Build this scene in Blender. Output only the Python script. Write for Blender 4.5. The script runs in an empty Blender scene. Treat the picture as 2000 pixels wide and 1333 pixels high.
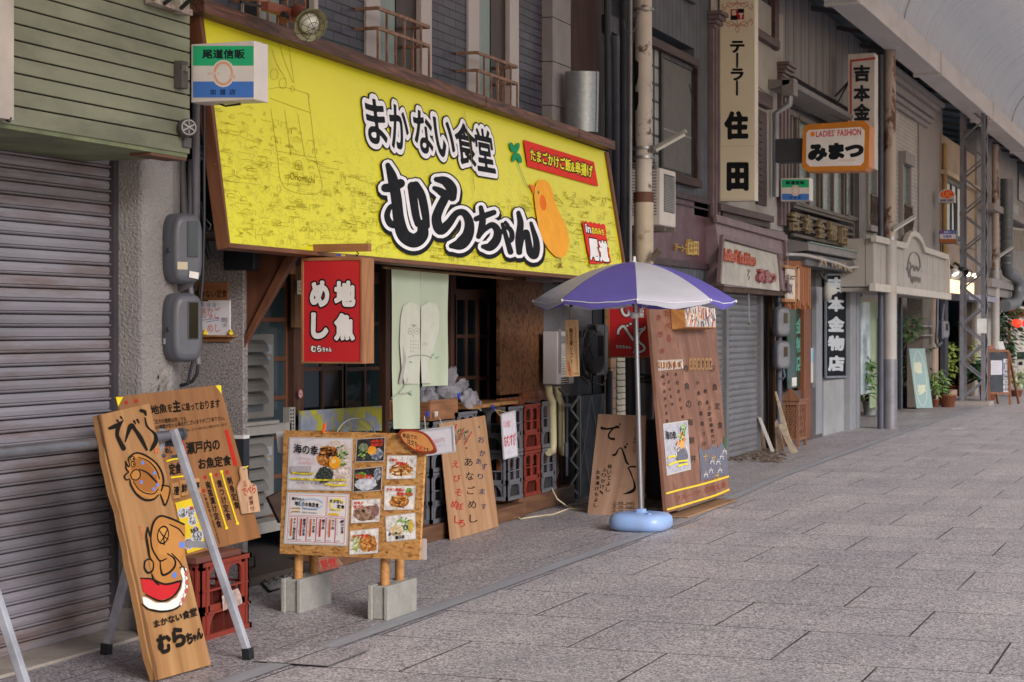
import bpy, math, random
import numpy as np
from mathutils import Vector, Matrix
random.seed(7); np.random.seed(7)
SC = bpy.context.scene; COL = SC.collection
R = math.radians
# ------------------------------------------------------------------ camera
F, HOR, CX, CAMH = 3700.0, 640.0, 1000.0, 1.6      # focal length and horizon in the 2000 px wide photograph
YAW = math.atan2(1400, F); S_, C_ = math.sin(YAW), math.cos(YAW)
cd = bpy.data.cameras.new('camera'); cam = bpy.data.objects.new('camera', cd); COL.objects.link(cam)
cd.sensor_width = 36; cd.lens = F/2000*36; cd.shift_y = -(666.5-HOR)/2000
cd.clip_start = .05; cd.clip_end = 1000
cd.dof.use_dof = True; cd.dof.focus_distance = 11.5; cd.dof.aperture_fstop = 9
cam.location = (0, 0, CAMH); cam.rotation_euler = (R(90), 0, YAW)
SC.camera = cam
# ------------------------------------------------------------------ light
SUN_EL, SUN_AZ = R(26), R(-36)        # azimuth of the sun measured from +X towards +Y
w = bpy.data.worlds.new('World'); SC.world = w; w.use_nodes = True
nt = w.node_tree; nt.nodes.clear()
sky = nt.nodes.new('ShaderNodeTexSky'); sky.sky_type = 'NISHITA'; sky.sun_disc = False
sky.sun_elevation = SUN_EL; sky.sun_rotation = R(90)-SUN_AZ
sky.air_density = 1.0; sky.dust_density = 1.5; sky.ozone_density = 2.0
bg = nt.nodes.new('ShaderNodeBackground'); bg.inputs[1].default_value = .095
wo = nt.nodes.new('ShaderNodeOutputWorld')
nt.links.new(sky.outputs[0], bg.inputs[0]); nt.links.new(bg.outputs[0], wo.inputs[0])
sl = bpy.data.lights.new('sun', 'SUN'); so = bpy.data.objects.new('sun', sl); COL.objects.link(so)
sl.energy = 2.2; sl.angle = R(24); sl.color = (1.0, .98, .985)
sd = Vector((math.cos(SUN_EL)*math.cos(SUN_AZ), math.cos(SUN_EL)*math.sin(SUN_AZ), math.sin(SUN_EL)))
so.rotation_euler = sd.to_track_quat('Z', 'Y').to_euler(); so.location = (20, -20, 30)
SC.view_settings.view_transform = 'Standard'; SC.view_settings.look = 'None'
SC.view_settings.exposure = 0.78; SC.view_settings.gamma = 1
SC.render.engine = 'CYCLES'
SC.cycles.use_denoising = True
SC.cycles.max_bounces = 6; SC.cycles.diffuse_bounces = 4; SC.cycles.glossy_bounces = 3
SC.cycles.transmission_bounces = 4; SC.cycles.transparent_max_bounces = 8
SC.cycles.sample_clamp_indirect = 6
# ------------------------------------------------------------------ from photograph measurements to places
def ray(x, y):
    a = (x-CX)/F; b = (HOR-y)/F
    return Vector((-S_+C_*a, C_+S_*a, b))
CP = Vector((0, 0, CAMH))
def aZ(x, y, z=0.):
    r = ray(x, y); return CP+r*((z-CAMH)/r.z)
def aX(x, y, X):
    r = ray(x, y); return CP+r*(X/r.x)
def aY(x, y, Y):
    r = ray(x, y); return CP+r*(Y/r.y)
def aD(x, y, d): return CP+ray(x, y)*d
def pl3(a, b, c):
    n = (b-a).cross(c-a).normalized()
    if n.dot(CP-a) < 0: n = -n
    return (a, n)
def plX(X): return (Vector((X, 0, 0)), Vector((1, 0, 0)))
def plY(Y): return (Vector((0, Y, 0)), Vector((0, -1, 0)))
def onpl(x, y, pl, w=0.):
    r = ray(x, y); p, n = pl
    return CP+r*(((p+n*w-CP).dot(n))/r.dot(n))
# ------------------------------------------------------------------ materials
def lin(h):
    h = h.lstrip('#'); o = []
    for i in (0, 2, 4):
        c = int(h[i:i+2], 16)/255
        o.append(c/12.92 if c <= .04045 else ((c+.055)/1.055)**2.4)
    return tuple(o)+(1.,)
MC = {}
class NT:
    def __init__(s, name):
        s.m = bpy.data.materials.new(name); s.m.use_nodes = True
        s.t = s.m.node_tree; s.t.nodes.clear()
        s.b = s.n('ShaderNodeBsdfPrincipled'); s.o = s.n('ShaderNodeOutputMaterial')
        s.l(s.b.outputs[0], s.o.inputs[0])
    def n(s, ty, **k):
        x = s.t.nodes.new(ty)
        for a, v in k.items():
            if a.startswith('i_'):
                key = a[2:]; key = int(key) if key.isdigit() else key.replace('_', ' ')
                if isinstance(v, bpy.types.NodeSocket): s.l(v, x.inputs[key])
                else: x.inputs[key].default_value = v
            else: setattr(x, a, v)
        return x
    def l(s, a, b): s.t.links.new(a, b)
    def co(s, scale=(1, 1, 1), kind='Object'):
        tc = s.n('ShaderNodeTexCoord')
        return s.n('ShaderNodeMapping', i_Vector=tc.outputs[kind], i_Scale=scale).outputs[0]
    def noise(s, v, sc, det=5, rough=.55, dist=0.):
        return s.n('ShaderNodeTexNoise', i_Vector=v, i_Scale=sc, i_Detail=det, i_Roughness=rough, i_Distortion=dist).outputs['Fac']
    def ramp(s, f, pts, interp='LINEAR'):
        r = s.n('ShaderNodeValToRGB', i_Fac=f); e = r.color_ramp; e.interpolation = interp
        while len(e.elements) < len(pts): e.elements.new(.5)
        for x, (p, c) in zip(e.elements, pts):
            x.position = p; x.color = c if not isinstance(c, (int, float)) else (c, c, c, 1)
        return r.outputs[0]
    def mix(s, f, a, b, mode='MIX'):
        x = s.n('ShaderNodeMix', data_type='RGBA', blend_type=mode)
        for sock, v in ((x.inputs[0], f), (x.inputs[6], a), (x.inputs[7], b)):
            if isinstance(v, bpy.types.NodeSocket): s.l(v, sock)
            else: sock.default_value = v
        return x.outputs[2]
    def math(s, op, a, b=0.):
        x = s.n('ShaderNodeMath', operation=op)
        for sock, v in ((x.inputs[0], a), (x.inputs[1], b)):
            if isinstance(v, bpy.types.NodeSocket): s.l(v, sock)
            else: sock.default_value = v
        return x.outputs[0]
    def bump(s, h, st, dist=.01):
        b = s.n('ShaderNodeBump', i_Height=h, i_Strength=st, i_Distance=dist)
        s.l(b.outputs[0], s.b.inputs['Normal'])
    def fin(s, col=None, rough=.6, metal=0., spec=.4, coat=0.):
        if col is not None:
            if isinstance(col, bpy.types.NodeSocket): s.l(col, s.b.inputs['Base Color'])
            else: s.b.inputs['Base Color'].default_value = col
        if isinstance(rough, bpy.types.NodeSocket): s.l(rough, s.b.inputs['Roughness'])
        else: s.b.inputs['Roughness'].default_value = rough
        s.b.inputs['Metallic'].default_value = metal
        s.b.inputs['Specular IOR Level'].default_value = spec
        s.b.inputs['Coat Weight'].default_value = coat
        return s.m
def sc4(c, k): return (min(1, c[0]*k), min(1, c[1]*k), min(1, c[2]*k), 1)
def pm(h, rough=.6, metal=0., var=.14, sc=3., bump=0., bsc=70., dirt=None, damt=.6, dsc=4., dthr=.55, dsoft=.12, st=(1, 1, 1), spec=.4, coat=0.):
    key = ('pm', h, rough, metal, var, sc, bump, bsc, dirt, damt, dsc, dthr, dsoft, st, spec, coat)
    if key in MC: return MC[key]
    s = NT('paint_'+h); v = s.co(st); c = lin(h)
    n = s.noise(v, sc, 6, .6)
    col = s.ramp(n, [(.28, sc4(c, 1-var*1.6)), (.72, sc4(c, 1+var))])
    if dirt:
        d = s.ramp(s.noise(v, dsc, 8, .68), [(dthr-dsoft, 0), (dthr+dsoft, damt)])
        col = s.mix(d, col, lin(dirt))
    if bump: s.bump(s.noise(s.co(), bsc, 4), bump, .01 if bump < .9 else .022)
    rr = s.ramp(s.noise(v, sc*2.3, 4), [(.3, max(.03, rough-.08)), (.7, min(1, rough+.1))])
    MC[key] = s.fin(col, rr, metal, spec, coat); return MC[key]
def wood(h1, h2, ax='Y', sc=1., rough=.55, knots=.0, stain=None, coat=0.):
    key = ('wood', h1, h2, ax, sc, rough, knots, stain, coat)
    if key in MC: return MC[key]
    s = NT('wood_'+h1)
    k = {'X': (.9, 14, 14), 'Y': (14, .9, 14), 'Z': (14, 14, .9)}[ax]
    v = s.co(tuple(a*sc for a in k))
    n = s.noise(v, 1.6, 8, .62, .6)
    col = s.ramp(n, [(.3, lin(h2)), (.5, tuple((a+b)/2 for a, b in zip(lin(h1), lin(h2)))), (.68, lin(h1))])
    k2 = {'X': (.7, 5, 5), 'Y': (5, .7, 5), 'Z': (5, 5, .7)}[ax]
    w2 = s.n('ShaderNodeTexWave', i_Vector=s.co(tuple(a*sc for a in k2)), i_Scale=1.3, i_Distortion=9., i_Detail=3., i_Detail_Scale=.9, bands_direction='DIAGONAL').outputs['Fac']
    col = s.mix(s.ramp(w2, [(.0, .45), (.35, 0)]), col, sc4(lin(h2), .8))
    if knots:
        vo = s.n('ShaderNodeTexVoronoi', i_Vector=s.co({'X': (1.2, 5, 5), 'Y': (5, 1.2, 5), 'Z': (5, 5, 1.2)}[ax]), i_Scale=1.1).outputs['Distance']
        col = s.mix(s.ramp(vo, [(.03, knots), (.09, 0)]), col, sc4(lin(h2), .45))
    big = s.noise(s.co(), 2.2, 3)
    col = s.mix(s.ramp(big, [(.35, .25), (.65, 0)]), col, sc4(lin(h2), .75))
    if stain: col = s.mix(s.ramp(s.noise(s.co(), 3, 8, .7), [(.52, 0), (.66, .6)]), col, lin(stain))
    s.bump(n, .25, .004)
    MC[key] = s.fin(col, rough, 0, .35, coat); return MC[key]
def osb(h1, h2, h3, rough=.6, k=1.):
    key = ('osb', h1, h2, h3, k)
    if key in MC: return MC[key]
    s = NT('osb'); v = s.co(); 
    warp = s.n('ShaderNodeTexNoise', i_Vector=v, i_Scale=6., i_Detail=3.)
    vv = s.n('ShaderNodeVectorMath', operation='MULTIPLY_ADD', i_0=warp.outputs['Color'], i_1=(.06, .06, .06), i_2=v).outputs[0]
    def fl(rz, sx, sy):
        m = s.n('ShaderNodeMapping', i_Vector=vv, i_Rotation=(0, rz*.3, rz), i_Scale=(sx, sy, (sx+sy)/2))
        return s.n('ShaderNodeTexVoronoi', i_Vector=m.outputs[0], i_Scale=1.).outputs['Color']
    a = fl(.5, 22*k, 80*k); b = fl(-.9, 22*k, 80*k); 
    pick = s.ramp(s.noise(v, 22*k, 2), [(.47, 0), (.53, 1)])
    f = s.n('ShaderNodeSeparateColor', i_Color=s.mix(pick, a, b)).outputs[0]
    col = s.ramp(f, [(0, lin(h3)), (.16, lin(h2)), (.6, lin(h1)), (1, sc4(lin(h1), 1.15))])
    s.bump(f, .3, .003)
    MC[key] = s.fin(col, rough, 0, .3); return MC[key]
def glass(h='1a2226', rough=.06):
    key = ('glass', h)
    if key in MC: return MC[key]
    s = NT('glass'); n = s.noise(s.co(), 1.5, 3)
    MC[key] = s.fin(s.ramp(n, [(.3, sc4(lin(h), .7)), (.7, sc4(lin(h), 1.3))]), rough, 0, .28); return MC[key]
def emit(h, st):
    key = ('emit', h, st)
    if key in MC: return MC[key]
    s = NT('lit'); s.b.inputs['Emission Color'].default_value = lin(h); s.b.inputs['Emission Strength'].default_value = st
    MC[key] = s.fin(lin(h), .5); return MC[key]
def speck(name, hs, sc=95., bump=.3, grooves=None, warm=None):
    s = NT(name); v = s.co()
    a = s.noise(v, sc*.85, 3, .75)
    vo = s.n('ShaderNodeTexVoronoi', i_Vector=v, i_Scale=sc*1.1).outputs['Color']
    f = s.n('ShaderNodeSeparateColor', i_Color=vo).outputs[0]
    f = s.math('ADD', s.math('MULTIPLY', a, .8), s.math('MULTIPLY', f, .42))
    col = s.ramp(f, [(.38, lin(hs[0])), (.54, lin(hs[1])), (.66, lin(hs[2])), (.8, lin(hs[3]))])
    big = s.noise(v, 1.1, 6, .6)
    col = s.mix(1., col, s.ramp(big, [(.3, (.80, .80, .82, 1)), (.7, (1.08, 1.06, 1.04, 1))]), 'MULTIPLY')
    if warm:
        col = s.mix(s.ramp(s.noise(v, .9, 4, .5), [(.66, 0), (.74, .35)]), col, lin(warm))
    gum = s.n('ShaderNodeTexVoronoi', i_Vector=v, i_Scale=2.3, i_Randomness=1.).outputs['Distance']
    col = s.mix(s.math('MULTIPLY', s.ramp(gum, [(.035, .5), (.06, 0)]), s.ramp(s.noise(v, 1.7, 2), [(.5, 0), (.55, 1)])), col, lin('3c393a'))
    sp = s.ramp(s.noise(v, 2.6, 9, .75), [(.55, 0), (.72, .35)])
    col = s.mix(sp, col, lin(hs[0]))
    # worn wheel tracks / dirt streaks along the street
    tr = s.noise(s.co((1.6, .12, 1)), 2.2, 4, .6)
    col = s.mix(1., col, s.ramp(tr, [(.35, (.88, .88, .90, 1)), (.6, (1, 1, 1, 1))]), 'MULTIPLY')
    h = a
    if grooves:
        bw, rh, ox, oy, mo = grooves
        mp = s.n('ShaderNodeMapping', i_Vector=s.n('ShaderNodeTexCoord').outputs['Object'], i_Location=(ox, oy, 0))
        def brick(m_):
            b = s.n('ShaderNodeTexBrick', i_Vector=mp.outputs[0], i_Scale=1., i_Mortar_Size=m_, i_Mortar_Smooth=.1, i_Brick_Width=bw, i_Row_Height=rh)
            b.offset = .5; b.inputs['Color1'].default_value = (.92, .92, .93, 1); b.inputs['Color2'].default_value = (1.03, 1.03, 1.02, 1)
            b.inputs['Mortar'].default_value = (1, 1, 1, 1); return b
        b = brick(mo)
        col = s.mix(1., col, b.outputs['Color'], 'MULTIPLY')
        gap = s.ramp(s.noise(v, 1.4, 3), [(.3, .6), (.5, 1.)])
        col = s.mix(s.math('MULTIPLY', b.outputs['Fac'], gap), col, lin('2b2527'))
        h = s.math('SUBTRACT', a, s.math('MULTIPLY', b.outputs['Fac'], 3.))
    s.bump(h, bump, .006)
    rr = s.ramp(s.noise(v, 30, 4), [(.3, .38), (.7, .62)])
    return s.fin(col, rr, 0, .45)
def tiles(name, h, hm, bw, rh, mo, ax, var=.18, bump=.5, rough=.5, off=.5):
    s = NT(name); tc = s.n('ShaderNodeTexCoord').outputs['Object']
    sep = s.n('ShaderNodeSeparateXYZ', i_Vector=tc)
    cmb = s.n('ShaderNodeCombineXYZ', i_0=sep.outputs[ax], i_1=sep.outputs[2])
    c = lin(h)
    b = s.n('ShaderNodeTexBrick', i_Vector=cmb.outputs[0], i_Scale=1., i_Mortar_Size=mo, i_Mortar_Smooth=.2, i_Brick_Width=bw, i_Row_Height=rh)
    b.offset = off
    b.inputs['Color1'].default_value = sc4(c, 1-var); b.inputs['Color2'].default_value = sc4(c, 1+var); b.inputs['Mortar'].default_value = lin(hm)
    n = s.noise(tc, 2.5, 7, .65)
    col = s.mix(1., b.outputs['Color'], s.ramp(n, [(.3, (.72, .72, .72, 1)), (.7, (1.1, 1.1, 1.1, 1))]), 'MULTIPLY')
    s.bump(s.math('SUBTRACT', s.math('MULTIPLY', s.noise(tc, 40, 3), .3), b.outputs['Fac']), bump, .006)
    return s.fin(col, rough, 0, .4)
# ------------------------------------------------------------------ objects
def props(o, label=None, cat=None, group=None, kind=None):
    if label: o['label'] = label
    if cat: o['category'] = cat
    if group: o['group'] = group
    if kind: o['kind'] = kind
def thing(name, label, cat, base=(0, 0, 0), frame=None, group=None):
    o = bpy.data.objects.new(name, None); COL.objects.link(o)
    o.matrix_world = frame if frame is not None else Matrix.Translation(Vector(base))
    o['frame'] = [c for r_ in o.matrix_world for c in r_]
    o.empty_display_size = .1
    props(o, label, cat, group); return o
def frame_of(o):
    f = o['frame']; return Matrix([f[0:4], f[4:8], f[8:12], f[12:16]])
class MB:
    """collects faces in world coordinates and links them as ONE mesh object"""
    def __init__(s, mat=None):
        s.v = []; s.f = []; s.mi = []; s.mats = []; s.sm = []; s.c = 0; s.smooth = False
        if mat: s.m(mat)
    def m(s, mat):
        if mat not in s.mats: s.mats.append(mat)
        s.c = s.mats.index(mat); return s
    def add(s, vs, fs):
        o = len(s.v); s.v += [Vector(p) for p in vs]
        for f in fs:
            s.f.append([i+o for i in f]); s.mi.append(s.c); s.sm.append(s.smooth)
        return s
    def poly(s, pts): return s.add(pts, [list(range(len(pts)))])
    def hexa(s, p):
        return s.add(p, [(0, 3, 2, 1), (4, 5, 6, 7), (0, 1, 5, 4), (1, 2, 6, 5), (2, 3, 7, 6), (3, 0, 4, 7)])
    def box(s, x0, x1, y0, y1, z0, z1):
        x0, x1 = sorted((x0, x1)); y0, y1 = sorted((y0, y1)); z0, z1 = sorted((z0, z1))
        return s.hexa([(x0, y0, z0), (x1, y0, z0), (x1, y1, z0), (x0, y1, z0), (x0, y0, z1), (x1, y0, z1), (x1, y1, z1), (x0, y1, z1)])
    def prism(s, pts, vec):
        pts = [Vector(p) for p in pts]; n = len(pts); vec = Vector(vec)
        nn = Vector((0, 0, 0))
        for i in range(n): nn += (pts[i]-pts[0]).cross(pts[(i+1) % n]-pts[0])
        if nn.dot(vec) > 0: pts = pts[::-1]
        q = [p+vec for p in pts]
        fs = [list(range(n)), list(range(2*n-1, n-1, -1))]+[(i, i+n, (i+1) % n+n, (i+1) % n) for i in range(n)]
        return s.add(pts+q, fs)
    def bar(s, a, b, wx, wy, up=(0, 0, 1)):
        a = Vector(a); b = Vector(b); d = (b-a).normalized(); up = Vector(up)
        if abs(d.dot(up)) > .95: up = Vector((1, 0, 0))
        x = d.cross(up).normalized()*wx/2; y = x.cross(d).normalized()*wy/2
        return s.hexa([a-x-y, a+x-y, a+x+y, a-x+y, b-x-y, b+x-y, b+x+y, b-x+y])
    def tube(s, pts, r, n=10, caps=True, smooth=True):
        pts = [Vector(p) for p in pts]; k = len(pts)
        rs = r if isinstance(r, (list, tuple)) else [r]*k
        t0 = (pts[1]-pts[0]).normalized(); u = t0.orthogonal().normalized(); vs = []
        for i, p in enumerate(pts):
            t = (pts[min(i+1, k-1)]-pts[max(i-1, 0)]).normalized()
            u = (u-t*u.dot(t)).normalized(); w_ = t.cross(u)
            vs += [p+(u*math.cos(a)+w_*math.sin(a))*rs[i] for a in [2*math.pi*j/n for j in range(n)]]
        fs = [(i*n+j, i*n+(j+1) % n, (i+1)*n+(j+1) % n, (i+1)*n+j) for i in range(k-1) for j in range(n)]
        sv = s.smooth; s.smooth = smooth; s.add(vs, fs); s.smooth = sv
        if caps: s.add(vs, [list(range(n))[::-1], list(range((k-1)*n, k*n))])
        return s
    def lathe(s, prof, c, ax=(0, 0, 1), n=24, smooth=True, sq=0.):
        ax = Vector(ax).normalized(); u = Vector((1, 0, 0)) if abs(ax.z) > .9 else ax.orthogonal().normalized(); w_ = ax.cross(u); c = Vector(c); vs = []
        for r, z in prof:
            for j in range(n):
                a = 2*math.pi*j/n; k = 1.
                if sq: k = 1/(abs(math.cos(a))**(2+sq)+abs(math.sin(a))**(2+sq))**(1/(2+sq))
                vs.append(c+ax*z+(u*math.cos(a)+w_*math.sin(a))*r*k)
        k = len(prof)
        fs = [(i*n+j, i*n+(j+1) % n, (i+1)*n+(j+1) % n, (i+1)*n+j) for i in range(k-1) for j in range(n)]
        sv = s.smooth; s.smooth = smooth; s.add(vs, fs); s.smooth = sv
        return s
    def out(s, name, par=None, label=None, cat=None, group=None, kind=None, bev=0., frame=None, base=None):
        if par is not None: M = frame_of(par)
        elif frame is not None: M = frame
        else:
            if base is None:
                xs = [p.x for p in s.v]; ys = [p.y for p in s.v]; zs = [p.z for p in s.v]
                base = ((min(xs)+max(xs))/2, (min(ys)+max(ys))/2, min(zs))
            M = Matrix.Translation(Vector(base))
        Mi = M.inverted()
        me = bpy.data.meshes.new(name); me.from_pydata([Mi @ p for p in s.v], [], s.f)
        for mt in s.mats: me.materials.append(mt)
        me.polygons.foreach_set('material_index', s.mi); me.polygons.foreach_set('use_smooth', s.sm)
        me.update()
        o = bpy.data.objects.new(name, me); COL.objects.link(o)
        if par is not None:
            o.parent = par
            o['frame'] = par['frame']
        else:
            o.matrix_world = M; o['frame'] = [c for r_ in M for c in r_]
        if bev:
            b = o.modifiers.new('bevel', 'BEVEL'); b.width = bev; b.segments = 2; b.limit_method = 'ANGLE'; b.angle_limit = R(40)
        props(o, label, cat, group, kind); return o
def dup(root, off, label=None):
    c = root.copy(); COL.objects.link(c); c.matrix_world = Matrix.Translation(Vector(off)) @ frame_of(root)
    if label: c['label'] = label
    for ch in root.children:
        d = ch.copy(); COL.objects.link(d); d.parent = c
        for g in ch.children:
            e = g.copy(); COL.objects.link(e); e.parent = d
    return c
def cat_rom(pts, n=6):
    P = [np.array(p, float) for p in pts]; P = [2*P[0]-P[1]]+P+[2*P[-1]-P[-2]]; o = []
    for i in range(1, len(P)-2):
        for k in range(n):
            t = k/n; a, b, c, d = P[i-1:i+3]
            o.append(.5*((2*b)+(-a+c)*t+(2*a-5*b+4*c-d)*t*t+(-a+3*b-3*c+d)*t**3))
    o.append(P[-2]); return o
# facade helpers: true rectangles on a plane facing the street (X) or facing the camera end (Y)
def YX(px, X): return aX(px, 640, X).y
def zX(px, py, X): return aX(px, py, X).z
def fbox(b, X, p0, p1, yt, yb, t=.05, ref=None):
    rp = p0 if ref is None else ref
    z1 = zX(rp, yt, X) if yt is not None else 6.4
    z0 = zX(rp, yb, X) if yb is not None else 0.
    return b.box(X-t, X, YX(p0, X), YX(p1, X), z0, z1)
def gbox(b, Y, p0, p1, yt, yb, t=.05):
    a = aY(p0, yt, Y); c = aY(p1, yb, Y)
    return b.box(a.x, c.x, Y, Y+t, c.z, a.z)
# ------------------------------------------------------------------ lettering
GC = {}
def glyph(ch):
    if ch in GC: return GC[ch]
    cu = bpy.data.curves.new('g', 'FONT'); cu.body = ch; cu.size = 1; cu.resolution_u = 4
    o = bpy.data.objects.new('g', cu); COL.objects.link(o)
    dg = bpy.context.evaluated_depsgraph_get(); me = bpy.data.meshes.new_from_object(o.evaluated_get(dg))
    V = np.array([(v.co.x, v.co.y) for v in me.vertices], float).reshape(-1, 2)
    Fc = [list(p.vertices) for p in me.polygons]; cnt = {}
    for f in Fc:
        for i in range(len(f)):
            e = tuple(sorted((f[i], f[(i+1) % len(f)]))); cnt[e] = cnt.get(e, 0)+1
    E = [e for e, k in cnt.items() if k == 1]
    bpy.data.objects.remove(o); bpy.data.curves.remove(cu); bpy.data.meshes.remove(me)
    adv = (V[:, 0].max()+.06 if len(V) else .35) if ord(ch) < 0x2000 else 1.0
    GC[ch] = (V, Fc, E, adv); return GC[ch]
def layout(txt, vert=False, gap=0.):
    V = []; Fc = []; Sg = []; x = y = 0.; line = 0
    for ch in txt:
        if ch == '\n':
            line += 1
            if vert: x = -line*1.15; y = 0
            else: x = 0; y = -line*1.15
            continue
        if vert and ch == 'ー': ch = '｜'
        g, f, e, adv = glyph(ch)
        if len(g):
            n = sum(len(a) for a in V); P = g+np.array([x, y]); V.append(P)
            Fc += [[i+n for i in q] for q in f]; Sg += [(P[a], P[b]) for a, b in e]
        if vert: y -= 1.0+gap
        else: x += adv+gap
    return np.concatenate(V), Fc, Sg
SD = {}
def sdf(txt, vert, gap, res):
    key = (txt, vert, gap, res)
    if key in SD: return SD[key]
    V, _, Sg = layout(txt, vert, gap)
    lo, hi = V.min(0), V.max(0); pad = .3
    nx = int((hi[0]-lo[0]+2*pad)*res)+1; ny = int((hi[1]-lo[1]+2*pad)*res)+1
    xs = lo[0]-pad+np.arange(nx)/res; ys = lo[1]-pad+np.arange(ny)/res
    A = np.array([a for a, b in Sg]); B = np.array([b for a, b in Sg]); D = B-A; L2 = (D**2).sum(1)+1e-12
    phi = np.empty((ny, nx))
    for j, yy in enumerate(ys):
        px = xs[:, None]; t = np.clip(((px-A[:, 0])*D[:, 0]+(yy-A[:, 1])*D[:, 1])/L2, 0, 1)
        d = np.sqrt(((px-A[:, 0]-t*D[:, 0])**2+(yy-A[:, 1]-t*D[:, 1])**2).min(1))
        cr = (A[:, 1] > yy) != (B[:, 1] > yy)
        xi = A[cr, 0]+(yy-A[cr, 1])*D[cr, 0]/D[cr, 1]
        ins = ((xi[None, :] > px).sum(1) % 2) == 1
        phi[j] = np.where(ins, -d, d)
    SD[key] = (xs, ys, phi, lo, hi); return SD[key]
def fatten(txt, vert, gap, res, lev):
    xs, ys, phi, lo, hi = sdf(txt, vert, gap, res); p = phi-lev; V = []; Fc = []
    ny, nx = p.shape
    def q(pts):
        n = len(V); V.extend(pts); Fc.append(list(range(n, n+len(pts))))
    for j in range(ny-1):
        i = 0
        r0, r1 = p[j], p[j+1]
        while i < nx-1:
            c = (r0[i], r0[i+1], r1[i+1], r1[i])
            if min(c) >= 0: i += 1; continue
            if max(c) < 0:
                k = i
                while k < nx-1 and max(r0[k], r0[k+1], r1[k], r1[k+1]) < 0: k += 1
                q([(xs[i], ys[j]), (xs[k], ys[j]), (xs[k], ys[j+1]), (xs[i], ys[j+1])]); i = k; continue
            P = ((xs[i], ys[j]), (xs[i+1], ys[j]), (xs[i+1], ys[j+1]), (xs[i], ys[j+1])); o = []
            for a in range(4):
                b = (a+1) % 4
                if c[a] < 0: o.append(P[a])
                if (c[a] < 0) != (c[b] < 0):
                    t = c[a]/(c[a]-c[b]); o.append((P[a][0]+t*(P[b][0]-P[a][0]), P[a][1]+t*(P[b][1]-P[a][1])))
            if len(o) > 2: q(o)
            i += 1
    return V, Fc, lo, hi
def quad4(q):
    if len(q) == 4 and not isinstance(q[0], (tuple, list)):
        x0, y0, x1, y1 = q; return [(x0, y0), (x1, y0), (x1, y1), (x0, y1)]
    return q
class Deco:
    """painted writing and drawings on a flat face: places read off the photograph, put on the face's own plane"""
    def __init__(s, pl, w0=.0012, crop=None):
        s.pl = pl; s.w = w0; s.b = MB(); s.crop = crop or (0, 0, 1.)
    def z(s, *c): s.crop = c; return s
    def P(s, x, y, w=0.): return onpl(s.crop[0]+x/s.crop[2], s.crop[1]+y/s.crop[2], s.pl, s.w+w)
    def nx(s): s.w += .00006
    def _m(s, c): s.b.m(c if not isinstance(c, str) else pm(c, .8, var=.06, sc=8., spec=.15))
    def _put(s, V, Fc, lo, hi, q, flip=False):
        q = quad4(q); (a, b, c, d) = [np.array(p, float) for p in q]
        o = []
        for x, y in V:
            u = (x-lo[0])/max(1e-6, hi[0]-lo[0]); v = (hi[1]-y)/max(1e-6, hi[1]-lo[1])
            p = (a*(1-u)+b*u)*(1-v)+(d*(1-u)+c*u)*v; o.append(s.P(p[0], p[1]))
        s.b.add(o, Fc); s.nx()
    def text(s, t, q, col, vert=False, bold=0., gap=0., res=36):
        s._m(col)
        if bold:
            V, Fc, lo, hi = fatten(t, vert, gap, res, bold)
            s._put(V, Fc, lo-bold*.6, hi+bold*.6, q)
        else:
            V, Fc, _ = layout(t, vert, gap); s._put(V, Fc, V.min(0), V.max(0), q)
        return s
    def rim(s, items, levels, vert=False, gap=0., res=40):
        """items (text, quad) drawn with every outline of all items under every fill; levels (grow, colour), widest first"""
        for lev, col in levels:
            for t, q in items:
                s._m(col); V, Fc, lo, hi = fatten(t, vert, gap, res, lev); s._put(V, Fc, lo, hi, q)
        return s
    def poly(s, pts, col):
        s._m(col); s.b.poly([s.P(*p) for p in pts]); s.nx(); return s
    def rect(s, x0, y0, x1, y1, col): return s.poly([(x0, y0), (x1, y0), (x1, y1), (x0, y1)], col)
    def ell(s, x, y, rx, ry, col, rot=0., jit=0., n=20):
        p = []
        for i in range(n):
            a = 2*math.pi*i/n; k = 1+random.uniform(-jit, jit); u = rx*k*math.cos(a); v = ry*k*math.sin(a)
            p.append((x+u*math.cos(rot)-v*math.sin(rot), y+u*math.sin(rot)+v*math.cos(rot)))
        return s.poly(p, col)
    def stroke(s, pts, wd, col, sm=6, closed=False, taper=True):
        s._m(col); pts = [tuple(p) for p in pts]
        ws = list(wd) if isinstance(wd, (list, tuple)) else [wd]*len(pts)
        if closed: pts = pts+[pts[0]]; ws = ws+[ws[0]]
        Q = cat_rom([(p[0], p[1], w_) for p, w_ in zip(pts, ws)], sm) if len(pts) > 2 and sm > 1 else [np.array((p[0], p[1], w_), float) for p, w_ in zip(pts, ws)]
        if taper and not closed:      # rounded ends
            for end in (0, -1):
                a = Q[end]; b = Q[1] if end == 0 else Q[-2]
                d = a[:2]-b[:2]; d = d/(np.linalg.norm(d)+1e-9)
                ex = [np.array((*(a[:2]+d*a[2]*.25), a[2]*.86)), np.array((*(a[:2]+d*a[2]*.45), a[2]*.35))]
                Q = ex[::-1]+Q if end == 0 else Q+ex
        L = []; k = len(Q)
        for i in range(k):
            d = Q[min(i+1, k-1)][:2]-Q[max(i-1, 0)][:2]; d = d/(np.linalg.norm(d)+1e-9); n = np.array((-d[1], d[0]))*max(.02, Q[i][2])/2
            L += [s.P(*(Q[i][:2]+n), 1.2e-5*i), s.P(*(Q[i][:2]-n), 1.2e-5*i)]
        s.b.add(L, [(2*i, 2*i+1, 2*i+3, 2*i+2) for i in range(k-1)]); s.nx(); return s
    def out(s, name='lettering', par=None, **k): return s.b.out(name, par, **k)
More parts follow.
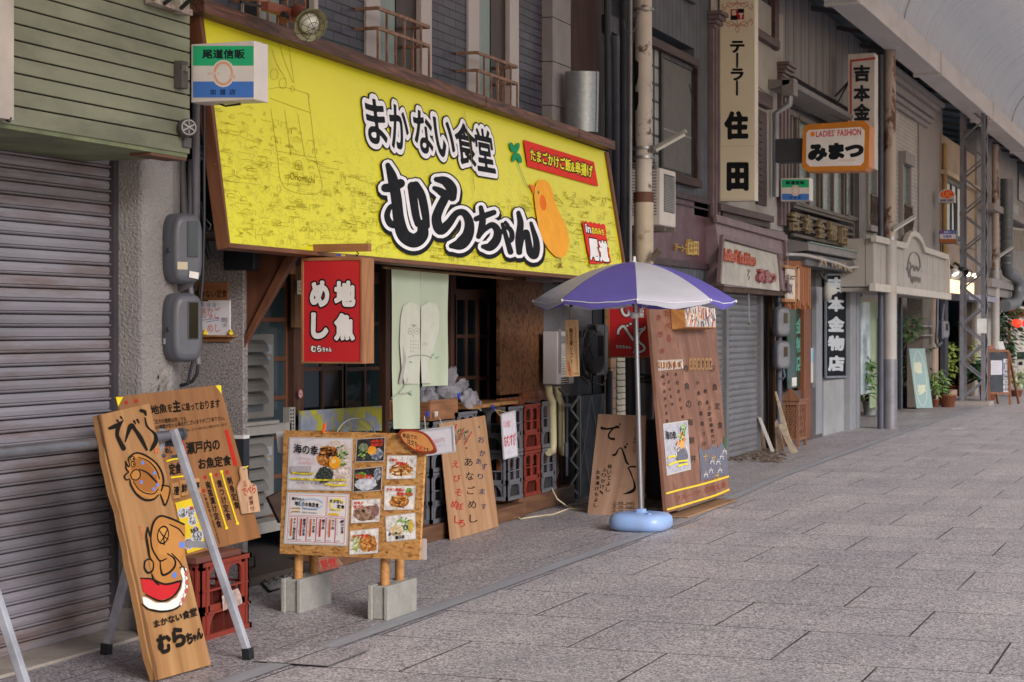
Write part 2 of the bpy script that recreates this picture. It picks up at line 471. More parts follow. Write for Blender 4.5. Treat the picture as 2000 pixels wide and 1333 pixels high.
def frame_pl(p4, pl):
    """frame of a flat panel: origin bottom left, x along the bottom, y up, z out of the face"""
    n = pl[1]; ex = (p4[2]-p4[3]); ex = (ex-n*ex.dot(n)).normalized(); ey = n.cross(ex)
    M = Matrix((ex, ey, n)).transposed().to_4x4(); M.translation = p4[3]; return M
def panel(name, label, cat, px, pl, t, mat, group=None, part='panel', bev=.002, th=None, pshift=0.):
    """a flat board whose four face corners (TL TR BR BL) were read off the photograph; thickness goes backwards"""
    P = [onpl(x, y, pl) for x, y in quad4(px)]
    if th is None: th = thing(name, label, cat, frame=frame_pl(P, pl), group=group)
    MB(mat).prism(P, -pl[1]*t).out(part, th, bev=bev)
    return th, P
# ================================================================== the street
FX = -5.55
gran = speck('granite slabs', ('58555a', '938d90', 'b1abad', 'd1cbcb'), 95, .3, (1.03, .924, .52, .27, .006), warm='b08d60')
gran2 = speck('granite pavement', ('4b484c', '807a7d', '9f999b', 'beb8b8'), 95, .35, (1.03, 1.86, .3, .9, .004))
b = MB(gran); b.poly([(-9, -12, 0), (30, -12, 0), (30, 140, 0), (-9, 140, 0)]); b.out('street', kind='structure', base=(0, 0, 0))
edge = [(-12, -4.19), (15, -4.21), (20, -4.5), (30, -4.66), (140, -4.75)]
b = MB(gran2)
for (y0, x0), (y1, x1) in zip(edge, edge[1:]): b.poly([(-9, y0, .004), (x0, y0, .004), (x1, y1, .004), (-9, y1, .004)])
b.out('pavement', kind='structure', base=(0, 0, 0))
b = MB(pm('8f9095', .5, var=.12, sc=12, bump=.15, bsc=120, st=(1, .1, 1)))
for (y0, x0), (y1, x1) in zip(edge, edge[1:]): b.poly([(x0-.055, y0, .008), (x0+.055, y0, .008), (x1+.055, y1, .008), (x1-.055, y1, .008)])
b.m(pm('89878b', .6))
for (y0, x0), (y1, x1) in zip(edge, edge[1:]):
    for s_ in (-1, 1): b.poly([(x0+s_*.055-.006, y0, .0095), (x0+s_*.055+.006, y0, .0095), (x1+s_*.055+.006, y1, .0095), (x1+s_*.055-.006, y1, .0095)])
b.out('drain_strip', kind='structure', base=(0, 0, 0))
# paved access cover let into the slabs
cv = thing('access_cover', 'metal framed access cover filled with granite, lying across the drain strip', 'cover', aZ(600, 1285))
q = [aZ(494, 1296), aZ(641, 1306), aZ(723, 1274), aZ(588, 1264)]; cc = sum(q, Vector())/4
def shr(k, z): return [Vector((cc.x+(p.x-cc.x)*k, cc.y+(p.y-cc.y)*k, z)) for p in q]
b = MB(pm('827e80', .5, .2)); o_, i_ = shr(1, .0108), shr(.93, .0108)
for a in range(4): b.poly([o_[a], o_[(a+1) % 4], i_[(a+1) % 4], i_[a]])
b.out('frame', cv)
MB(gran).poly(shr(.93, .0105)).out('infill', cv)
# smooth step in front of the rolling shutter
MB(pm('9a9088', .6, var=.18, sc=3, bump=.1, dirt='5d544c', dsc=2.)).box(-5.6, -5.22, 2, 8.55, 0, .018).out('threshold', kind='structure', bev=.004)
# ================================================================== arcade roof
arc = thing('arcade_roof', 'white arched arcade roof with ribbed ceiling over the street', 'roof', (-4.7, 30, 6.0))
s = NT('ribbed ceiling'); v = s.co()
st = s.noise(s.co((.35, 6, .35)), 1.6, 7, .7)
col = s.ramp(st, [(.3, lin('cfc7c1')), (.7, lin('efe8e2'))])  # pale streaks in the colour imitate glossy highlights across the vault
rib = s.n('ShaderNodeTexWave', i_Vector=s.co((0, 1, 0)), i_Scale=2.4, bands_direction='Y').outputs['Fac']
s.bump(s.math('ADD', rib, s.math('MULTIPLY', s.noise(s.co((.5, 9, .5)), 2., 5), .9)), .9, .03)
m_roof = s.fin(col, s.ramp(st, [(.35, .22), (.65, .42)]), 0, .5)
tr = s.n('ShaderNodeBsdfTranslucent', i_Color=lin('ffe4cc')); mx = s.n('ShaderNodeMixShader', i_0=.42)
s.l(s.b.outputs[0], mx.inputs[1]); s.l(tr.outputs[0], mx.inputs[2]); s.l(mx.outputs[0], s.o.inputs[0])
EX, EZ, RW, RH = -4.66, 6.22, 3.6, 1.75  # unseen right half kept narrow so low sun reaches the shop fronts
b = MB(m_roof); b.smooth = True
pr = [(EX+RW-RW*math.cos(math.pi*i/40), EZ+RH*math.sin(math.pi*i/40)) for i in range(41)]
ys = [-14, 140]
vs = [(x, y, z) for y in ys for x, z in pr]; n = len(pr)
b.add(vs, [(i, i+1, n+i+1, n+i) for i in range(n-1)]); b.out('ceiling', arc)
wht = pm('cdc8c6', .5, var=.1, sc=1.2, dirt='8a7f7a', damt=.4, dsc=1.5, dthr=.62, st=(1, .3, 1))
b = MB(wht)
for k in range(-2, 18):
    y0 = 2.3+k*7.7; b.box(-5.08, -4.68, y0+.008, y0+7.69, 5.98, 6.24); b.box(-4.68, -4.63, y0+.006, y0+7.692, 5.96, 6.31)
    b.box(-5.1, -4.61, y0-.06, y0+.06, 5.93, 6.325)
b.out('gutter_beam', arc, bev=.006)
b = MB(pm('8d898a', .4, .2))
for k in range(0, 8): y0 = 13.85+k*15.4; b.tube([(x*.999, y0, z-.006) for x, z in pr], .009, 6)
b.out('ceiling_seam', arc)
b = MB(pm('4a4b52', .6, dirt='5a3d2c', dsc=3))
for y0 in np.arange(4, 60, 1.93):
    b.bar((-5.1, y0, 6.1), (-7.4, y0, 6.6), .05, .07)
b.out('strut', arc)
b = MB(pm('5c6672', .5, var=.2)); b.hexa([(-7.6, -10, 6.72), (-5.05, -10, 6.25), (-5.05, 140, 6.25), (-7.6, 140, 6.72), (-7.6, -10, 6.76), (-5.05, -10, 6.29), (-5.05, 140, 6.29), (-7.6, 140, 6.76)])
b.out('side_roof', arc)
# ================================================================== poles under the gutter
rust = pm('b9aca2', .55, var=.12, sc=2., bump=.25, bsc=45, dirt='4b2f27', damt=.92, dsc=7., dthr=.60, dsoft=.03)
rust2 = pm('a8998f', .6, var=.2, sc=2., bump=.4, bsc=30, dirt='5b2f25', damt=.95, dsc=3.2, dthr=.54, dsoft=.03, st=(1, 1, .55))
grey = pm('77757c', .45, .3, var=.12, sc=3., dirt='5c5556', damt=.5)
gpipe = pm('4f515d', .5, var=.16, sc=2., dirt='35343c', damt=.5, dsc=3)
band = pm('8d8a8c', .4, .8)
p0 = aY(1257, 700, 16.9); X0, Y0 = p0.x, p0.y
t = thing('arcade_pole', 'rusty cream roof pole rising behind the purple and white umbrella', 'pole', (X0, Y0, 0), group='poles carrying the arcade roof')
MB(rust).tube([(X0, Y0, zX(1257, 392, X0)), (X0, Y0, 3.6), (X0, Y0, 6.0)], .078, 20).out('upper_pipe', t)
MB(pm('b5a58f', .55, var=.12, sc=3, bump=.15, dirt='7b5a3a', damt=.7, dsc=5, dthr=.62, dsoft=.05)).tube([(X0, Y0, 1.9), (X0, Y0, zX(1257, 395, X0))], .092, 20).out('lower_pipe', t)
MB(grey).tube([(X0, Y0, 0), (X0, Y0, 1.9)], .096, 20).out('painted_foot', t)
b = MB(pm('5d3a2a', .7, dirt='2c1a14')).tube([(X0, Y0, zX(1257, 396, X0)), (X0, Y0, zX(1257, 376, X0))], .097, 20); b.out('rust_collar', t)
for py in (20, 290, 308, 575): MB(band).tube([(X0, Y0, zX(1257, py, X0)-.012), (X0, Y0, zX(1257, py, X0)+.012)], .099, 18).out('clamp', t)
s_ = MB(pm('1d1a1c', .8, bump=.4)); 
for py, hh in ((140, .15), (195, .11)):
    z0 = zX(1257, py, X0); V = []
    for a in range(9):
        an = R(-205+a*12)
        for zz in (-hh*(1-.5*abs(a-4)/4.)+.03*math.sin(a*5), hh*(1-.6*abs(a-4)/4.)+.02*math.cos(a*7)): V.append((X0+.0795*math.cos(an), Y0+.0795*math.sin(an), z0+zz))
    s_.add(V, [(2*i, 2*i+2, 2*i+3, 2*i+1) for i in range(8)])
s_.out('soot_stain', t)
b = MB(pm('26262b', .5))
for k in range(7): 
    z0 = aY(1257, 745, Y0).z+.012*k+random.uniform(-.006, .006); b.tube([(X0+(.1+.006*(k % 3))*math.cos(a), Y0+(.1+.006*(k % 3))*math.sin(a), z0+.012*math.sin(2*a+k)) for a in np.linspace(0, 2*math.pi, 20)], .0055, 5)
b.out('wire_coil', t)
# slim fluorescent lamp on the pole
lp = thing('tube_lamp', 'slanted grey fluorescent lamp arm clamped to the rusty cream pole', 'lamp', aY(1280, 290, Y0))
a, c = aY(1277, 291, Y0-.05), aY(1340, 256, Y0-.05)
MB(pm('9c9894', .5, dirt='5b554f')).bar(a, c, .07, .03).out('housing', lp, bev=.004)
MB(pm('d6d4cc', .3)).tube([a+(c-a)*.08+Vector((0, 0, -.025)), a+(c-a)*.95+Vector((0, 0, -.025))], .017, 10).out('tube', lp)
MB(band).box(X0+.06, X0+.14, Y0-.06, Y0, a.z-.03, a.z+.03).out('bracket', lp)
def far_pole(pxc, py_foot, lab, rad, mat, top=6.0):
    g = aZ(pxc, py_foot); d = (g-CP).dot(Vector((-S_, C_, 0)))
    t = thing('arcade_pole', lab, 'pole', g, group='poles carrying the arcade roof')
    MB(rust2).tube([(g.x, g.y, 3.0), (g.x, g.y, top)], rad*.86, 16).out('upper_pipe', t)
    MB(mat).tube([(g.x, g.y, 1.1), (g.x, g.y, 3.0)], rad, 16).out('lower_pipe', t)
    MB(grey).tube([(g.x, g.y, 0), (g.x, g.y, 1.1)], rad*1.08, 16).out('foot_sleeve', t)
    MB(band).tube([(g.x, g.y, 2.98), (g.x, g.y, 3.03)], rad*1.1, 16).out('clamp', t)
    return g
midp = pm('9c9794', .55, var=.14, sc=2, bump=.15, dirt='8a6a48', damt=.6, dsc=4, dthr=.62)
g1 = far_pole(1738, 838, 'rust mottled roof pole beside the slim grey downpipe', .108, midp)
g2 = far_pole(1944, 770, 'rusty roof pole beyond the lattice steel mast', .10, midp)
a = Vector((g1.x-.13, g1.y-.05, 0))
MB(gpipe).tube([a+Vector((-.0, 0, 1.7)), a+Vector((0, 0, 5.9))], .048, 12).tube([a, a+Vector((0, 0, 1.75))], .058, 12).out('downpipe', label='slim dark grey downpipe standing against the rust mottled pole', cat='pipe')
lp = thing('tube_lamp', 'slanted grey lamp arm on the rust mottled pole', 'lamp', (g1.x, g1.y-.1, 3.6))
a, c = aY(1745, 448, g1.y-.1), aY(1788, 421, g1.y-.1)
MB(pm('a8a5a3', .5)).bar(a, c, .09, .04).out('housing', lp); MB(pm('d6d4cc', .3)).tube([a+Vector((0, 0, -.03)), c+Vector((0, 0, -.03))], .018, 8).out('tube', lp)
# lattice mast
m0 = aZ(1902, 792); hw = .25
t = thing('lattice_mast', 'grey riveted lattice steel mast standing on a low concrete foot', 'mast', m0)
stl = pm('77777f', .5, .2, var=.16, sc=4, dirt='6b4a38', damt=.5, dsc=5, dthr=.63)
MB(pm('8b837d', .8, bump=.4)).box(m0.x-.36, m0.x+.36, m0.y-.36, m0.y+.36, 0, .09).out('concrete_foot', t, bev=.01)
for sx in (-1, 1):
    for sy in (-1, 1):
        b = MB(stl); b.box(m0.x+sx*hw, m0.x+sx*(hw-.075), m0.y+sy*hw, m0.y+sy*(hw-.012), .09, 6.3); b.box(m0.x+sx*hw, m0.x+sx*(hw-.012), m0.y+sy*(hw-.013), m0.y+sy*(hw-.075), .09, 6.3)
        b.out('leg', t)
b = MB(stl); k = 0; hs = np.linspace(.15, 6.2, 17)
for z0, z1 in zip(hs, hs[1:]):
    k += 1; sg = 1 if k % 2 else -1
    for sy in (-1, 1): b.bar((m0.x-sg*(hw-.02), m0.y+sy*(hw+.004), z0), (m0.x+sg*(hw-.02), m0.y+sy*(hw+.004), z1), .035, .008, (0, 1, 0))
    for sx in (-1, 1): b.bar((m0.x+sx*(hw+.004), m0.y-sg*(hw-.02), z0), (m0.x+sx*(hw+.004), m0.y+sg*(hw-.02), z1), .05, .008, (1, 0, 0))
b.out('brace', t)
MB(pm('d8d6d4', .5)).box(m0.x+.1, m0.x+.29, m0.y-hw-.03, m0.y-hw-.015, 1.48, 1.78).out('notice', t)
# ================================================================== shuttered shop on the left
sh = thing('shuttered_shop', 'closed shop with grey rolling shutter under green boarding', 'building', (-5.6, 6.5, 0))
SX = -5.5
b = MB(pm('8f8b93', .42, .15, var=.22, sc=1.6, dirt='6a4c3a', damt=.65, dsc=2.6, dthr=.57, dsoft=.08, st=(1, .25, 2.), bump=.1, bsc=30))
pit = .064; prof = []
for k in range(41):
    z = .02+k*pit
    prof += [(0, z), (.004, z+.02), (.0, z+.041), (-.02, z+.0455), (.011, z+.050), (.016, z+.055), (.010, z+.060), (-.02, z+.0635)]
vs = [(SX+x, y, z) for y in (1.5, 8.58) for x, z in prof]; n = len(prof)
b.add(vs, [(i, i+1, n+i+1, n+i) for i in range(n-1)]); b.out('shutter', sh)
MB(pm('4a464c', .5, .3)).box(SX-.06, SX+.03, 8.555, 8.60, 0, 2.6).out('shutter_rail', sh)
rough = pm('938d8b', .9, var=.16, sc=1.6, bump=1.0, bsc=60, dirt='5d5654', damt=.55, dsc=1.3, dthr=.6, dsoft=.15)
MX, MY = -5.33, 8.62                      # street corner of the pillar
E1 = Vector((MX, MY, 0)); dv = Vector((.53, .848, 0)); E2 = E1+dv*.17
b = MB(rough); b.prism([(SX-.2, 8.60, .0), (MX, MY-.02, .0), (E2.x, E2.y, 0), (E2.x-.1, E2.y+.25, 0), (SX-.2, E2.y+.2, 0)], (0, 0, 2.62)); b.out('pillar', sh, bev=.02)
b = MB(pm('8f8783', .85, bump=.6, bsc=40, dirt='57504d', dsc=2)); b.prism([(SX-.15, 8.585, 0), (MX+.02, MY-.04, 0), (E2.x+.025, E2.y, 0), (E2.x-.08, E2.y+.25, 0), (SX-.15, E2.y+.2, 0)], (0, 0, .13)); b.out('pillar_base', sh, bev=.008)
GX = -4.9; GYR = aX(371, 300, GX).y; zb = 2.475
gm = pm('7f806a', .55, var=.14, sc=3., dirt='4b4c40', damt=.55, dsc=2.6, dthr=.58, st=(1, .5, 1.6))
b = MB(gm); hb = .198; k = 0; z = zb
hts = [.085]+[.0712]*32
for h_ in hts:
    b.box(GX-.03, GX, 3.5, GYR, z, z+h_-.007); z += h_
b.out('boarding', sh, bev=.003)
MB(pm('14171c', .9)).box(GX-.09, GX-.014, 3.51, GYR-.02, zb+.03, z).out('boarding_back', sh)
b = MB(pm('79805f', .7, var=.12, dirt='3a3a30', dsc=2)); b.box(GX-.75, GX-.01, 3.5, GYR-.01, zb-.02, zb+.012); b.box(GX-.75, GX-.01, GYR-.025, GYR-.012, zb+.02, z)
b.out('soffit', sh)
b = MB(pm('6b4a38', .8, dirt='2d201c')).box(GX-.13, GX-.012, GYR-.35, GYR-.014, zb-.035, zb-.021); b.out('soffit_edge', sh)
MB(pm('5d5550', .8)).box(-7.5, SX-.15, 1.5, 8.62, 0, 6.2).out('wall', sh)
b = MB(pm('b5a9a0', .7, var=.2)); yl = YX(4, GX); b.box(GX+.0, GX+.06, yl-.5, yl, zX(4, 236, GX), 5.5); b.out('corner_post', sh)
# ringing device on the boarding's corner
t = thing('alarm_bell', 'grey bell with a star grille on the green boarding corner', 'bell', aX(366, 258, GX))
c = aX(365, 254, GX); dk = pm('5e5c5c', .5, .2, dirt='3c3836')
MB(dk).lathe([(.0, 0), (.043, .0), (.046, .03), (.046, .1), (.04, .112), (0, .113)], c+Vector((-.02, -.02, 0)), (.75, -.66, 0), 20).out('body', t)
b = MB(pm('8b8786', .5, .3)); ax = Vector((.75, -.66, 0)).normalized(); cc = c+Vector((-.02, -.02, 0))+ax*.118; u = Vector((.66, .75, 0)).normalized()
for k in range(3):
    a = R(60*k+30); dd = (u*math.cos(a)+Vector((0, 0, 1))*math.sin(a))*.034; b.bar(cc-dd+ax*.002*k, cc+dd+ax*.002*k, .008, .006)
b.tube([cc+(u*math.cos(a)+Vector((0, 0, 1))*math.sin(a))*.036 for a in np.linspace(0, 6.283, 20)], .005, 6); b.out('grille', t)
MB(dk).box(c.x-.03, c.x+.015, c.y-.05, c.y+.02, c.z-.09, c.z-.04).out('bracket', t)
t = thing('steel_bracket', 'rusty white angle bracket on top edge of green boarding', 'bracket', aX(335, 10, GX+.03))
rw = pm('b3a79e', .7, dirt='5d3a2a', damt=.9, dsc=9, dthr=.5)
b = MB(rw); b.bar(aX(293, 0, GX+.04), aX(368, 26, GX+.04), .05, .03); b.out('rail', t)
b = MB(pm('2b2a2e', .6)); b.bar(aX(318, 10, GX+.05), aX(345, -12, GX+.2), .015, .015); b.bar(aX(350, 20, GX+.05), aX(380, -8, GX+.2), .015, .015); b.out('rod', t)
b = MB(rw); b.bar(aX(350, -20, GX+.06), aX(352, 22, GX+.06), .02, .02); b.out('upright', t)
t = thing('wall_box', 'small dark metal box fixed to the right end of green boarding', 'box', aX(362, 150, GX))
b = MB(pm('55504d', .6, dirt='2d2927')); fbox(b, GX+.05, 356, 368, 118, 172, .05); b.out('case', t, bev=.004)
MB(pm('6b6764', .5)).bar(aX(362, 140, GX+.06), aX(362, 128, GX+.06), .02, .02).out('latch', t)
# curved hook on the boarding
MB(pm('3a3634', .5)).tube([aX(12, 235, GX+.03), aX(18, 238, GX+.06), aX(21, 231, GX+.06), aX(16, 227, GX+.05), aX(12, 230, GX+.05)], .006, 6).out('hook', label='small dark hook at lower left of green boarding', cat='hook')
# ---- hanging light box with the green, white and blue face
def blade_sign(name, label, px, Y, pxr, bodymat, facemat=None, group=None, cat='sign', d=None):
    x0, y0, x1, y1 = px
    t = thing(name, label, cat, aY((x0+x1)/2, y1, Y), group=group)
    a = aY(x0, y0, Y); c = aY(x1, y1, Y); Y2 = aX(pxr, y0, c.x).y if d is None else Y+d
    MB(bodymat).box(a.x, c.x, Y, Y2, c.z, a.z).out('case', t, bev=.004)
    return t, a, c, Y2
def loan_face(t, Y, z, q, big, small, low):
    d = Deco(plY(Y), crop=z); x0, y0, x1, y1 = q; H = y1-y0
    d.rect(x0, y0, x1, y0+H*.385, '2fae78'); d.rect(x0, y0+H*.385, x1, y0+H*.69, 'd9d1cb'); d.rect(x0, y0+H*.69, x1, y1, '4a79c6')
    cx, cy = (x0+x1)/2, y0+H*.535; r = H*.265
    d.ell(cx, cy, r*.85*1.0, r, 'd9d1cb', n=32); d.ell(cx, cy, r*.72, r*.88, 'dba183', n=32); d.ell(cx, cy, r*.55, r*.70, 'd9d1cb', n=32)
    d.text('尾道信販', big, '1b2a2c', bold=.035)
    d.text('加盟店', low, '15224a', gap=.55, bold=.02)
    if small: d.rect(cx-r*1.1, cy-r*.12, cx-r*.3, cy+r*.1, 'd9d1cb').text('おのみち', (cx-r*1.15, cy-r*.1, cx-r*.3, cy+r*.1), 'd08f73').rect(cx+r*.3, cy+r*.1, cx+r*.95, cy+r*.36, 'd9d1cb').text('信販', (cx+r*.42, cy+r*.1, cx+r*.9, cy+r*.36), 'd08f73')
    d.out('lettering', t)
YS = 8.40
t, a, c, Y2 = blade_sign('hanging_sign', 'white light box sign with green and blue bands beside the yellow sign', (373, 87, 497, 195), YS, 524, pm('cfc6c0', .4, var=.08, dirt='8d8177', damt=.4, dthr=.65))
loan_face(t, YS, (0, 0, 3.332), (1256, 300, 1650, 636), (1316, 322, 1592, 383), True, (1366, 583, 1532, 618))
b = MB(pm('3b3a3e', .5)); b.bar((a.x-.2, Y2-.05, a.z-.06), (a.x+.01, Y2-.05, a.z-.06), .03, .03); b.bar((a.x-.2, Y2-.05, c.z+.06), (a.x+.01, Y2-.05, c.z+.06), .03, .03); b.out('mount', t)
MB(pm('2c2b2f', .6)).tube([aY(425, 197, YS+.1)+Vector((0, 0, -.012)), aY(440, 200, YS+.1)+Vector((0, 0, -.02)), aY(470, 199, YS+.1)+Vector((0, 0, -.012))], .005, 6).out('cable', t)
# ================================================================== gap between the shops: pipes, wall, meters
WY = 10.02                               # rough wall facing the camera's end of the street
xa, xb = aY(386, 700, WY).x, aY(475, 700, WY).x
s = NT('pebble dash'); v = s.co(); f = s.math('ADD', s.math('MULTIPLY', s.noise(v, 80, 3, .7), .8), s.math('MULTIPLY', s.noise(v, 1.5, 4), .3))
s.bump(s.noise(v, 70, 4), .6, .006); m_peb = s.fin(s.ramp(f, [(.38, lin('363234')), (.5, lin('6f6868')), (.66, lin('979090'))]), .85)
pw = thing('party_wall', 'speckled rough wall strip between the grey pipes and the yellow sign', 'wall', ((xa+xb)/2, WY, 0))
MB(m_peb).box(xa-.6, xb, WY, WY+.06, .0, 2.35).out('wall', pw, bev=.006)
MB(pm('22252b', .6)).box(xb-.13, xb+.006, WY-.006, WY+.065, aY(450, 1010, WY).z, aY(450, 858, WY).z).out('black_band', pw)
MB(pm('c5c0bd', .6)).box(xb-.13, xb+.007, WY-.007, WY+.066, aY(450, 857, WY).z, aY(450, 850, WY).z).out('white_band', pw)
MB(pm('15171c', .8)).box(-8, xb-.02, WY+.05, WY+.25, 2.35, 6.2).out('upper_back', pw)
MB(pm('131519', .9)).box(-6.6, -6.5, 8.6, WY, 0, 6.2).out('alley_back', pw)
mp = pm('6c6a72', .5, var=.12, sc=3, dirt='4a4546', damt=.5, dsc=4)
def P_(x, y, Y=9.35): return aY(x, y, Y-.42)
b = MB(mp).tube([P_(383, 190), P_(383, 480), P_(383, 520), P_(379, 540), P_(368, 556), P_(350, 563)], .022, 12)
for y in (470, 515): b.tube([P_(383, y), P_(383, y+8)], .027, 12)
b.out('conduit', label='long grey conduit bending under the upper meter', cat='pipe', group='conduits between the shops')
MB(mp).tube([P_(356, 310, 9.42), P_(356, 330, 9.42), P_(366, 540, 9.42)], .02, 12).out('conduit', label='slightly slanting grey conduit nearest the pillar', cat='pipe', group='conduits between the shops')
b = MB(mp).tube([P_(371, 312, 9.5), P_(371, 560, 9.5), P_(381, 640, 9.5), P_(387, 712, 9.5)], .017, 12)
b.out('conduit', label='middle grey conduit running down past the lower meter', cat='pipe', group='conduits between the shops')
blk = pm('26272d', .5)
b = MB(blk).tube([P_(398, 180, 9.3), P_(399, 420, 9.3), P_(396, 540, 9.3), P_(388, 640, 9.3), P_(380, 690, 9.3), P_(371, 728, 9.3), P_(367, 750, 9.3)], .008, 7)
b.tube([P_(387, 712, 9.4), P_(385, 730, 9.4), P_(376, 745, 9.4), P_(360, 752, 9.4), P_(338, 756, 9.4), P_(326, 768, 9.4)], .010, 7)
b.tube([P_(393, 395, 9.3), P_(396, 430, 9.35), P_(408, 452, 9.4), P_(412, 440, 9.4), P_(401, 428, 9.4)], .005, 6)
b.out('black_cable', label='black cables hanging down beside the two electric meters', cat='cable')
MB(pm('2d2c30', .5)).tube([P_(400, 470, 9.6), P_(405, 490, 9.6), P_(411, 508, 9.6)], .016, 8).out('cable_end', label='short thick black cable end by the bronze box', cat='cable')
t = thing('junction_box', 'bronze metal cover with wires below, left of the yellow sign', 'box', P_(410, 412, 9.6))
b = MB(pm('8f7d5d', .35, .6, var=.2)); gbox(b, 9.55, 402, 418, 358, 402, .04); b.out('cover', t, bev=.008)
b = MB(blk); b.tube([P_(408, 400, 9.57), P_(407, 410, 9.57), P_(411, 414, 9.57), P_(414, 402, 9.57)], .004, 5); b.out('wire', t)
b = MB(pm('55555c', .5))
for y, x in ((288, 393), (298, 389), (300, 396), (310, 391)): b.tube([P_(x-4, y, 9.4), P_(x+5, y-1, 9.4)], .013, 8)
b.out('cable_joint', label='cluster of grey cable connectors above the bronze box', cat='connector')
# ---- electric meters
def meter(label, pos, n, hgt, wid, dep, win, par=None, group='electric meters by the pillar', lid='15181c', mat=None, name='electric_meter'):
    n = Vector(n).normalized(); r_ = Vector((-n.y, n.x, 0)); up = Vector((0, 0, 1))
    M = Matrix((r_, up, n)).transposed().to_4x4(); M.translation = pos
    t = thing(name, label, 'meter', frame=M, group=group)
    def L(x, y, z): return pos+r_*x+up*y+n*z
    mat = mat or pm('55565e', .42, var=.1, sc=4, dirt='504c4d', damt=.5, dsc=3.)
    w2, h2 = wid/2, hgt/2
    b = MB(mat); b.smooth = True; rings = []
    for z, k, kk in ((0, 1, 1), (dep*.55, 1, 1), (dep*.57, .97, .985), (dep*.85, .93, .955), (dep*.97, .82, .88), (dep, .66, .76)):
        ring = []
        for i in range(32):
            a = 2*math.pi*(i+.5)/32; e = 4.2
            q = 1/(abs(math.cos(a))**e+abs(math.sin(a))**e)**(1/e); ring.append(L(w2*k*q*math.cos(a), h2+h2*kk*q*math.sin(a), z))
        rings += ring
    fs = [(i*32+j, i*32+(j+1) % 32, (i+1)*32+(j+1) % 32, (i+1)*32+j) for i in range(5) for j in range(32)]
    b.add(rings, fs); b.add(rings[-32:], [list(range(32))]); b.out('case', t)
    x0, x1, y0, y1 = win
    b = MB(pm('3d3d44', .4)); b.hexa([L(x0, y0, dep-.02), L(x1, y0, dep-.02), L(x1, y1, dep-.02), L(x0, y1, dep-.02), L(x0, y0, dep+.006), L(x1, y0, dep+.006), L(x1, y1, dep+.006), L(x0, y1, dep+.006)])
    w_ = b.out('window_frame', t, bev=.003)
    g = .006; b = MB(glass(lid)); b.poly([L(x0+g, y0+g, dep+.008), L(x1-g, y0+g, dep+.008), L(x1-g, y1-g, dep+.008), L(x0+g, y1-g, dep+.008)]); b.out('pane', t)
    b = MB(pm('3f3e45', .5)); b.tube([L(-w2*.93, h2*.95, dep*.6), L(-w2*.93-.012, h2*.95, dep*.6)], .013, 10); b.out('latch', t)
    return t, L
nrm = (.848, -.53, 0)
mc = E1+dv*.2
m1z = aY(330, 556, 8.8).z; m2z = aY(333, 707, 8.8).z
t, L = meter('upper grey electric meter with stickers and closed window', Vector((mc.x, mc.y, m1z)), nrm, .375, .185, .125, (-.012, .052, .14, .33), lid='3b424a')
b = MB(pm('b7a98f', .6)); b.poly([L(-.07, .075, .128), L(-.01, .075, .128), L(-.01, .115, .128), L(-.07, .115, .128)]); b.out('tape', t)
b = MB(pm('d5cdc8', .6)); b.poly([L(-.005, .035, .1325), L(.05, .025, .1325), L(.055, .06, .1325), L(.0, .068, .1325)]); b.out('sticker', t)
t, L = meter('lower grey electric meter with open black window', Vector((mc.x, mc.y, m2z)), nrm, .365, .19, .125, (-.008, .055, .12, .32), lid='050608')
b = MB(pm('d5d5d8', .5)); b.poly([L(-.096, .095, .02), L(-.0955, .095, .045), L(-.0955, .125, .045), L(-.096, .125, .02)]); b.out('sticker', t)
# torn plastic under the lower meter
b = MB(pm('a8a19d', .4, var=.3)); b.smooth = True
pts = []
for i in range(6):
    for j in range(4): p = aY(310+j*6+random.uniform(-3, 3), 722+i*8, 8.72-.03*((i+j) % 3)); pts.append(p)
b.add(pts, [(i*4+j, i*4+j+1, (i+1)*4+j+1, (i+1)*4+j) for i in range(5) for j in range(3)])
b.out('plastic_scrap', label='crumpled torn plastic hanging under the lower meter', cat='plastic')
# ================================================================== whiteboard, notice and ducks on the rough wall
def zc(*c): return c
WYf = WY-.004
t, P = panel('wall_notice', 'small brown wooden notice with brush writing above the whiteboard', 'notice', (388, 552, 445, 588), plY(WYf-.012), .012, wood('a5714f', '83543a', 'X', 1.2))
d = Deco(plY(WYf-.012), crop=(0, 350, 3.332)); d.text('まかない定食', (1272, 722, 1478, 772), '1a1614', bold=.012); d.out('lettering', t)
t, P = panel('whiteboard', 'small whiteboard with red and blue handwriting on the rough wall', 'whiteboard', (389, 587, 449, 656), plY(WYf-.02), .014, pm('d3cdd3', .3, var=.04))
d = Deco(plY(WYf-.02), crop=(0, 350, 3.332))
d.text('あなご', (1308, 832, 1432, 908), 'c4676a').text('めし', (1350, 945, 1432, 995), 'c4676a')
d.stroke([(1316, 920), (1370, 912), (1428, 908)], 3, '4a5599').stroke([(1340, 932), (1385, 924), (1428, 918)], 3, '4a5599')
for x in (1318, 1358, 1396): d.stroke([(x-8, 812), (x, 806), (x+8, 818), (x+2, 834), (x-8, 828)], 2.5, '6a76a8', closed=True).rect(x-2, 814, x+2, 828, '6a76a8')
d.text('四時迄', (1440, 900, 1482, 934), '4a4f77').text('八0円', (1446, 938, 1476, 966), '4a4f77').rect(1304, 790, 1356, 796, '2a2a2e'); d.out('lettering', t)
t = thing('wall_shelf', 'narrow wooden ledge holding two toy ducks under the whiteboard', 'shelf', aY(420, 662, WY))
b = MB(wood('a8764f', '875739', 'X')); gbox(b, WY-.05, 389, 455, 655, 659, .05); b.out('ledge', t, bev=.002)
b = MB(wood('9c6b48', '80553a', 'X')); gbox(b, WY-.02, 391, 448, 659.5, 668, .018); b.out('backboard', t, bev=.002)
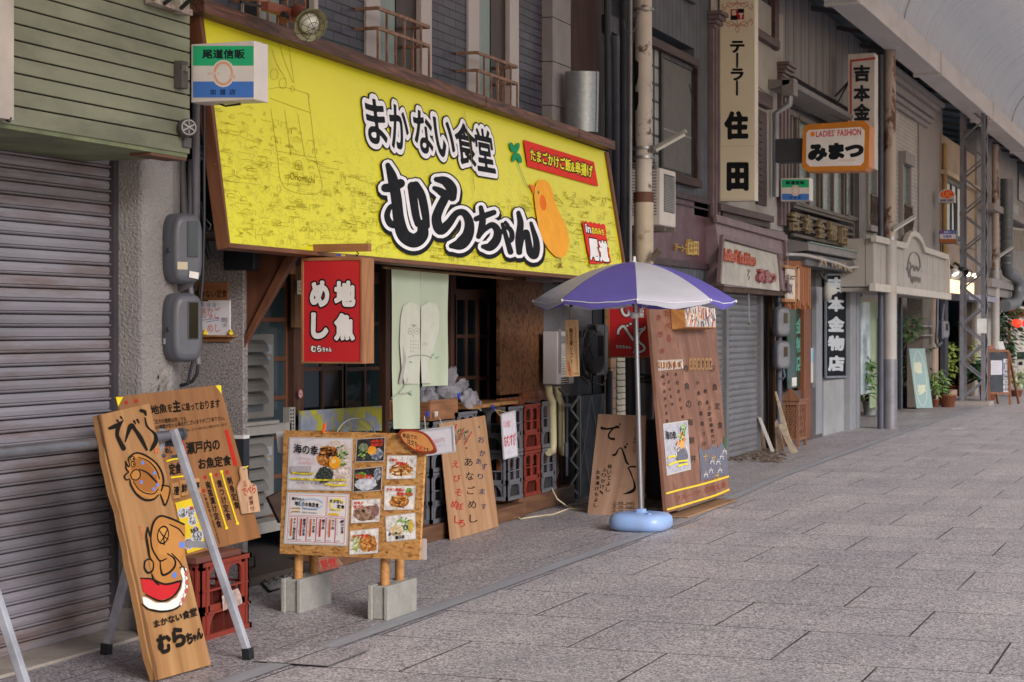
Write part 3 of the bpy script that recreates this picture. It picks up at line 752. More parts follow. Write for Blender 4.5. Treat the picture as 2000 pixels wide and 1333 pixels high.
for x, lab in ((400, 'yellow toy duck at the left end of the ledge below the cables'), (450.5, 'yellow toy duck at the right end of the ledge near the brace')):
    p = aY(x, 655, WY-.03); yl = pm('e8c81e', .4)
    t = thing('toy_duck', lab, 'toy', p, group='toy ducks on the ledge')
    MB(yl).lathe([(0, 0), (.012, .001), (.0165, .008), (.015, .016), (.006, .021), (0, .022)], p, n=14).lathe([(0, -.009), (.006, -.007), (.009, 0), (.006, .007), (0, .009)], p+Vector((.001, 0, .026)), n=12).prism([p+Vector((-.014, 0, .012)), p+Vector((-.024, 0, .022)), p+Vector((-.012, 0, .019))], (0, .006, 0)).out('body', t)
    MB(pm('d9722a', .4)).prism([p+Vector((.007, -.004, .024)), p+Vector((.016, -.004, .0245)), p+Vector((.007, -.004, .028))], (0, .008, 0)).out('beak', t)
# ================================================================== yellow signboard
XT, XB = -5.20, -5.04
SPL = pl3(aX(397, 28, XT), aX(1184, 297, XT), aX(450, 475, XB))
s = NT('yellow print'); v = s.co()
base = s.ramp(s.noise(v, .8, 4), [(.3, lin('dad222')), (.7, lin('e1d92a'))])
n1 = s.noise(v, 7., 9, .68, .2)
def iso(n_, k, wd):
    f = s.math('FRACT', s.math('MULTIPLY', n_, k)); return s.math('LESS_THAN', s.math('ABSOLUTE', s.math('SUBTRACT', f, .5)), wd)
wv2 = s.n('ShaderNodeTexNoise', i_Vector=v, i_Scale=4., i_Detail=5.)
vd = s.n('ShaderNodeVectorMath', operation='MULTIPLY_ADD', i_0=wv2.outputs['Color'], i_1=(.3, .3, .3), i_2=s.co((.8, 1.25, 1))).outputs[0]
vor = lambda k, t_: s.math('LESS_THAN', s.n('ShaderNodeTexVoronoi', feature='DISTANCE_TO_EDGE', i_Vector=vd, i_Scale=k).outputs['Distance'], t_)
gate = lambda k, a_: s.ramp(s.noise(v, k, 3), [(a_, 0), (a_+.03, 1)])
ln = s.math('MAXIMUM', s.math('MULTIPLY', vor(34., .06), gate(9., .47)), s.math('MULTIPLY', vor(15., .03), gate(5., .44)))
msk = s.ramp(s.noise(v, 1.5, 4, .6), [(.33, 0), (.42, 1)])
tc = s.n('ShaderNodeTexCoord').outputs['Object']; sp = s.n('ShaderNodeSeparateXYZ', i_Vector=tc)
low = s.ramp(s.math('MULTIPLY', sp.outputs[1], 1.), [(.5, 1), (.92, 0)])
hv = s.noise(s.co((.6, 5, 1)), 5., 6, .6); ln2 = s.math('MULTIPLY', iso(hv, 6., .03), s.ramp(s.noise(v, 2.2, 3), [(.5, 0), (.54, 1)]))
ink = s.math('MULTIPLY', s.math('MULTIPLY', s.math('MAXIMUM', ln, ln2), msk), low)
ink = s.math('MULTIPLY', ink, s.ramp(s.noise(v, 11, 3), [(.4, .08), (.6, .3)]))
col = s.mix(ink, base, lin('4d4408'))
m_yel = s.fin(col, .38, 0, .4, .1)
q = [(397, 28), (1184, 297), (1225, 548), (450, 475)]
sg = thing('yellow_signboard', 'long yellow shop signboard with bold outlined lettering and orange chick', 'sign', frame=frame_pl([onpl(x, y, SPL) for x, y in q], SPL))
panel('panel', '', '', q, SPL, .03, m_yel, th=sg, bev=0)
fw = wood('7d5138', '5d3827', 'X', .8); fwy = wood('7d5138', '5d3827', 'Y', .8)
def strip(a, b_, c, d_, m_, out=.022):
    P = [onpl(x, y, SPL, out) for x, y in (a, b_, c, d_)]; return MB(m_).prism(P, -SPL[1]*(out+.06))
strip((450, 475), (1225, 548), (1227, 555), (449, 484), fw).out('bottom_frame', sg, bev=.003)
strip((397, 28), (450, 475), (449, 484), (389, 28), fwy).out('end_frame', sg, bev=.003)
strip((1184, 297), (1225, 548), (1228, 555), (1189, 297), fwy).out('end_frame', sg, bev=.003)
BX = -5.10
P = [aX(*p, BX) for p in ((400, -3), (1202, 276), (1202, 293), (400, 25))]
bm = wood('82594a', '38231d', 'X', 1.5, knots=.9)
b = MB(bm)
for f0, f1 in ((0, .565), (.568, .86), (.863, 1)):
    A, B_ = P[0].lerp(P[1], f0), P[0].lerp(P[1], f1); D_, C2 = P[3].lerp(P[2], f0), P[3].lerp(P[2], f1); b.prism([A, B_, C2, D_], (-.3, 0, 0))
b.out('top_beam', sg, bev=.006)
d = Deco(SPL, .002, (400, 0, 3.332)); ol = '1c1d22'; wh = 'e9e6ea'
tl = '8a7d1e'
for pts in ([(410, 582), (520, 570), (668, 612), (682, 640)], [(430, 710), (470, 980), (520, 1222), (755, 1250), (722, 1025), (690, 755), (670, 605)], [(425, 640), (560, 690), (690, 735)], [(520, 715), (560, 1010)], [(605, 740), (650, 1015)], [(475, 985), (560, 1000), (725, 1028)], [(440, 330), (470, 420), (530, 520)], [(480, 265), (520, 400), (575, 540)], [(540, 265), (582, 540)], [(600, 1045), (585, 1080), (610, 1110), (632, 1080), (625, 1050), (600, 1045)], [(548, 1130), (540, 1215)]):
    d.stroke(pts, 1.8, tl, 4, taper=False)
for x, y, r in ((452, 485, 36), (508, 545, 34), (572, 580, 18)): d.stroke([(x+r*.7*math.cos(a), y+r*math.sin(a)) for a in np.linspace(0, 5.6, 9)], 1.8, tl, 3, closed=True)
d.text('Onomichi', [(556, 1122), (716, 1152), (716, 1196), (556, 1168)], tl)
# townscape sketch printed over the lower part of the panel
d.z(0, 0, 1); rk = random.Random(21); cq = [np.array(p_, float) for p_ in q]
for k in range(760):
    u_ = rk.random(); v_ = 1-.64*rk.random()**1.05*(.75+.25*math.sin(u_*7+1)); x, y = (cq[0]*(1-u_)+cq[1]*u_)*(1-v_)+(cq[3]*(1-u_)+cq[2]*u_)*v_
    if y > 468+(x-450)*.094: continue
    sl = .11+.2*(1-v_); a_ = rk.uniform(4, 13)*(1-.35*u_); h_ = rk.uniform(3, 9); ty = k % 6; f = lambda dx, dy: (x+dx, y+dy+sl*dx)
    if ty == 0: pts = [f(-a_, 0), f(-a_*.3, -h_), f(a_*.6, -h_), f(a_, 0), f(-a_, 0)]
    elif ty == 1: pts = [f(-a_*.6, h_), f(-a_*.6, -h_*.4), f(a_*.6, -h_*.4), f(a_*.6, h_)]
    elif ty == 2: pts = [f(-a_, 0), f(0, -h_*.8), f(a_, 0)]
    elif ty == 3: pts = [f(rk.uniform(-6, 6), rk.uniform(-4, 4)) for _ in range(7)]
    elif ty == 4: pts = [f(-a_*1.6, 0), f(a_*1.6, 0)]
    else: pts = [f(-a_*.4, -h_*.5), f(a_*.4, -h_*.5), f(a_*.4, h_*.5), f(-a_*.4, h_*.5), f(-a_*.4, 0), f(a_*.4, 0)]
    d.stroke(pts, rk.uniform(.4, .75), rk.choice(('9a8e1c', 'a89b20', '857a18')), 1, taper=False); d.w -= .00005
# small headline
d.z(0, 0, 1)
L1 = [('ま', [(712, 192), (748, 200), (757, 283), (722, 278)]), ('か', [(759, 203), (794, 212), (800, 294), (766, 287)]), ('な', [(806, 214), (840, 224), (848, 301), (813, 296)]), ('い', [(846, 230), (882, 240), (890, 312), (854, 302)]), ('食', [(886, 238), (924, 248), (934, 326), (895, 318)]), ('堂', [(926, 250), (958, 258), (968, 338), (934, 332)])]
d.rim(L1, [(.155, ol), (.125, wh), (.026, ol)], res=44)
# big name, brush strokes
d.z(664, 156, 3.409)
BN = [([(318, 568), (348, 650), (374, 780), (392, 930), (425, 1035), (495, 1072), (548, 1030), (548, 960)], [34, 66, 72, 76, 88, 95, 84, 60]), ([(300, 722), (350, 716), (405, 690)], [56, 62, 60]), ([(372, 836), (334, 850), (314, 905), (336, 958), (385, 965)], [30, 34, 40, 48, 60]), ([(482, 710), (490, 800), (505, 900), (522, 960)], [66, 56, 52, 50]), ([(505, 700), (542, 770), (566, 880), (578, 975)], [50, 56, 54, 44]),
 ([(640, 664), (700, 676), (742, 725), (748, 785)], [34, 62, 72, 56]), ([(628, 722), (670, 745), (700, 778), (662, 860), (642, 930), (668, 1000), (722, 960), (775, 892), (826, 888), (860, 950), (852, 1032), (804, 1092), (740, 1108)], [30, 50, 58, 60, 66, 70, 56, 44, 48, 62, 76, 82, 34]),
 ([(905, 928), (960, 908), (1026, 884)], [36, 42, 36]), ([(938, 850), (950, 925), (940, 1000), (922, 1046)], [30, 44, 46, 34]), ([(925, 1042), (960, 1000), (1012, 968), (1048, 1005), (1042, 1065), (1000, 1112), (952, 1112)], [30, 34, 42, 52, 60, 60, 30]),
 ([(1066, 1026), (1108, 984), (1140, 1008), (1144, 1058), (1118, 1086)], [26, 30, 34, 36, 24]), ([(1082, 962), (1104, 1040), (1136, 1148)], [26, 32, 40]), ([(1102, 950), (1118, 972)], [24, 26]),
 ([(1188, 886), (1202, 960), (1190, 1060), (1194, 1150)], [30, 44, 48, 40]), ([(1196, 1140), (1216, 1055), (1240, 1015), (1254, 1080), (1268, 1150), (1298, 1168), (1308, 1085), (1272, 955)], [32, 30, 40, 44, 50, 52, 44, 24])]
for gx, gy, gw_, c_ in ((5, 20, 62, ol), (0, 0, 62, ol), (0, 0, 44, wh), (0, 0, 0, ol)):
    for p_, w_ in BN: d.stroke([(x+gx, y+gy) for x, y in p_], [q_+gw_ for q_ in w_], c_, 7)
d.z(800, 0, 3.332)
gr = '1f8f5e'
for x, y, r_ in ((668, 960, -.5), (700, 962, .4), (684, 1022, .5), (714, 1030, -.5)): d.ell(x, y, 15, 34, gr, r_*.7, n=18)
d.stroke([(705, 1060), (740, 1150), (775, 1225)], 3, gr)
d.poly([(742, 910), (1200, 1055), (1228, 1215), (768, 1085)], 'd8392f')
d.rim([('たまごかけご飯&串揚げ', [(786, 968), (1190, 1080), (1190, 1160), (790, 1045)])], [(.13, '2b1a1a'), (.03, 'e3da3c')], res=34)
d.z(800, 350, 3.332)
d.poly([(815, 60), (828, 22), (850, 5), (880, 5), (905, 22), (928, 68), (945, 140), (962, 190), (985, 240), (1012, 290), (1030, 340), (1039, 400), (1034, 455), (1018, 495), (985, 515), (950, 505), (905, 460), (868, 400), (840, 320), (820, 200), (810, 110)], 'eea53a')
d.poly([(775, 32), (815, 45), (808, 98)], 'e0762f').ell(868, 155, 21, 52, 'e2702b', -.12).ell(838, 87, 5, 11, '1f6b4a')
d.stroke([(984, 516), (985, 575)], 5, '8a5a22').stroke([(966, 548), (985, 562), (998, 578)], 4, '8a5a22').stroke([(968, 580), (985, 562), (992, 545)], 4, '8a5a22')
jag = []
for i in range(44):
    u = i/44*4; k = int(u); f_ = u-k; c4 = [(1122, 272), (1272, 298), (1312, 548), (1172, 552)]; a, c = np.array(c4[k]), np.array(c4[(k+1) % 4])
    p = a+(c-a)*f_; p += np.array([(random.uniform(-1, 1))*6, (1 if i % 2 else -1)*5]); jag.append(tuple(p))
d.poly(jag, 'd8392f'); d.rim([('in', [(1143, 292), (1176, 306), (1182, 352), (1150, 344)])], [(.12, '2b1a1a'), (.03, 'e8e4e4')])
d.rim([('おのみち', [(1184, 312), (1262, 328), (1266, 366), (1190, 356)])], [(.12, '7a1c18'), (.04, 'e3da3c')])
d.rim([('尾', [(1165, 392), (1220, 402), (1234, 528), (1180, 520)]), ('道', [(1232, 404), (1282, 412), (1298, 534), (1244, 530)])], [(.12, '2b1a1a'), (.06, 'e8e4e4')])
d.z(0, 0, 1).stroke([(907, 218), (914, 262), (920, 300), (927, 372)], .8, '8a7a1e', 2, taper=False)
d.out('lettering', sg)
# floodlight on the beam
LX = -4.93
t = thing('floodlight', 'red brown caged floodlight on the dark beam above the yellow sign', 'lamp', aX(560, 45, LX))
rb = pm('8a4a3c', .5, var=.2, sc=6, dirt='4a2a24', damt=.6, dsc=6)
MB(rb).bar(aX(517, 12, LX), aX(570, 28, LX), .05, .05).bar(aX(552, 20, LX), aX(556, 45, LX), .05, .04).tube([aX(548, 26, LX), aX(578, 40, LX)], .022, 10).out('bracket', t, bev=.004)
MB(pm('202024', .5)).tube([aX(553, 28, LX+.06), aX(560, 33, LX+.06)], .018, 10).out('knob', t)
h0, h1, h2, h3 = aX(592, 28, LX+.05), aX(602, 45, LX+.1), aX(609, 60, LX+.14), aX(613, 66, LX+.16)
c0 = aX(577, 17, LX+.02); axl = ((CP-c0).normalized()*.82+Vector((C_, S_, 0))*.39-Vector((0, 0, .43))).normalized()

MB(rb).lathe([(0, -.01), (.028, 0), (.04, .02), (.045, .06), (.047, .13), (.05, .15), (.05, .152)], c0, axl, 20).out('lamp_body', t)
shd = c0+axl*.148
MB(pm('8d8766', .4, .1, dirt='6b6648', damt=.4)).lathe([(.05, 0), (.055, .02), (.075, .045), (.09, .06), (.098, .085), (.1, .09), (.094, .088), (.07, .055), (.03, .03), (.0, .025)], shd, axl, 28).out('shade', t)
s = NT('bulb'); s.fin(lin('d0cdc0'), .05, 0, .8, .8)
MB(s.m).lathe([(.0, .03), (.04, .035), (.06, .06), (.05, .088), (.025, .105), (0, .11)], shd, axl, 20).out('bulb', t)
b = MB(pm('3c3a36', .4, .5)); u = axl.orthogonal().normalized(); w_ = axl.cross(u)
for k in range(4):
    a = math.pi*k/4; dd = u*math.cos(a)+w_*math.sin(a)
    b.tube([shd+axl*(.085+.05*math.sin(x))+dd*.098*math.cos(x)+axl*.001*k for x in np.linspace(0, math.pi, 11)], .0017, 5)
for r_, z_ in ((.098, .088), (.07, .12), (.035, .132)): b.tube([shd+axl*z_+(u*math.cos(a)+w_*math.sin(a))*r_ for a in np.linspace(0, 6.283, 22)], .0017, 5)
b.out('wire_cage', t)
MB(blk).tube([aX(470, 4, LX-.05), aX(520, 15, LX-.02), aX(575, 15, LX), aX(583, 22, LX+.02)], .008, 7).out('power_cable', label='black cable running along the beam to the floodlight', cat='cable')
# duct standing on the beam
t = thing('duct_pipe', 'short galvanised metal duct standing up from the end of the beam', 'duct', aX(1130, 252, -5.28))
c = aX(1135, 258, -5.28); tp = aX(1137, 141, -5.26); rr_ = .148
s = NT('galvanised'); v = s.co(); vo = s.n('ShaderNodeTexVoronoi', i_Vector=v, i_Scale=45.).outputs['Color']; f = s.n('ShaderNodeSeparateColor', i_Color=vo).outputs[0]
m_galv = s.fin(s.ramp(f, [(0, lin('90959b')), (1, lin('9da1a6'))]), .42, .55)
MB(m_galv).tube([c, tp], rr_, 32, caps=False).tube([c, tp-Vector((0, 0, .004))], rr_-.006, 32, caps=False).out('pipe', t)
MB(m_galv).bar(c+Vector((.149, -.03, 0)), tp+Vector((.149, -.03, 0)), .012, .004).out('seam', t)
# ================================================================== restaurant building
rs = thing('restaurant_building', 'two storey restaurant with dark slate tiles and tall white framed windows', 'building', (-6, 12.5, 0))
BRX = -5.55
m_brick = tiles('slate tiles', '454554', '18181f', .235, .066, .006, 1, .2, .5, .42)
jam = pm('b9b1b1', .6, var=.1, sc=2, dirt='8a7f7d', damt=.4, dsc=2)
Yw = lambda px: YX(px, BRX)
segs = [(380, 500), (622, 711), (844, 911), (1014, 1067)]
b = MB(m_brick)
for a, c in segs: b.box(BRX-.1, BRX, Yw(a), Yw(c), 2.2, 6.3)
b.out('tile_wall', rs)
def window(jl, ol_, orr, jr, rail):
    b = MB(jam); b.box(BRX-.06, BRX+.02, Yw(jl), Yw(ol_), 2.4, 6.3); b.box(BRX-.06, BRX+.02, YX(orr+(jr-orr)*.38, BRX+.02), YX(jr, BRX+.02), 2.4, 6.3)
    w_ = b.out('window', rs, bev=.004)
    Xi = BRX-.03; y0, y1 = Yw(ol_)-.1, YX(jr, BRX)-.02; ym = YX(ol_+(orr-ol_)*.46, Xi)
    MB(pm('8b9898', .8, var=.1, st=(1, 6, .4), sc=6)).box(Xi-.03, Xi, y0, ym, 2.4, 6.3).out('curtain', w_)
    MB(wood('3a2624', '241716', 'Z', .5, .4)).box(Xi-.05, Xi+.01, ym, y1, 2.4, 6.3).out('shutter_panel', w_)
    (xa_, ya_), (xb_, yb_) = rail
    RXo = BRX+.17; rr = pm('7f5a48', .6, var=.2, sc=8, dirt='b29480', damt=.5, dsc=14); b = MB(rr)
    Y0_, Y1_ = YX(xa_, RXo), YX(xb_, RXo)
    for zt in (zX(xa_, ya_, RXo), zX(xa_, ya_, RXo)-.135):
        b.bar((RXo, Y0_, zt), (RXo, Y1_, zt), .018, .022); b.bar((BRX-.1, Y1_, zt), (RXo, Y1_, zt), .018, .022); b.bar((BRX-.1, Y0_, zt), (RXo, Y0_, zt), .018, .022)
    zt = zX(xa_, ya_, RXo); n = 6
    for k in range(n+1):
        yy = Y0_+(Y1_-Y0_)*k/n; b.bar((RXo, yy, 2.95), (RXo, yy, zt-(.0 if k % 2 else .135)), .014, .014, (1, 0, 0))
    b.bar((RXo-.13, Y1_, 2.95), (RXo-.13, Y1_, zt), .014, .014, (1, 0, 0))
    b.out('railing', rs)
window(470, 490, 610, 622, ((505, -45), (612, -5)))
window(711, 738, 810, 844, ((738, 16), (838, 56)))
window(911, 932, 985, 1014, ((932, 103), (1010, 131)))
stn = pm('8f8889', .75, var=.12, sc=2.5, bump=.25, bsc=60, dirt='5f5958', damt=.5, dsc=1.6, st=(1, 1, .5))
b = MB(stn); PXs = -5.45
y0, y1 = YX(1080, PXs), YX(1115, PXs); zz = 2.0
while zz < 6.2: b.box(PXs-.25, PXs, y0, y1, zz, zz+.375); zz += .38
b.out('stone_pier', rs, bev=.006)
MB(wood('49322c', '33221f', 'Z', .4, .7)).box(-5.75, -5.6, YX(1110, -5.6), YX(1175, -5.6), 2.0, 6.3).out('board_wall', rs)
MB(pm('3a3c44', .7)).box(-6.5, -5.75, 9.3, 16.6, 2.2, 2.3).out('ceiling', rs)
dkw = wood('54362a', '37221a', 'Z', .6); dkx = wood('54362a', '37221a', 'Y', .6)
MB(wood('3f2a22', '291a15', 'Y', .6)).box(-6.05, -5.12, 9.05, 16.3, 2.12, 2.14).out('canopy_soffit', rs)
# slanted plank brace under the sign
b = MB(wood('6e4331', '4f2e22', 'Z', .6))
b.prism([aY(566, 490, 10.06), aY(584, 493, 10.06), aY(482, 668, 10.06), aY(477, 692, 10.06), aY(474, 515, 10.06), aY(505, 490, 10.06)], (0, .035, 0))
b.out('sign_brace', rs, bev=.003)
b = MB(wood('7b4c36', '5a3627', 'Z', .6)); b.prism([aY(566, 489, 10.05), aY(585, 492, 10.05), aY(482, 672, 10.05), aY(475, 694, 10.05), aY(475, 668, 10.05)], (0, -.02, 0)); b.out('brace_edge', rs, bev=.002)
# sliding doors and glazing
DX = -6.0
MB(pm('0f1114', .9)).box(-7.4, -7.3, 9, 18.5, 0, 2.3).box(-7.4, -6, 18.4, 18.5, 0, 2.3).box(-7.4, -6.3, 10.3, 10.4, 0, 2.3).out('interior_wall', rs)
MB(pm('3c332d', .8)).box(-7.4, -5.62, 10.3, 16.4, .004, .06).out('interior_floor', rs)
gl = glass('0d1519', .08)
def door(p0, p1, yt, yb, cols, rows, X=DX, mat=(dkw, dkx), gmat=None):
    y0, y1 = YX(p0, X), YX(p1, X); zt, zb_ = zX(p0, yt, X), zX(p0, yb, X); fwid = .055
    b = MB(mat[0])
    for k in range(cols+1):
        yy = y0+(y1-y0)*k/cols; wd = fwid if k in (0, cols) else .028; b.box(X-.035, X, yy-wd/2, yy+wd/2, zb_, zt)
    b.m(mat[1])
    for k in range(rows+1):
        zz = zb_+(zt-zb_)*k/rows; hh = .09 if k in (0, rows) else .03; b.box(X-.03, X-.004, y0, y1, zz-hh/2, zz+hh/2)
    dd = b.out('door', rs, bev=.002)
    MB(gmat or gl).box(X-.022, X-.016, y0, y1, zb_, zt).out('pane', dd)
ltw = (wood('6e4733', '523325', 'Z', .6), wood('6e4733', '523325', 'Y', .6))
door(478, 563, 545, 1020, 1, 6, mat=ltw, gmat=glass('2c383f', .15))
door(590, 672, 540, 905, 2, 4); door(674, 752, 540, 905, 2, 4, gmat=glass('16282b', .1))
door(890, 934, 575, 905, 2, 4, DX+.05); door(934, 978, 575, 905, 2, 4, DX+.02)
for p in (575, 584.5, 754, 882): b = MB(dkw); fbox(b, DX+.05, p, p+9, 500, 1010, .09); b.out('door_post', rs, bev=.004)
fb = MB(wood('5a3a2c', '3b251d', 'Y', .6)); fb.box(DX-.04, DX, YX(585, DX), YX(760, DX), 0.06, zX(590, 905, DX)).box(DX-.04, DX, YX(880, DX), YX(980, DX), .06, zX(890, 905, DX)); fb.out('door_kickboard', rs)
b = MB(wood('7a5a3e', '5a3f2c', 'Z')); fbox(b, DX+.08, 576, 588, 520, 640, .03, ref=576); b.m(wood('b8894f', '9a6c3c', 'Z')); fbox(b, DX+.1, 558, 577, 500, 535, .02, ref=560); b.out('lintel_block', rs)
t, P = panel('round_sticker', 'small white certificate card pinned beside the red hanging sign', 'sticker', (581, 548, 590, 575), plX(DX+.12), .004, pm('d8d2cf', .5)); d = Deco(plX(DX+.12)); d.stroke([(585+3*math.cos(a), 558+5*math.sin(a)) for a in np.linspace(0, 5.8, 8)], 1, 'b55a5a', 3, closed=True).rect(583, 568, 588, 570, '8a6a6a'); d.out('lettering', t)
d = Deco(plX(DX+.085)); d.z(440, 560, 4.444).ell(654, 932, 19, 38, 'b55a52', n=22).ell(654, 932, 15, 31, '9a8c88', n=22).stroke([(644, 912), (664, 952)], 4, 'b55a52'); d.rect(644, 930, 664, 936, '3a3030'); d.out('no_smoking_sticker', label='round red ringed no smoking sticker on the dark door post', cat='sticker')
OX = -5.74
b = MB(osb('6e4a30', '523420', '332014', .6, .55)); b.box(OX-.03, OX, YX(976, OX), YX(1062, OX), 1.03, 2.12); b.out('chipboard_panel', rs)
s_ = NT('wainscot'); v = s_.co(); wv = s_.n('ShaderNodeTexWave', i_Vector=s_.co((0, 1, 0)), i_Scale=5.5, bands_direction='Y').outputs['Fac']
cw = s_.ramp(s_.noise(s_.co((10, 14, .8)), 1.6, 6), [(.3, lin('6a3a26')), (.7, lin('94583a'))]); s_.bump(s_.ramp(wv, [(.0, 0), (.12, 1)]), .6, .006)
m_wns = s_.fin(s_.mix(s_.ramp(wv, [(.0, .8), (.1, 0)]), cw, lin('2a1710')), .5)
MB(m_wns).box(OX-.03, OX, YX(976, OX), YX(1096, OX), .1, 1.0).out('wainscot', rs)
for z0_, z1_ in ((.98, 1.045), (.06, .13)): MB(wood('8a5337', '6a3d29', 'Y')).box(OX-.03, OX+.012, YX(1020, OX), YX(1100, OX), z0_, z1_).out('wainscot_rail', rs, bev=.003)
con = pm('6d6a6d', .85, var=.15, sc=2.5, bump=.5, bsc=45, dirt='3b393c', damt=.5, dsc=2)
MB(con).box(OX-.2, OX-.02, YX(1060, OX), YX(1205, OX), 0, 2.2).out('concrete_wall', rs)
MB(con).box(OX-.03, OX+.02, YX(1097, OX), YX(1108, OX), 0, 1.0).out('concrete_post', rs)
b = MB(wood('7b573f', '543829', 'Y', .6, stain='4a3a30'))
A = [aZ(690, 1105, 0), aZ(1080, 985, 0)]; b.box(-5.75, -5.54, 11.2, A[1].y-1.2, .006, .125); b.box(-5.75, -5.60, A[1].y-1.19, A[1].y+.25, .006, .16); b.out('timber_sill', rs, bev=.008)
# live edge counter
t = thing('counter_shelf', 'live edge wooden shelf board below the small paned doors', 'shelf', aX(980, 785, -5.6))
y0, y1 = YX(925, -5.55), YX(1018, -5.65); pts = [(-5.95, y0)]; 
z0 = zX(985, 786, -5.58)
for k in range(9): pts.append((-5.56+.02*math.sin(k*2.1)-.012*k, y0+(y1-y0)*k/8))
pts.append((-5.95, y1))
MB(wood('a8794a', '7d5431', 'Y', .8)).prism([(x, y, z0) for x, y in pts], (0, 0, -.03)).out('shelf_board', t, bev=.004)
MB(dkw).box(-5.93, -5.75, y0+.1, y0+.16, z0-.25, z0-.03).box(-5.93, -5.75, y1-.16, y1-.1, z0-.25, z0-.03).out('shelf_bracket', t)
# box with cable gutter under the sign's left end
b = MB(pm('262b33', .45)); gbox(b, 10.0, 437, 497, 480, 528, .2); b.out('dark_box', label='dark blue box on the rough wall under the sign corner', cat='box', bev=.01)
# ================================================================== air conditioners behind the wall
def ac(label, yt, yb):
    X = -5.72; y0, y1 = 10.16, YX(536, X); z1, z0 = zX(515, yt, X), zX(515, yb, X)
    t = thing('air_conditioner', label, 'air conditioner', (X-.15, (y0+y1)/2, z0), group='air conditioners stacked by the wall')
    wm = pm('6f6c68', .45, var=.08, dirt='7d756c', damt=.4, dthr=.64)
    MB(wm).box(X-.3, X, y0, y1, z0, z1).out('case', t, bev=.012)
    ye = YX(513, X); MB(pm('55565a', .6)).box(X-.02, X+.006, y0+.02, ye, z0+.05, z1-.04).out('grille', t)
    b = MB(pm('63605c', .5)); n = 5
    for k in range(n):
        zc_ = z0+.09+(z1-z0-.13)*(k+.1)/n; hh = (z1-z0)*.13
        pr = [(0, hh), (.015, hh*.95), (.035, hh*.7), (.048, hh*.3), (.05, 0), (.046, .0), (.03, .0), (0, .02)]
        V = [(X+.004+x, y, zc_+z) for y in (y0+.03, ye-.015) for x, z in pr]; m_ = len(pr)
        b.add(V, [(i, (i+1) % m_, m_+(i+1) % m_, m_+i) for i in range(m_)]+[list(range(m_))[::-1], list(range(m_, 2*m_))])
    b.out('louver', t)
    b = MB(pm('5a86b5', .5)); b.box(X, X+.002, YX(522, X), YX(529, X), z0+(z1-z0)*.69, z0+(z1-z0)*.71); b.m(pm('b58a4a', .5)).box(X, X+.002, YX(522, X), YX(527, X), z0+(z1-z0)*.71, z0+(z1-z0)*.73); b.m(pm('8b8d92', .5)).box(X, X+.002, YX(521, X), YX(531, X), z0+(z1-z0)*.76, z0+(z1-z0)*.87); b.out('sticker', t)
ac('upper air conditioner with scooped louvers behind the rough wall', 652, 818); ac('lower air conditioner behind the chopping board tag', 853, 1010)
t = thing('steel_rack', 'pale slotted steel rack carrying the air conditioners', 'rack', (-5.75, 11, 0))
wr = pm('8d8984', .5, var=.1, dirt='6d655e', damt=.4)
for u0, u1, u2, u3, u4, u5 in ((-5.66, 470, 570, 830, 849, .3), (-5.64, 470, 546, 823, 830, .12), (-5.60, 478, 560, 1020, 1042, .4)): b = MB(wr); fbox(b, u0, u1, u2, u3, u4, u5, ref=520); b.out('shelf_beam', t, bev=.003)
b = MB(wr); fbox(b, -5.66, 566, 577, 796, 1040, .05, ref=570); b.out('upright', t, bev=.002)
b = MB(pm('2b2b30')); 
for k in range(7): fbox(b, -5.657, 568, 570, 800+k*7, 804+k*7, .004, ref=570); fbox(b, -5.657, 572.5, 574.5, 800+k*7, 804+k*7, .004, ref=570)
b.out('slot', t)
# ================================================================== map picture and fan behind the menu board
s = NT('map print'); v = s.co(); n = s.noise(v, 5.5, 7, .62, .3)
col = s.ramp(n, [(.40, lin('6f7484')), (.49, lin('7d8190')), (.51, lin('8d8a2c')), (.62, lin('a09a2a')), (.7, lin('5f6430'))])
s.fin(col, .35)
panel('map_picture', 'large grey and yellow map picture leaning against the dark doors', 'picture', [(588, 803), (746, 793), (746, 842), (588, 842)], plX(-5.86), .02, s.m)
t = thing('electric_fan', 'round electric fan with wire guard behind the menu board', 'fan', aX(690, 905, -5.7))
c = aX(692, 862, -5.7); fr = zX(692, 817, -5.7)-zX(692, 862, -5.7); b = MB(pm('b3afb0', .4)); axn = Vector((.8, -.6, 0)); u = Vector((.6, .8, 0))
for k in range(44):
    a = 2*math.pi*k/44; dd = u*math.cos(a)+Vector((0, 0, 1))*math.sin(a); b.tube([c+axn*.05+dd*.04, c+axn*.045+dd*fr*.7, c+dd*fr], .0016, 4, caps=False)
for r_ in (1, .72, .4): b.tube([c+axn*(.045*(1-r_*.5))+(u*math.cos(a)+Vector((0, 0, 1))*math.sin(a))*fr*r_ for a in np.linspace(0, 6.283, 40)], .005 if r_ == 1 else .002, 6)
b.out('wire_guard', t)
MB(pm('6c6e78', .4)).lathe([(0, .05), (.035, .045), (.045, .02), (.045, -.06), (0, -.08)], c, axn, 20).tube([c-axn*.03, Vector((c.x, c.y, .08))], .014, 8).lathe([(.15, 0), (.15, .02), (.05, .035), (0, .04)], Vector((c.x, c.y, .065)), n=24).out('stand', t)
b = MB(pm('7b8794', .3))
for k in range(3):
    a = 2.1*k; dd = u*math.cos(a)+Vector((0, 0, 1))*math.sin(a); ee = u*math.cos(a+.7)+Vector((0, 0, 1))*math.sin(a+.7); b.poly([c+dd*.03, c+dd*fr*.8, c+(dd+ee)*.45*fr+axn*.03, c+ee*fr*.7+axn*.02])
b.out('blade', t)
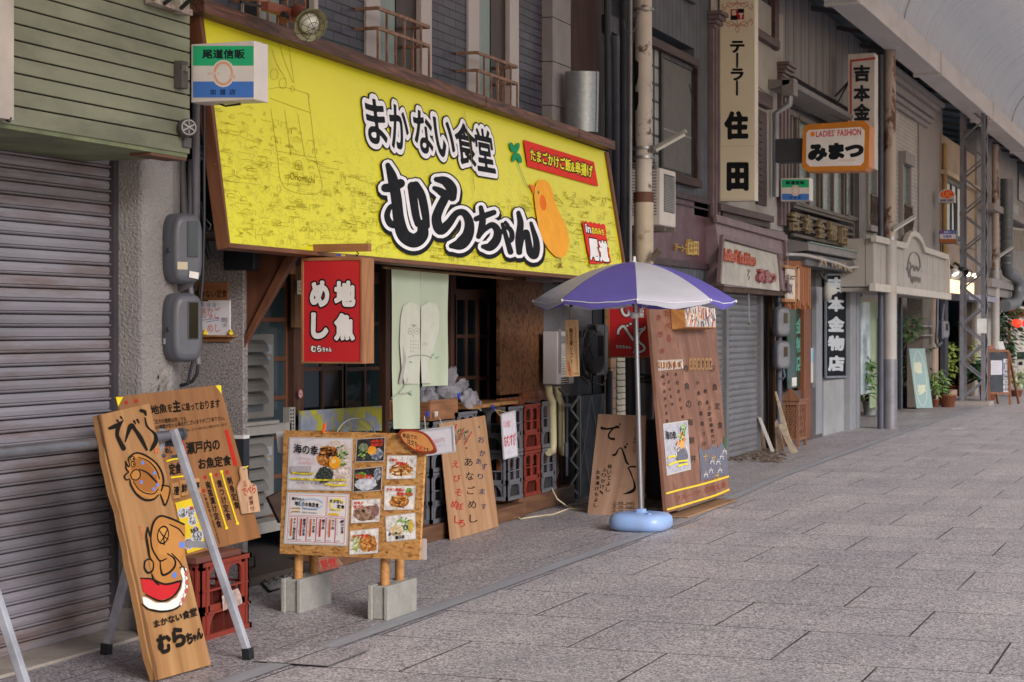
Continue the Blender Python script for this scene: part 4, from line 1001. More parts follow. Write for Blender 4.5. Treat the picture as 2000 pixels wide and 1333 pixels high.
# ================================================================== red hanging sign, wood arm, cloth curtain
RY = 10.0
t, P = panel('hanging_sign', 'red wood framed hanging sign with four large white characters', 'sign', (592, 508, 704, 707), plY(RY), .012, pm('b8262b', .4, var=.05, sc=2))
wf = wood('a9774f', '86573a', 'Y', 1.2); wfx = wood('a9774f', '86573a', 'X', 1.2)
def frm(t, Y, x0, y0, x1, y1, w_, dep):
    b = MB(wf); gbox(b, Y-.006, x0, x0+w_, y0, y1, dep); gbox(b, Y-.006, x1-w_, x1, y0, y1, dep); b.m(wfx); gbox(b, Y-.008, x0+w_, x1-w_, y0, y0+w_, dep+.002); gbox(b, Y-.008, x0+w_, x1-w_, y1-w_, y1, dep+.002); b.out('frame', t, bev=.002)
frm(t, RY, 588, 504, 708, 711, 4.5, .16)
d = Deco(plY(RY), .002, (400, 350, 3.332))
d.rim([('地', (850, 672, 972, 822)), ('め', (692, 672, 802, 822)), ('魚', (850, 884, 968, 1042)), ('し', (700, 880, 795, 1030))], [(.125, '1a1416'), (.062, 'd9d3d0')], res=46)
d.rim([('むら', (692, 1086, 758, 1124)), ('ちゃん', (766, 1096, 824, 1124))], [(.14, '1a1416'), (.05, 'd9d3d0')], res=32); d.out('lettering', t)
b = MB(wfx); gbox(b, RY+.02, 583, 720, 478, 491, .04); b.out('hanger_arm', label='pale wooden arm holding the red four character sign', cat='arm', bev=.002)
b = MB(pm('3b3836', .4, .6))
for x in (612, 697): b.tube([aY(x, 492, RY+.04), aY(x+3, 496, RY+.04), aY(x, 500, RY+.04), aY(x-2, 497, RY+.04)], .004, 6); b.tube([aY(x, 499, RY+.04), aY(x, 506, RY+.04)], .003, 6)
b.out('hook', label='small metal hooks above the red four character sign', cat='hook')
t = thing('clothes_peg', 'small blue and yellow peg clipped on top of the red sign', 'peg', aY(665, 503, RY))
MB(pm('3d56b0', .4)).bar(aY(658, 498, RY), aY(666, 499, RY), .012, .012).out('jaw', t); MB(pm('d8b43a', .4)).bar(aY(667, 499, RY+.01), aY(673, 499, RY+.01), .012, .01).out('handle', t)
NX = -5.22
def cloth(pxs, wav, ph, mat):
    (xl, yl), (xr, yr), (xbr, ybr), (xbl, ybl) = pxs; V = []; nu, nv = 22, 26
    A, B_, C2, D_ = aX(xl, yl, NX), aX(xr, yr, NX), aX(xbr, ybr, NX), aX(xbl, ybl, NX)
    for j in range(nv+1):
        for i in range(nu+1):
            u_, v_ = i/nu, j/nv; p = A.lerp(B_, u_).lerp(D_.lerp(C2, u_), v_)
            V.append(p+Vector((wav*(.25+v_)*math.sin(u_*9+ph+v_*1.1)+.003*math.sin(v_*7+ph), 0, 0)))
    b = MB(mat); b.smooth = True; b.add(V, [(j*(nu+1)+i, j*(nu+1)+i+1, (j+1)*(nu+1)+i+1, (j+1)*(nu+1)+i) for j in range(nv) for i in range(nu)]); return b
s = NT('green cloth'); v = s.co(); n = s.noise(s.co((1, 60, 8)), 3, 3); col = s.ramp(s.noise(v, 2, 4), [(.3, lin('9fa791')), (.7, lin('aeb6a0'))]); s.bump(n, .12, .002); m_clo = s.fin(col, .9, 0, .1)
t = thing('door_curtain', 'pale green split door curtain printed with a white owl', 'curtain', aX(820, 840, NX))
cloth([(764, 526), (821, 531), (821, 838), (766, 838)], .005, .4, m_clo).out('left_cloth', t); cloth([(821, 531), (876, 536), (875, 753), (825, 755)], .005, 2.2, m_clo).out('right_cloth', t)
d = Deco(plX(NX), .0098, (800, 350, 3.332)); wv_ = 'b5b6a9'
# owl print: two halves either side of the slit
d.z(400, 350, 3.332)
d.poly([(1275, 900), (1290, 830), (1340, 795), (1400, 830), (1403, 1160), (1396, 1333), (1300, 1333), (1282, 1240), (1268, 1060)], wv_)
d.poly([(1408, 830), (1460, 800), (1505, 815), (1528, 880), (1525, 980), (1485, 1130), (1450, 1200), (1475, 1330), (1412, 1330), (1406, 1160)], wv_)
ik = '8b8781'
for x in (1340, 1382): d.stroke([(x+17*math.cos(a), 990+20*math.sin(a)) for a in np.linspace(0, 5.5, 10)], 3.5, ik, 3, closed=True).ell(x, 990, 5, 7, ik)
d.poly([(1342, 945), (1380, 950), (1358, 968)], ik).poly([(1352, 1015), (1360, 1015), (1356, 1032)], ik)
for x in (1424, 1440): d.stroke([(x+8*math.cos(a), 1075+9*math.sin(a)) for a in np.linspace(0, 5.5, 8)], 2.5, ik, 3, closed=True)
for i in range(14): d.ell(1340+(i % 4)*17, 1055+(i//4)*22, 3, 5, ik, n=8)
d.stroke([(1325, 1160), (1360, 1150), (1400, 1147)], 7, ik).stroke([(1407, 1147), (1440, 1150), (1475, 1165)], 7, ik)
d.poly([(1290, 1080), (1312, 1165), (1285, 1330), (1262, 1330), (1290, 1190)], '9b958f')
for x, y, r_ in ((1485, 1145, -.6), (1512, 1162, -.3), (1340, 1192, .3)): d.ell(x, y, 13, 6, '7f9a8c', r_)
d.z(500, 750, 2.665).stroke([(705, 75), (740, 50), (775, 10), (790, -30)], 4, '8a8a80').stroke([(740, 50), (785, 48), (815, 35)], 3, '8a8a80').ell(805, 50, 12, 5, '7f9a8c', .8)
d.out('owl_print', t)
b = MB(wood('8a6a4a', '6a4c34', 'Y')); b.tube([aX(748, 522, NX-.02), aX(1000, 545, NX-.02)], .011, 8); b.out('curtain_rod', label='thin wooden rod carrying the green owl curtain', cat='rod')
# ================================================================== bottle crates
def crate_mesh(x0, x1, y0, y1, z0, z1, mat, inner, win=2):
    b = MB(mat); T = .012; H = z1-z0
    def side(o, u, n, L):
        o = Vector(o); u = Vector(u); n = Vector(n); up = Vector((0, 0, 1))
        def bx(a0, a1, h0, h1, t0=0., t1=T):
            p = []
            for h_ in (h0, h1): p += [o+u*a0+up*h_-n*t1, o+u*a1+up*h_-n*t1, o+u*a1+up*h_+n*t0, o+u*a0+up*h_+n*t0]
            b.hexa(p)
        for h0, h1, t in ((0, .03, .012), (.33*H, .36*H, .010), (.945*H, H, .012), (.62*H, .645*H, .006)): bx(-t, L+t, h0, h1, t)
        pw_ = L*.16
        for a0 in (0, L-pw_): bx(a0, a0+pw_, .0, H)
        bx(0, L, .0, .07*H); bx(0, L, .36*H, .44*H); bx(0, L, .90*H, H)
        for k in range(win-1):
            a = L*(k+1)/win; bx(a-L*.05, a+L*.05, .44*H, .90*H)
        # round shouldered openings: corner fillets
        for k in range(win):
            aL = pw_ if k == 0 else L*k/win+L*.05; aR = L-pw_ if k == win-1 else L*(k+1)/win-L*.05; r = min((aR-aL)*.5, .06*H*2)
            for cx_, sg in ((aL, 1), (aR, -1)):
                arc_ = [o+u*(cx_+sg*(r-r*math.cos(a)))+up*(.90*H-r+r*math.sin(a)) for a in np.linspace(0, math.pi/2, 6)]
                b.prism([o+u*cx_+up*.90*H]+arc_, -n*T)
        r = .24*H; 
        for cx_, sg in ((pw_, 1), (L-pw_, -1)):
            arc_ = [o+u*(cx_+sg*(r*.8-r*.8*math.cos(a)))+up*(.33*H-r+r*math.sin(a)) for a in np.linspace(0, math.pi/2, 6)]
            b.prism([o+u*cx_+up*.33*H]+arc_, -n*T)
        for a in (pw_*.5, L-pw_*.5): bx(a-.006, a+.006, .03, H*.95, .010)
    side((x1, y0, z0), (0, 1, 0), (1, 0, 0), y1-y0); side((x0, y0, z0), (1, 0, 0), (0, -1, 0), x1-x0)
    side((x0, y1, z0), (0, -1, 0), (-1, 0, 0), y1-y0); side((x1, y1, z0), (-1, 0, 0), (0, 1, 0), x1-x0)
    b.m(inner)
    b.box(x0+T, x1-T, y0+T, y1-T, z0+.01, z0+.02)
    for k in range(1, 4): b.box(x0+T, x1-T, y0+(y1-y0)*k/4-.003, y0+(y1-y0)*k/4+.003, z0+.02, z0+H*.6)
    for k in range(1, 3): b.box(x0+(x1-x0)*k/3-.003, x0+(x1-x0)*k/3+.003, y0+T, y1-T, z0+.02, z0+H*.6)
    return b
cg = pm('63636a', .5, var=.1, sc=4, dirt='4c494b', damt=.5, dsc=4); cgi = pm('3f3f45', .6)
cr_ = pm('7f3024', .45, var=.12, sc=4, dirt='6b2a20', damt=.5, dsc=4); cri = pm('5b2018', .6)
def stack(x0, x1, y0, y1, z0, hs, mats, labs, grp):
    z = z0
    for h_, (m_, i_), lb in zip(hs, mats, labs):
        t = thing('bottle_crate', lb, 'crate', ((x0+x1)/2, (y0+y1)/2, z), group=grp)
        crate_mesh(x0, x1, y0, y1, z, z+h_-.006, m_, i_).out('crate_body', t); z += h_
    return z
XF = -5.6; grp = 'plastic bottle crates stacked by the entrance'
yA0, yA1 = YX(842, XF), YX(888, XF); xA = aY(812, 900, yA0).x
zA = stack(XF-.42, XF, yA0, yA0+.46, .125, [.385, .385], [(cg, cgi)]*2, ['grey crate at the bottom of the stack under the wooden box', 'grey crate directly under the wooden box of plastic bags'], grp)
stack(XF-.42, XF, yA0+.50, yA0+.92, .16, [.385, .40], [(cg, cgi)]*2, ['grey bottom crate hidden behind the red lettered plywood', 'grey crate behind the top of the red lettered plywood'], grp)
yB = YX(991, XF); 
stack(XF-.34, XF, yB, yB+.36, .16, [.39, .395], [(cg, cgi)]*2, ['grey bottom crate between the plywood and the red crates', 'grey top crate with the hanging whiteboard'], grp)
yC = YX(1007, XF)+.03
stack(XF-.34, XF, yB+.38, yB+.80, .16, [.39, .40], [(cr_, cri)]*2, ['red bottom crate in the row by the wall', 'red top crate in the row by the wall'], grp)
stack(XF-.34, XF, yB+.82, yB+1.22, .16, [.39, .41], [(cg, cgi)]*2, ['grey bottom crate at the far end beside the beige pipes', 'grey top crate at the far end beside the beige pipes'], grp)
# wooden box with plastic bags on the crates
t = thing('wooden_box', 'weathered open wooden box standing on the grey crates', 'box', (XF-.2, yA0+.25, zA))
wb = wood('9a6c4d', '70492f', 'Y', 1.); wbx = wood('8a5d42', '61402c', 'X', 1.)
z1 = zA+.155; b = MB(wb); b.box(XF-.03, XF-.012, yA0+.02, yA0+.56, zA, z1); b.box(XF-.36, XF-.342, yA0+.02, yA0+.56, zA, z1); b.m(wbx).box(XF-.342, XF-.03, yA0+.02, yA0+.038, zA, z1-.01); b.box(XF-.342, XF-.03, yA0+.54, yA0+.56, zA, z1-.01); b.box(XF-.342, XF-.03, yA0+.038, yA0+.54, zA, zA+.01)
b.out('box_body', t, bev=.003)
s = NT('thin plastic'); s.fin(lin('b9b6c0'), .22, 0, .5); s.b.inputs['Alpha'].default_value = .5; v = s.co(); s.bump(s.noise(v, 14, 6, .7, 1.5), 1., .05); m_bag = s.m
def bag(lab, c, r, seed, spikes, sq=(1, 1, 1)):
    rnd = random.Random(seed); b = MB(m_bag); b.smooth = True; n, m_ = 26, 15; V = []
    ph = [rnd.uniform(0, 6.28) for _ in range(12)]
    for j in range(m_+1):
        th = math.pi*j/m_
        for i in range(n):
            a = 2*math.pi*i/n; k = 1+.16*math.sin(3*a+ph[0]+2*th)+.11*math.sin(7*a+ph[1]-3*th)+.08*math.sin(11*a+ph[2]+5*th)+rnd.uniform(-.07, .07)
            d = Vector((math.sin(th)*math.cos(a)*sq[0], math.sin(th)*math.sin(a)*sq[1], math.cos(th)*sq[2]))*r*k
            V.append(Vector(c)+d)
    b.add(V, [(j*n+i, j*n+(i+1) % n, (j+1)*n+(i+1) % n, (j+1)*n+i) for j in range(m_) for i in range(n)])
    for (p, q, w_) in spikes:
        p, q = Vector(p), Vector(q); d = (q-p); s1 = d.cross(Vector((.5, -.8, .2))).normalized(); W_ = []
        for i in range(7):
            u_ = i/6; ww = w_*(.5+.5*math.sin(u_*2.6+.5))*(1 if i < 6 else .75)
            for j in range(5): W_.append(p+d*u_+s1*ww*(j/4-.5)*2+Vector((rnd.uniform(-1, 1), rnd.uniform(-1, 1), rnd.uniform(-1, 1)))*w_*.35)
        b.add(W_, [(i*5+j, i*5+j+1, (i+1)*5+j+1, (i+1)*5+j) for i in range(6) for j in range(4)])
    b.out('plastic_bag', label=lab, cat='bag', group='clear plastic bags in the wooden box')
p = lambda x, y, X=XF-.12: aX(x, y, X)
bag('crumpled clear plastic bag overhanging the left end of the wooden box', p(832, 782), .10, 3, [(p(828, 775), p(818, 800), .05), (p(835, 760), p(845, 750), .05)], (.9, 1.2, .9))
bag('crumpled clear plastic bag standing highest in the wooden box', p(872, 766), .10, 5, [(p(876, 760), p(886, 716), .05), (p(885, 765), p(915, 745), .045), (p(880, 770), p(905, 758), .05)], (.9, 1.3, .75))
bag('clear plastic bag draped over the right end of the wooden box', p(912, 772, XF-.02), .06, 9, [(p(908, 768, XF), p(940, 794, XF+.04), .06), (p(905, 772, XF), p(925, 790, XF+.05), .06)], (.8, 1.3, .8))
def peg(lab, x, y, X, col):
    t = thing('clothes_peg', lab, 'peg', aX(x, y, X), group='pegs on the crates'); b = MB(pm(col, .35)); b.bar(aX(x-2, y-5, X+.01), aX(x-1, y+6, X+.01), .012, .008); b.out('jaw', t); b = MB(pm(col, .35)); b.bar(aX(x+2, y-5, X+.02), aX(x+1, y+5, X+.02), .012, .008); b.out('handle', t)
peg('blue peg on the front edge of the wooden box', 896, 773, XF, '2f46a8'); peg('blue peg at the left below the wooden box', 835, 809, XF+.01, '2f46a8'); peg('pale peg clipped under the wooden box', 852, 809, XF+.01, 'c9c3b8'); peg('dark blue peg on the crate beside the hanging whiteboard', 963, 796, XF+.01, '2a3a88')
# plywood with red and blue lettering
ply = wood('b08a6a', '98714f', 'Y', .45); ply2 = wood('b3866c', '97694f', 'Y', .4, stain='8a5f45')
def lean(px, X0, X1):
    TL, TR, BR, BL = px
    return pl3(aX(*BL, X0), aX(*BR, X0), aX(*TL, X1))
q = [(858.5, 827.5), (947.6, 811.6), (974, 1028.5), (880.4, 1057.6)]; PL = lean(q, -5.46, -5.585)
pb, P = panel('plywood_board', 'tan plywood board hand lettered in red, black and blue leaning on the crates', 'board', q, PL, .009, ply)
d = Deco(PL, crop=(800, 700, 3.3325)); rd, bl, bk = 'a33029', '2f3252', '3b2a28'
V_ = lambda s_, x, y, sz, c, dy, dx=0, b_=.012: [d.text(ch, (x-sz*.5+dx*i, y+dy*i-sz*.5, x+sz*.5+dx*i, y+dy*i+sz*.5), c, bold=b_) for i, ch in enumerate(s_)]
V_('おかず', 466, 530, 40, bl, 88, 9); V_('あります', 450, 672, 36, bl, 98, 11)
V_('あなごめし', 384, 676, 52, bk, 92, 8); V_('えびそぼ', 300, 690, 46, rd, 92, 9); V_('ろ', 338, 1075, 46, rd, 1); V_('めし', 296, 950, 50, rd, 100, 20)
d.ell(453, 448, 5, 6, bl).ell(371, 585, 5, 6, bk)
d.text('弁当で', [(306, 470), (342, 452), (348, 520), (312, 545)], '2f4a45', vert=True, bold=.012).text('楽しもう', [(345, 480), (390, 462), (382, 545), (350, 560)], '2f4a45', vert=True, bold=.012).text('お', (292, 498, 312, 550), '2f4a45')
for a_, c_ in (((355, 455), (300, 562)), ((403, 480), (356, 562)), ((306, 430), (292, 470))): d.stroke([a_, c_], 6, rd, 1)
d.out('lettering', pb)
b = MB(wood('b08a6a', '98714f', 'Y', .5)); 
# whiteboard behind the tag, and the whiteboard tied to the crate
def wb_(label, q, pl, fr=True):
    t, P = panel('whiteboard', label, 'whiteboard', q, pl, .008, pm('cfcad3', .25, var=.03), part='panel')
    b = MB(pm('bdb9c0', .4))
    for i in range(4): b.bar(P[i]+pl[1]*.001, P[(i+1) % 4]+pl[1]*.001, .010, .012, pl[1])
    b.out('frame', t); return t
PW = pl3(aZ(826, 890, .68), aX(888, 882, -5.40), aX(888, 833, -5.42)); PW = plY(11.9)
t = wb_('blank looking whiteboard with faint pink figures beside the OK tag', [(818, 842), (885, 833), (888, 882), (826, 891)], PW)
d = Deco(PW, .002, (800, 700, 3.3325)); d.text('300円', [(140, 528), (224, 518), (228, 548), (146, 560)], 'c79aa5'); d.stroke([(160, 575), (200, 568), (238, 563)], 3, '9ab0c4'); d.out('lettering', t)
for a_, c_, l_ in (((829, 814), (831, 842), 'left thin string holding the whiteboard beside the OK tag'), ((858, 816), (866, 836), 'right thin string holding the whiteboard beside the OK tag')): MB(pm('b9b2a2', .8)).tube([aY(*a_, 12.0), aY(*c_, 11.9)], .003, 5).out('string', label=l_, cat='string')
PW2 = plX(XF+.03)
t = wb_('tall whiteboard with red writing hung on the far grey crate', [(979, 810), (1005, 803), (1010, 890), (984, 897)], PW2)
d = Deco(PW2, .002, (800, 700, 3.3325)); d.text('山賊', (612, 405, 655, 450), 'd0848c', vert=False).text('おむすび', [(612, 505), (690, 485), (692, 565), (620, 580)], 'b8424c', bold=.02); d.stroke([(625, 615), (650, 600), (640, 625), (675, 605)], 2.5, 'a9a4c0'); d.out('lettering', t)
MB(pm('b08f52', .8)).tube([aX(967, 800, XF+.02), aX(976, 812, XF+.03), aX(980, 812, XF+.03)], .004, 5).tube([aX(971, 801, XF+.02), aX(990, 806, XF+.03)], .004, 5).out('string', label='yellow string tying the tall whiteboard to the crate', cat='string')
# ================================================================== menu board on concrete blocks
blkm = pm('94918b', .85, var=.12, sc=6, bump=.5, bsc=110, dirt='6b6863', damt=.5, dsc=4)
p1, p2 = aZ(587, 1199), aZ(758, 1214)
ed = (p2-p1); ed.z = 0; ed.normalize(); nb = Vector((ed.y, -ed.x, 0))
def block(lab, pf, hgt):
    # long side runs away from the viewer
    lo = aZ(826.5, 1189)-aZ(757, 1213); lo.z = 0; lo.normalize(); a = math.atan2(lo.y, lo.x) 
    sh_ = Vector((math.sin(a), -math.cos(a), 0)); 
    if sh_.x < 0: sh_ = -sh_
    W_, L_ = .125, .39; o = pf-sh_*W_
    def L(x, y, z): return o+sh_*x+lo*y+Vector((0, 0, z))
    t = thing('concrete_block', lab, 'block', o, group='concrete blocks under the menu board')
    b = MB(blkm)
    def bx(x0, x1, y0, y1, z0, z1): b.hexa([L(x0, y0, z0), L(x1, y0, z0), L(x1, y1, z0), L(x0, y1, z0), L(x0, y0, z1), L(x1, y0, z1), L(x1, y1, z1), L(x0, y1, z1)])
    tk = .028
    bx(0, tk, 0, L_, 0, hgt); bx(W_-tk, W_, 0, L_, 0, hgt)
    for y0 in (.012, .125, .245, L_-.042): bx(tk-.002, W_-tk+.002, y0, y0+.03, 0.004, hgt-.003)
    b.out('block_body', t, bev=.006); return L, hgt
LA, hA = block('concrete block under the left posts of the menu board', p1, .19); LB, hB = block('concrete block under the right posts of the menu board', p2, .19)
q = [(553.7, 840.8), (832, 848), (819, 1095), (545.8, 1082)]
c0 = LA(.06, .085, .19); c1 = LB(.06, .085, .19)
f1 = LA(.067, .06, 0); f2 = LB(.067, .06, 0)
e_ = (f2-f1).normalized(); n_ = Vector((e_.y, -e_.x, 0)); tilt = .10
up_ = (Vector((0, 0, 1))-n_*tilt).normalized(); nn = e_.cross(up_).normalized()
if nn.dot(CP-f1) < 0: nn = -nn
MPL = (f1+Vector((0, 0, .5))+n_*.02, nn)
mb, P = panel('menu_board', 'chipboard menu board on wooden posts covered with food photos', 'menu board', q, MPL, .018, osb('b5854e', '9a6c3c', '7d5229'))
pw2 = wood('b8854c', '98683a', 'Z', 1.2)
for L in (LA, LB):
    for yy, zt in ((.075, 1.0), (.28, .36)):
        base = L(.067, yy, .01)
        if yy < .1:
            topz = .62; tp = base+Vector((0, 0, topz)); off = (tp-MPL[0]).dot(MPL[1]); tp = tp-MPL[1]*(off+.045)
        else: tp = base+Vector((0, 0, .42))
        MB(pw2).tube([base, tp], .026, 16).out('post', mb)
def photo(q, fn, lab=None, par=mb, PL=MPL, crop=(500, 750, 2.665), name='photo', w0=.0035):
    d = Deco(PL, w0, crop); q4 = quad4(q)
    cx_ = sum(p[0] for p in q4)/4; cy_ = sum(p[1] for p in q4)/4
    d.poly([(cx_+(x-cx_)*1.05, cy_+(y-cy_)*1.06) for x, y in q4], lamin); 
    A, B_, C2, D_ = [np.array(p) for p in q4]
    def T(u, v): p = (A*(1-u)+B_*u)*(1-v)+(D_*(1-u)+C2*u)*v; return (float(p[0]), float(p[1]))
    fn(d, T, q4); o = d.out(name, par)
    if lab: o['label'] = lab
lamin = pm('b9b3b0', .15, var=.05)
def blotch(*cols, sc=60.):
    key = ('blotch', cols, sc)
    if key in MC: return MC[key]
    s = NT('printed food'); v = s.co(); f = s.noise(v, sc, 4, .62, .4); g = s.noise(v, sc*2.7, 2)
    n = len(cols); col = s.ramp(s.math('ADD', s.math('MULTIPLY', f, .8), s.math('MULTIPLY', g, .2)), [(.36+.28*i/(n-1), lin(c)) for i, c in enumerate(cols)])
    MC[key] = s.fin(col, .25, 0, .5); return MC[key]
def blob(d, T, u, v, ru, rv, mat, rot=0., jit=.12):
    n = 26; pts = []
    for i in range(n):
        a = 2*math.pi*i/n; k = 1+random.uniform(-jit, jit); x = ru*k*math.cos(a); y = rv*k*math.sin(a)
        uu = u+x*math.cos(rot)-y*math.sin(rot); vv = v+x*math.sin(rot)+y*math.cos(rot); pts.append(T(min(.995, max(.005, uu)), min(.995, max(.005, vv))))
    d.poly(pts, mat)
def scat(d, T, u, v, ru, rv, cols, n=34, sz=.035):
    for i in range(n):
        a = random.uniform(0, 6.28); k = random.random()**.5; uu = u+ru*k*math.cos(a); vv = v+rv*k*math.sin(a); r_ = random.uniform(0, 3.1); l_ = sz*random.uniform(.6, 1.5)
        d.poly([T(min(.99, max(.01, uu+l_*math.cos(r_+t_)*f_)), min(.99, max(.01, vv+l_*math.sin(r_+t_)*f_))) for t_, f_ in ((0, 1), (1.4, .4), (3.1, 1), (4.5, .4))], cols[i % len(cols)])
GC_ = ('4f7a34', '86a85a', 'a9c47a', '35552a'); BC_ = ('8a5024', 'b8783c', 'd9a868', '6a3a1a'); NC_ = ('d8cac4', 'b8a49c', 'e6dcd8', 'c9b4ac')
def bgp(d, q, m_): d.poly(q, m_)
dk = blotch('15181c', '2b2e33', '4a4c50', sc=30.); wt = blotch('a8a29f', 'd8d3cf', 'efebe6', sc=25.); grn = blotch('2b4a22', '5d8a3a', '9ab85a', sc=70.); noo = blotch('9a8478', 'c9bab2', 'e6dcd6', sc=110.); brn = blotch('5d3418', '9a5a26', 'c98a4a', 'e0b070', sc=60.); blu = blotch('39404c', '78808e', 'c8cdd6', sc=60.)
tx = 'c23a2a'
def f_big(d, T, q):
    bgp(d, q, blotch('bdb6bd', 'd4ced4', 'c2b7ba', sc=9.)); blob(d, T, .78, .5, .30, .46, noo); blob(d, T, .62, .35, .17, .22, brn); scat(d, T, .78, .6, .2, .3, NC_, 50, .05); scat(d, T, .62, .35, .15, .2, BC_, 40); scat(d, T, .85, .32, .12, .22, GC_, 40); blob(d, T, .58, .72, .14, .16, blotch('14201c', '2f3a38', '5d605e', sc=90.)); blob(d, T, .74, .47, .095, .13, blotch('d98a1e', 'eeb13a', sc=30.), jit=.03); blob(d, T, .72, .44, .035, .045, pm('f2d68a', .3))
    for v0, u0, u1 in ((.68, .06, .40), (.80, .04, .92), (.90, .6, .94)): d.stroke([T(u0, v0), T((u0+u1)/2, v0+.02), T(u1, v0+.01)], 9, 'd9c72a')
    for v0, u0, u1 in ((.69, .1, .38), (.81, .1, .85), (.88, .12, .55)): d.text('元気です本日の品'[:6], [T(u0, v0-.025), T(u1, v0-.02), T(u1, v0+.03), T(u0, v0+.02)], '4b4a4a')
    d.text('海の幸', [T(.06, .10), T(.46, .14), T(.46, .34), T(.06, .28)], '14110f', bold=.02).text('ごはん', [T(.48, .15), T(.82, .18), T(.82, .36), T(.48, .32)], '14110f', bold=.02)
    d.text('いちめんじゅ', [T(.12, .36), T(.40, .38), T(.40, .42), T(.12, .40)], 'c88a94').text('えびそぼろ', [T(.15, .45), T(.38, .46), T(.38, .52), T(.15, .50)], 'c45a64')
    d.rect(*T(.02, .55), *T(.36, .66), blotch('9a9098', 'b8aeb4', '8a8288', sc=40.))
photo([(180, 285), (498, 290), (488, 550), (168, 545)], f_big, 'large poster of a noodle bowl with an egg')
def f_menu(d, T, q):
    bgp(d, q, 'd6d0d0'); pk = 'c25a72'
    def bxs(u0, v0, u1, v1):
        for a_, b_ in (((u0, v0), (u1, v0)), ((u1, v0), (u1, v1)), ((u1, v1), (u0, v1)), ((u0, v1), (u0, v0))): d.stroke([T(*a_), T(*b_)], 2.2, pk, 1, taper=False)
    bxs(.03, .03, .64, .44); bxs(.66, .03, .97, .44)
    for k in range(6): bxs(.03+k*.158, .47, .03+k*.158+.148, .97)
    d.stroke([T(.2+.19*math.cos(a)+.2, .2+.1*math.sin(a)) for a in np.linspace(.4, 5.9, 12)], 7, '9ab8d8', 3).stroke([T(.82+.11*math.cos(a), .2+.11*math.sin(a)) for a in np.linspace(.4, 5.9, 12)], 8, 'e6d43a', 3)
    d.text('瀬戸内の', [T(.06, .07), T(.28, .09), T(.28, .16), T(.06, .13)], '1a1818', bold=.02).text('地魚のお魚定食', [T(.12, .15), T(.52, .18), T(.52, .27), T(.12, .24)], '1a1818', bold=.03)
    for v0 in (.31, .38): d.stroke([T(.06, v0), T(.2, v0-.03)], 5, 'd9a03a', 1).text('お刺身定食、季節のお魚南蛮漬け', [T(.08, v0-.03), T(.5, v0-.01), T(.5, v0+.02), T(.08, v0)], '3a3434')
    d.text('まかない', [T(.70, .09), T(.92, .11), T(.92, .18), T(.70, .16)], '1a1818', bold=.03).text('定食', [T(.82, .19), T(.95, .2), T(.95, .28), T(.82, .27)], '1a1818', bold=.03).text('日替わりです', [T(.70, .29), T(.88, .3), T(.88, .33), T(.70, .32)], '3a3434')
    d.poly([T(.69, .37), T(.86, .375), T(.86, .42), T(.69, .415)], 'e8c42a').text('お値打ち', [T(.71, .378), T(.84, .382), T(.84, .414), T(.71, .41)], 'c23a2a')
    for k, s_ in enumerate(('チキン南蛮定食', '唐揚げ定食', 'カツ定食', '親子丼', 'カツ丼', '豚汁定食')):
        u0 = .03+k*.158; L_ = min(.44, .07*len(s_)); d.text(s_, [T(u0+.085, .50), T(u0+.135, .50), T(u0+.135, .5+L_), T(u0+.085, .5+L_)], '1a1818', vert=True, bold=.02)
        if k < 5: d.poly([T(u0+.045, .5), T(u0+.072, .5), T(u0+.072, .86), T(u0+.045, .86)], 'b83a3a' if k % 2 else 'c8622a')
        d.text('サラダみそ汁小鉢付', [T(u0+.018, .5), T(u0+.034, .5), T(u0+.034, .82), T(u0+.018, .82)], '6b5d5d', vert=True).text('850円', [T(u0+.02, .92), T(u0+.08, .92), T(u0+.08, .945), T(u0+.02, .945)], '3a3434')
photo([(168, 570), (480, 580), (468, 838), (150, 826)], f_menu, 'white printed price menu with pink ruled boxes', name='menu_sheet')
def P1(d, T, q): bgp(d, q, dk); scat(d, T, .3, .6, .26, .28, GC_, 40, .06); blob(d, T, .25, .35, .18, .16, blotch('4a5a38', '9aa58a', sc=60.)); blob(d, T, .75, .7, .24, .25, blu); blob(d, T, .56, .52, .16, .20, blotch('d9861e', 'f0b44a', sc=20.), jit=.02); d.text('油魚の\n海鮮丼', [T(.5, .05), T(.95, .05), T(.95, .36), T(.5, .36)], tx, bold=.04)
def P2(d, T, q): bgp(d, q, dk); blob(d, T, .85, .3, .13, .3, blu); blob(d, T, .45, .68, .4, .3, blotch('9aa0b0', 'c3c6d0', 'dfe1e6', sc=35.)); blob(d, T, .25, .3, .2, .16, grn); d.text('地魚の刺身', [T(.06, .2), T(.66, .3), T(.66, .5), T(.06, .42)], tx, bold=.04)
def P3(d, T, q): bgp(d, q, wt); blob(d, T, .5, .6, .46, .34, blotch('4a342c', '8a6a5a', 'b9a090', sc=45.)); blob(d, T, .85, .5, .14, .3, blotch('6b4a4a', '9a7474', sc=40.)); blob(d, T, .42, .5, .06, .07, pm('2a1d18')); d.text('地魚の\n煮付け', [T(.06, .06), T(.42, .06), T(.42, .36), T(.06, .36)], tx, bold=.04)
def P4(d, T, q): bgp(d, q, wt); scat(d, T, .25, .5, .2, .36, ('8a9a4a', 'c5c98a', 'a9b86a'), 40, .08); blob(d, T, .66, .58, .32, .38, brn, -.4); d.text('カツ定食', [T(.08, .14), T(.66, .18), T(.66, .36), T(.08, .32)], tx, bold=.04)
def P5(d, T, q): bgp(d, q, wt); blob(d, T, .5, .62, .40, .28, brn); scat(d, T, .5, .62, .4, .28, BC_+('ead0a8',), 60, .08); d.text('小魚の', [T(.06, .1), T(.34, .1), T(.34, .24), T(.06, .24)], tx, bold=.04).text('唐揚げ', [T(.3, .24), T(.7, .28), T(.7, .44), T(.3, .4)], tx, bold=.04)
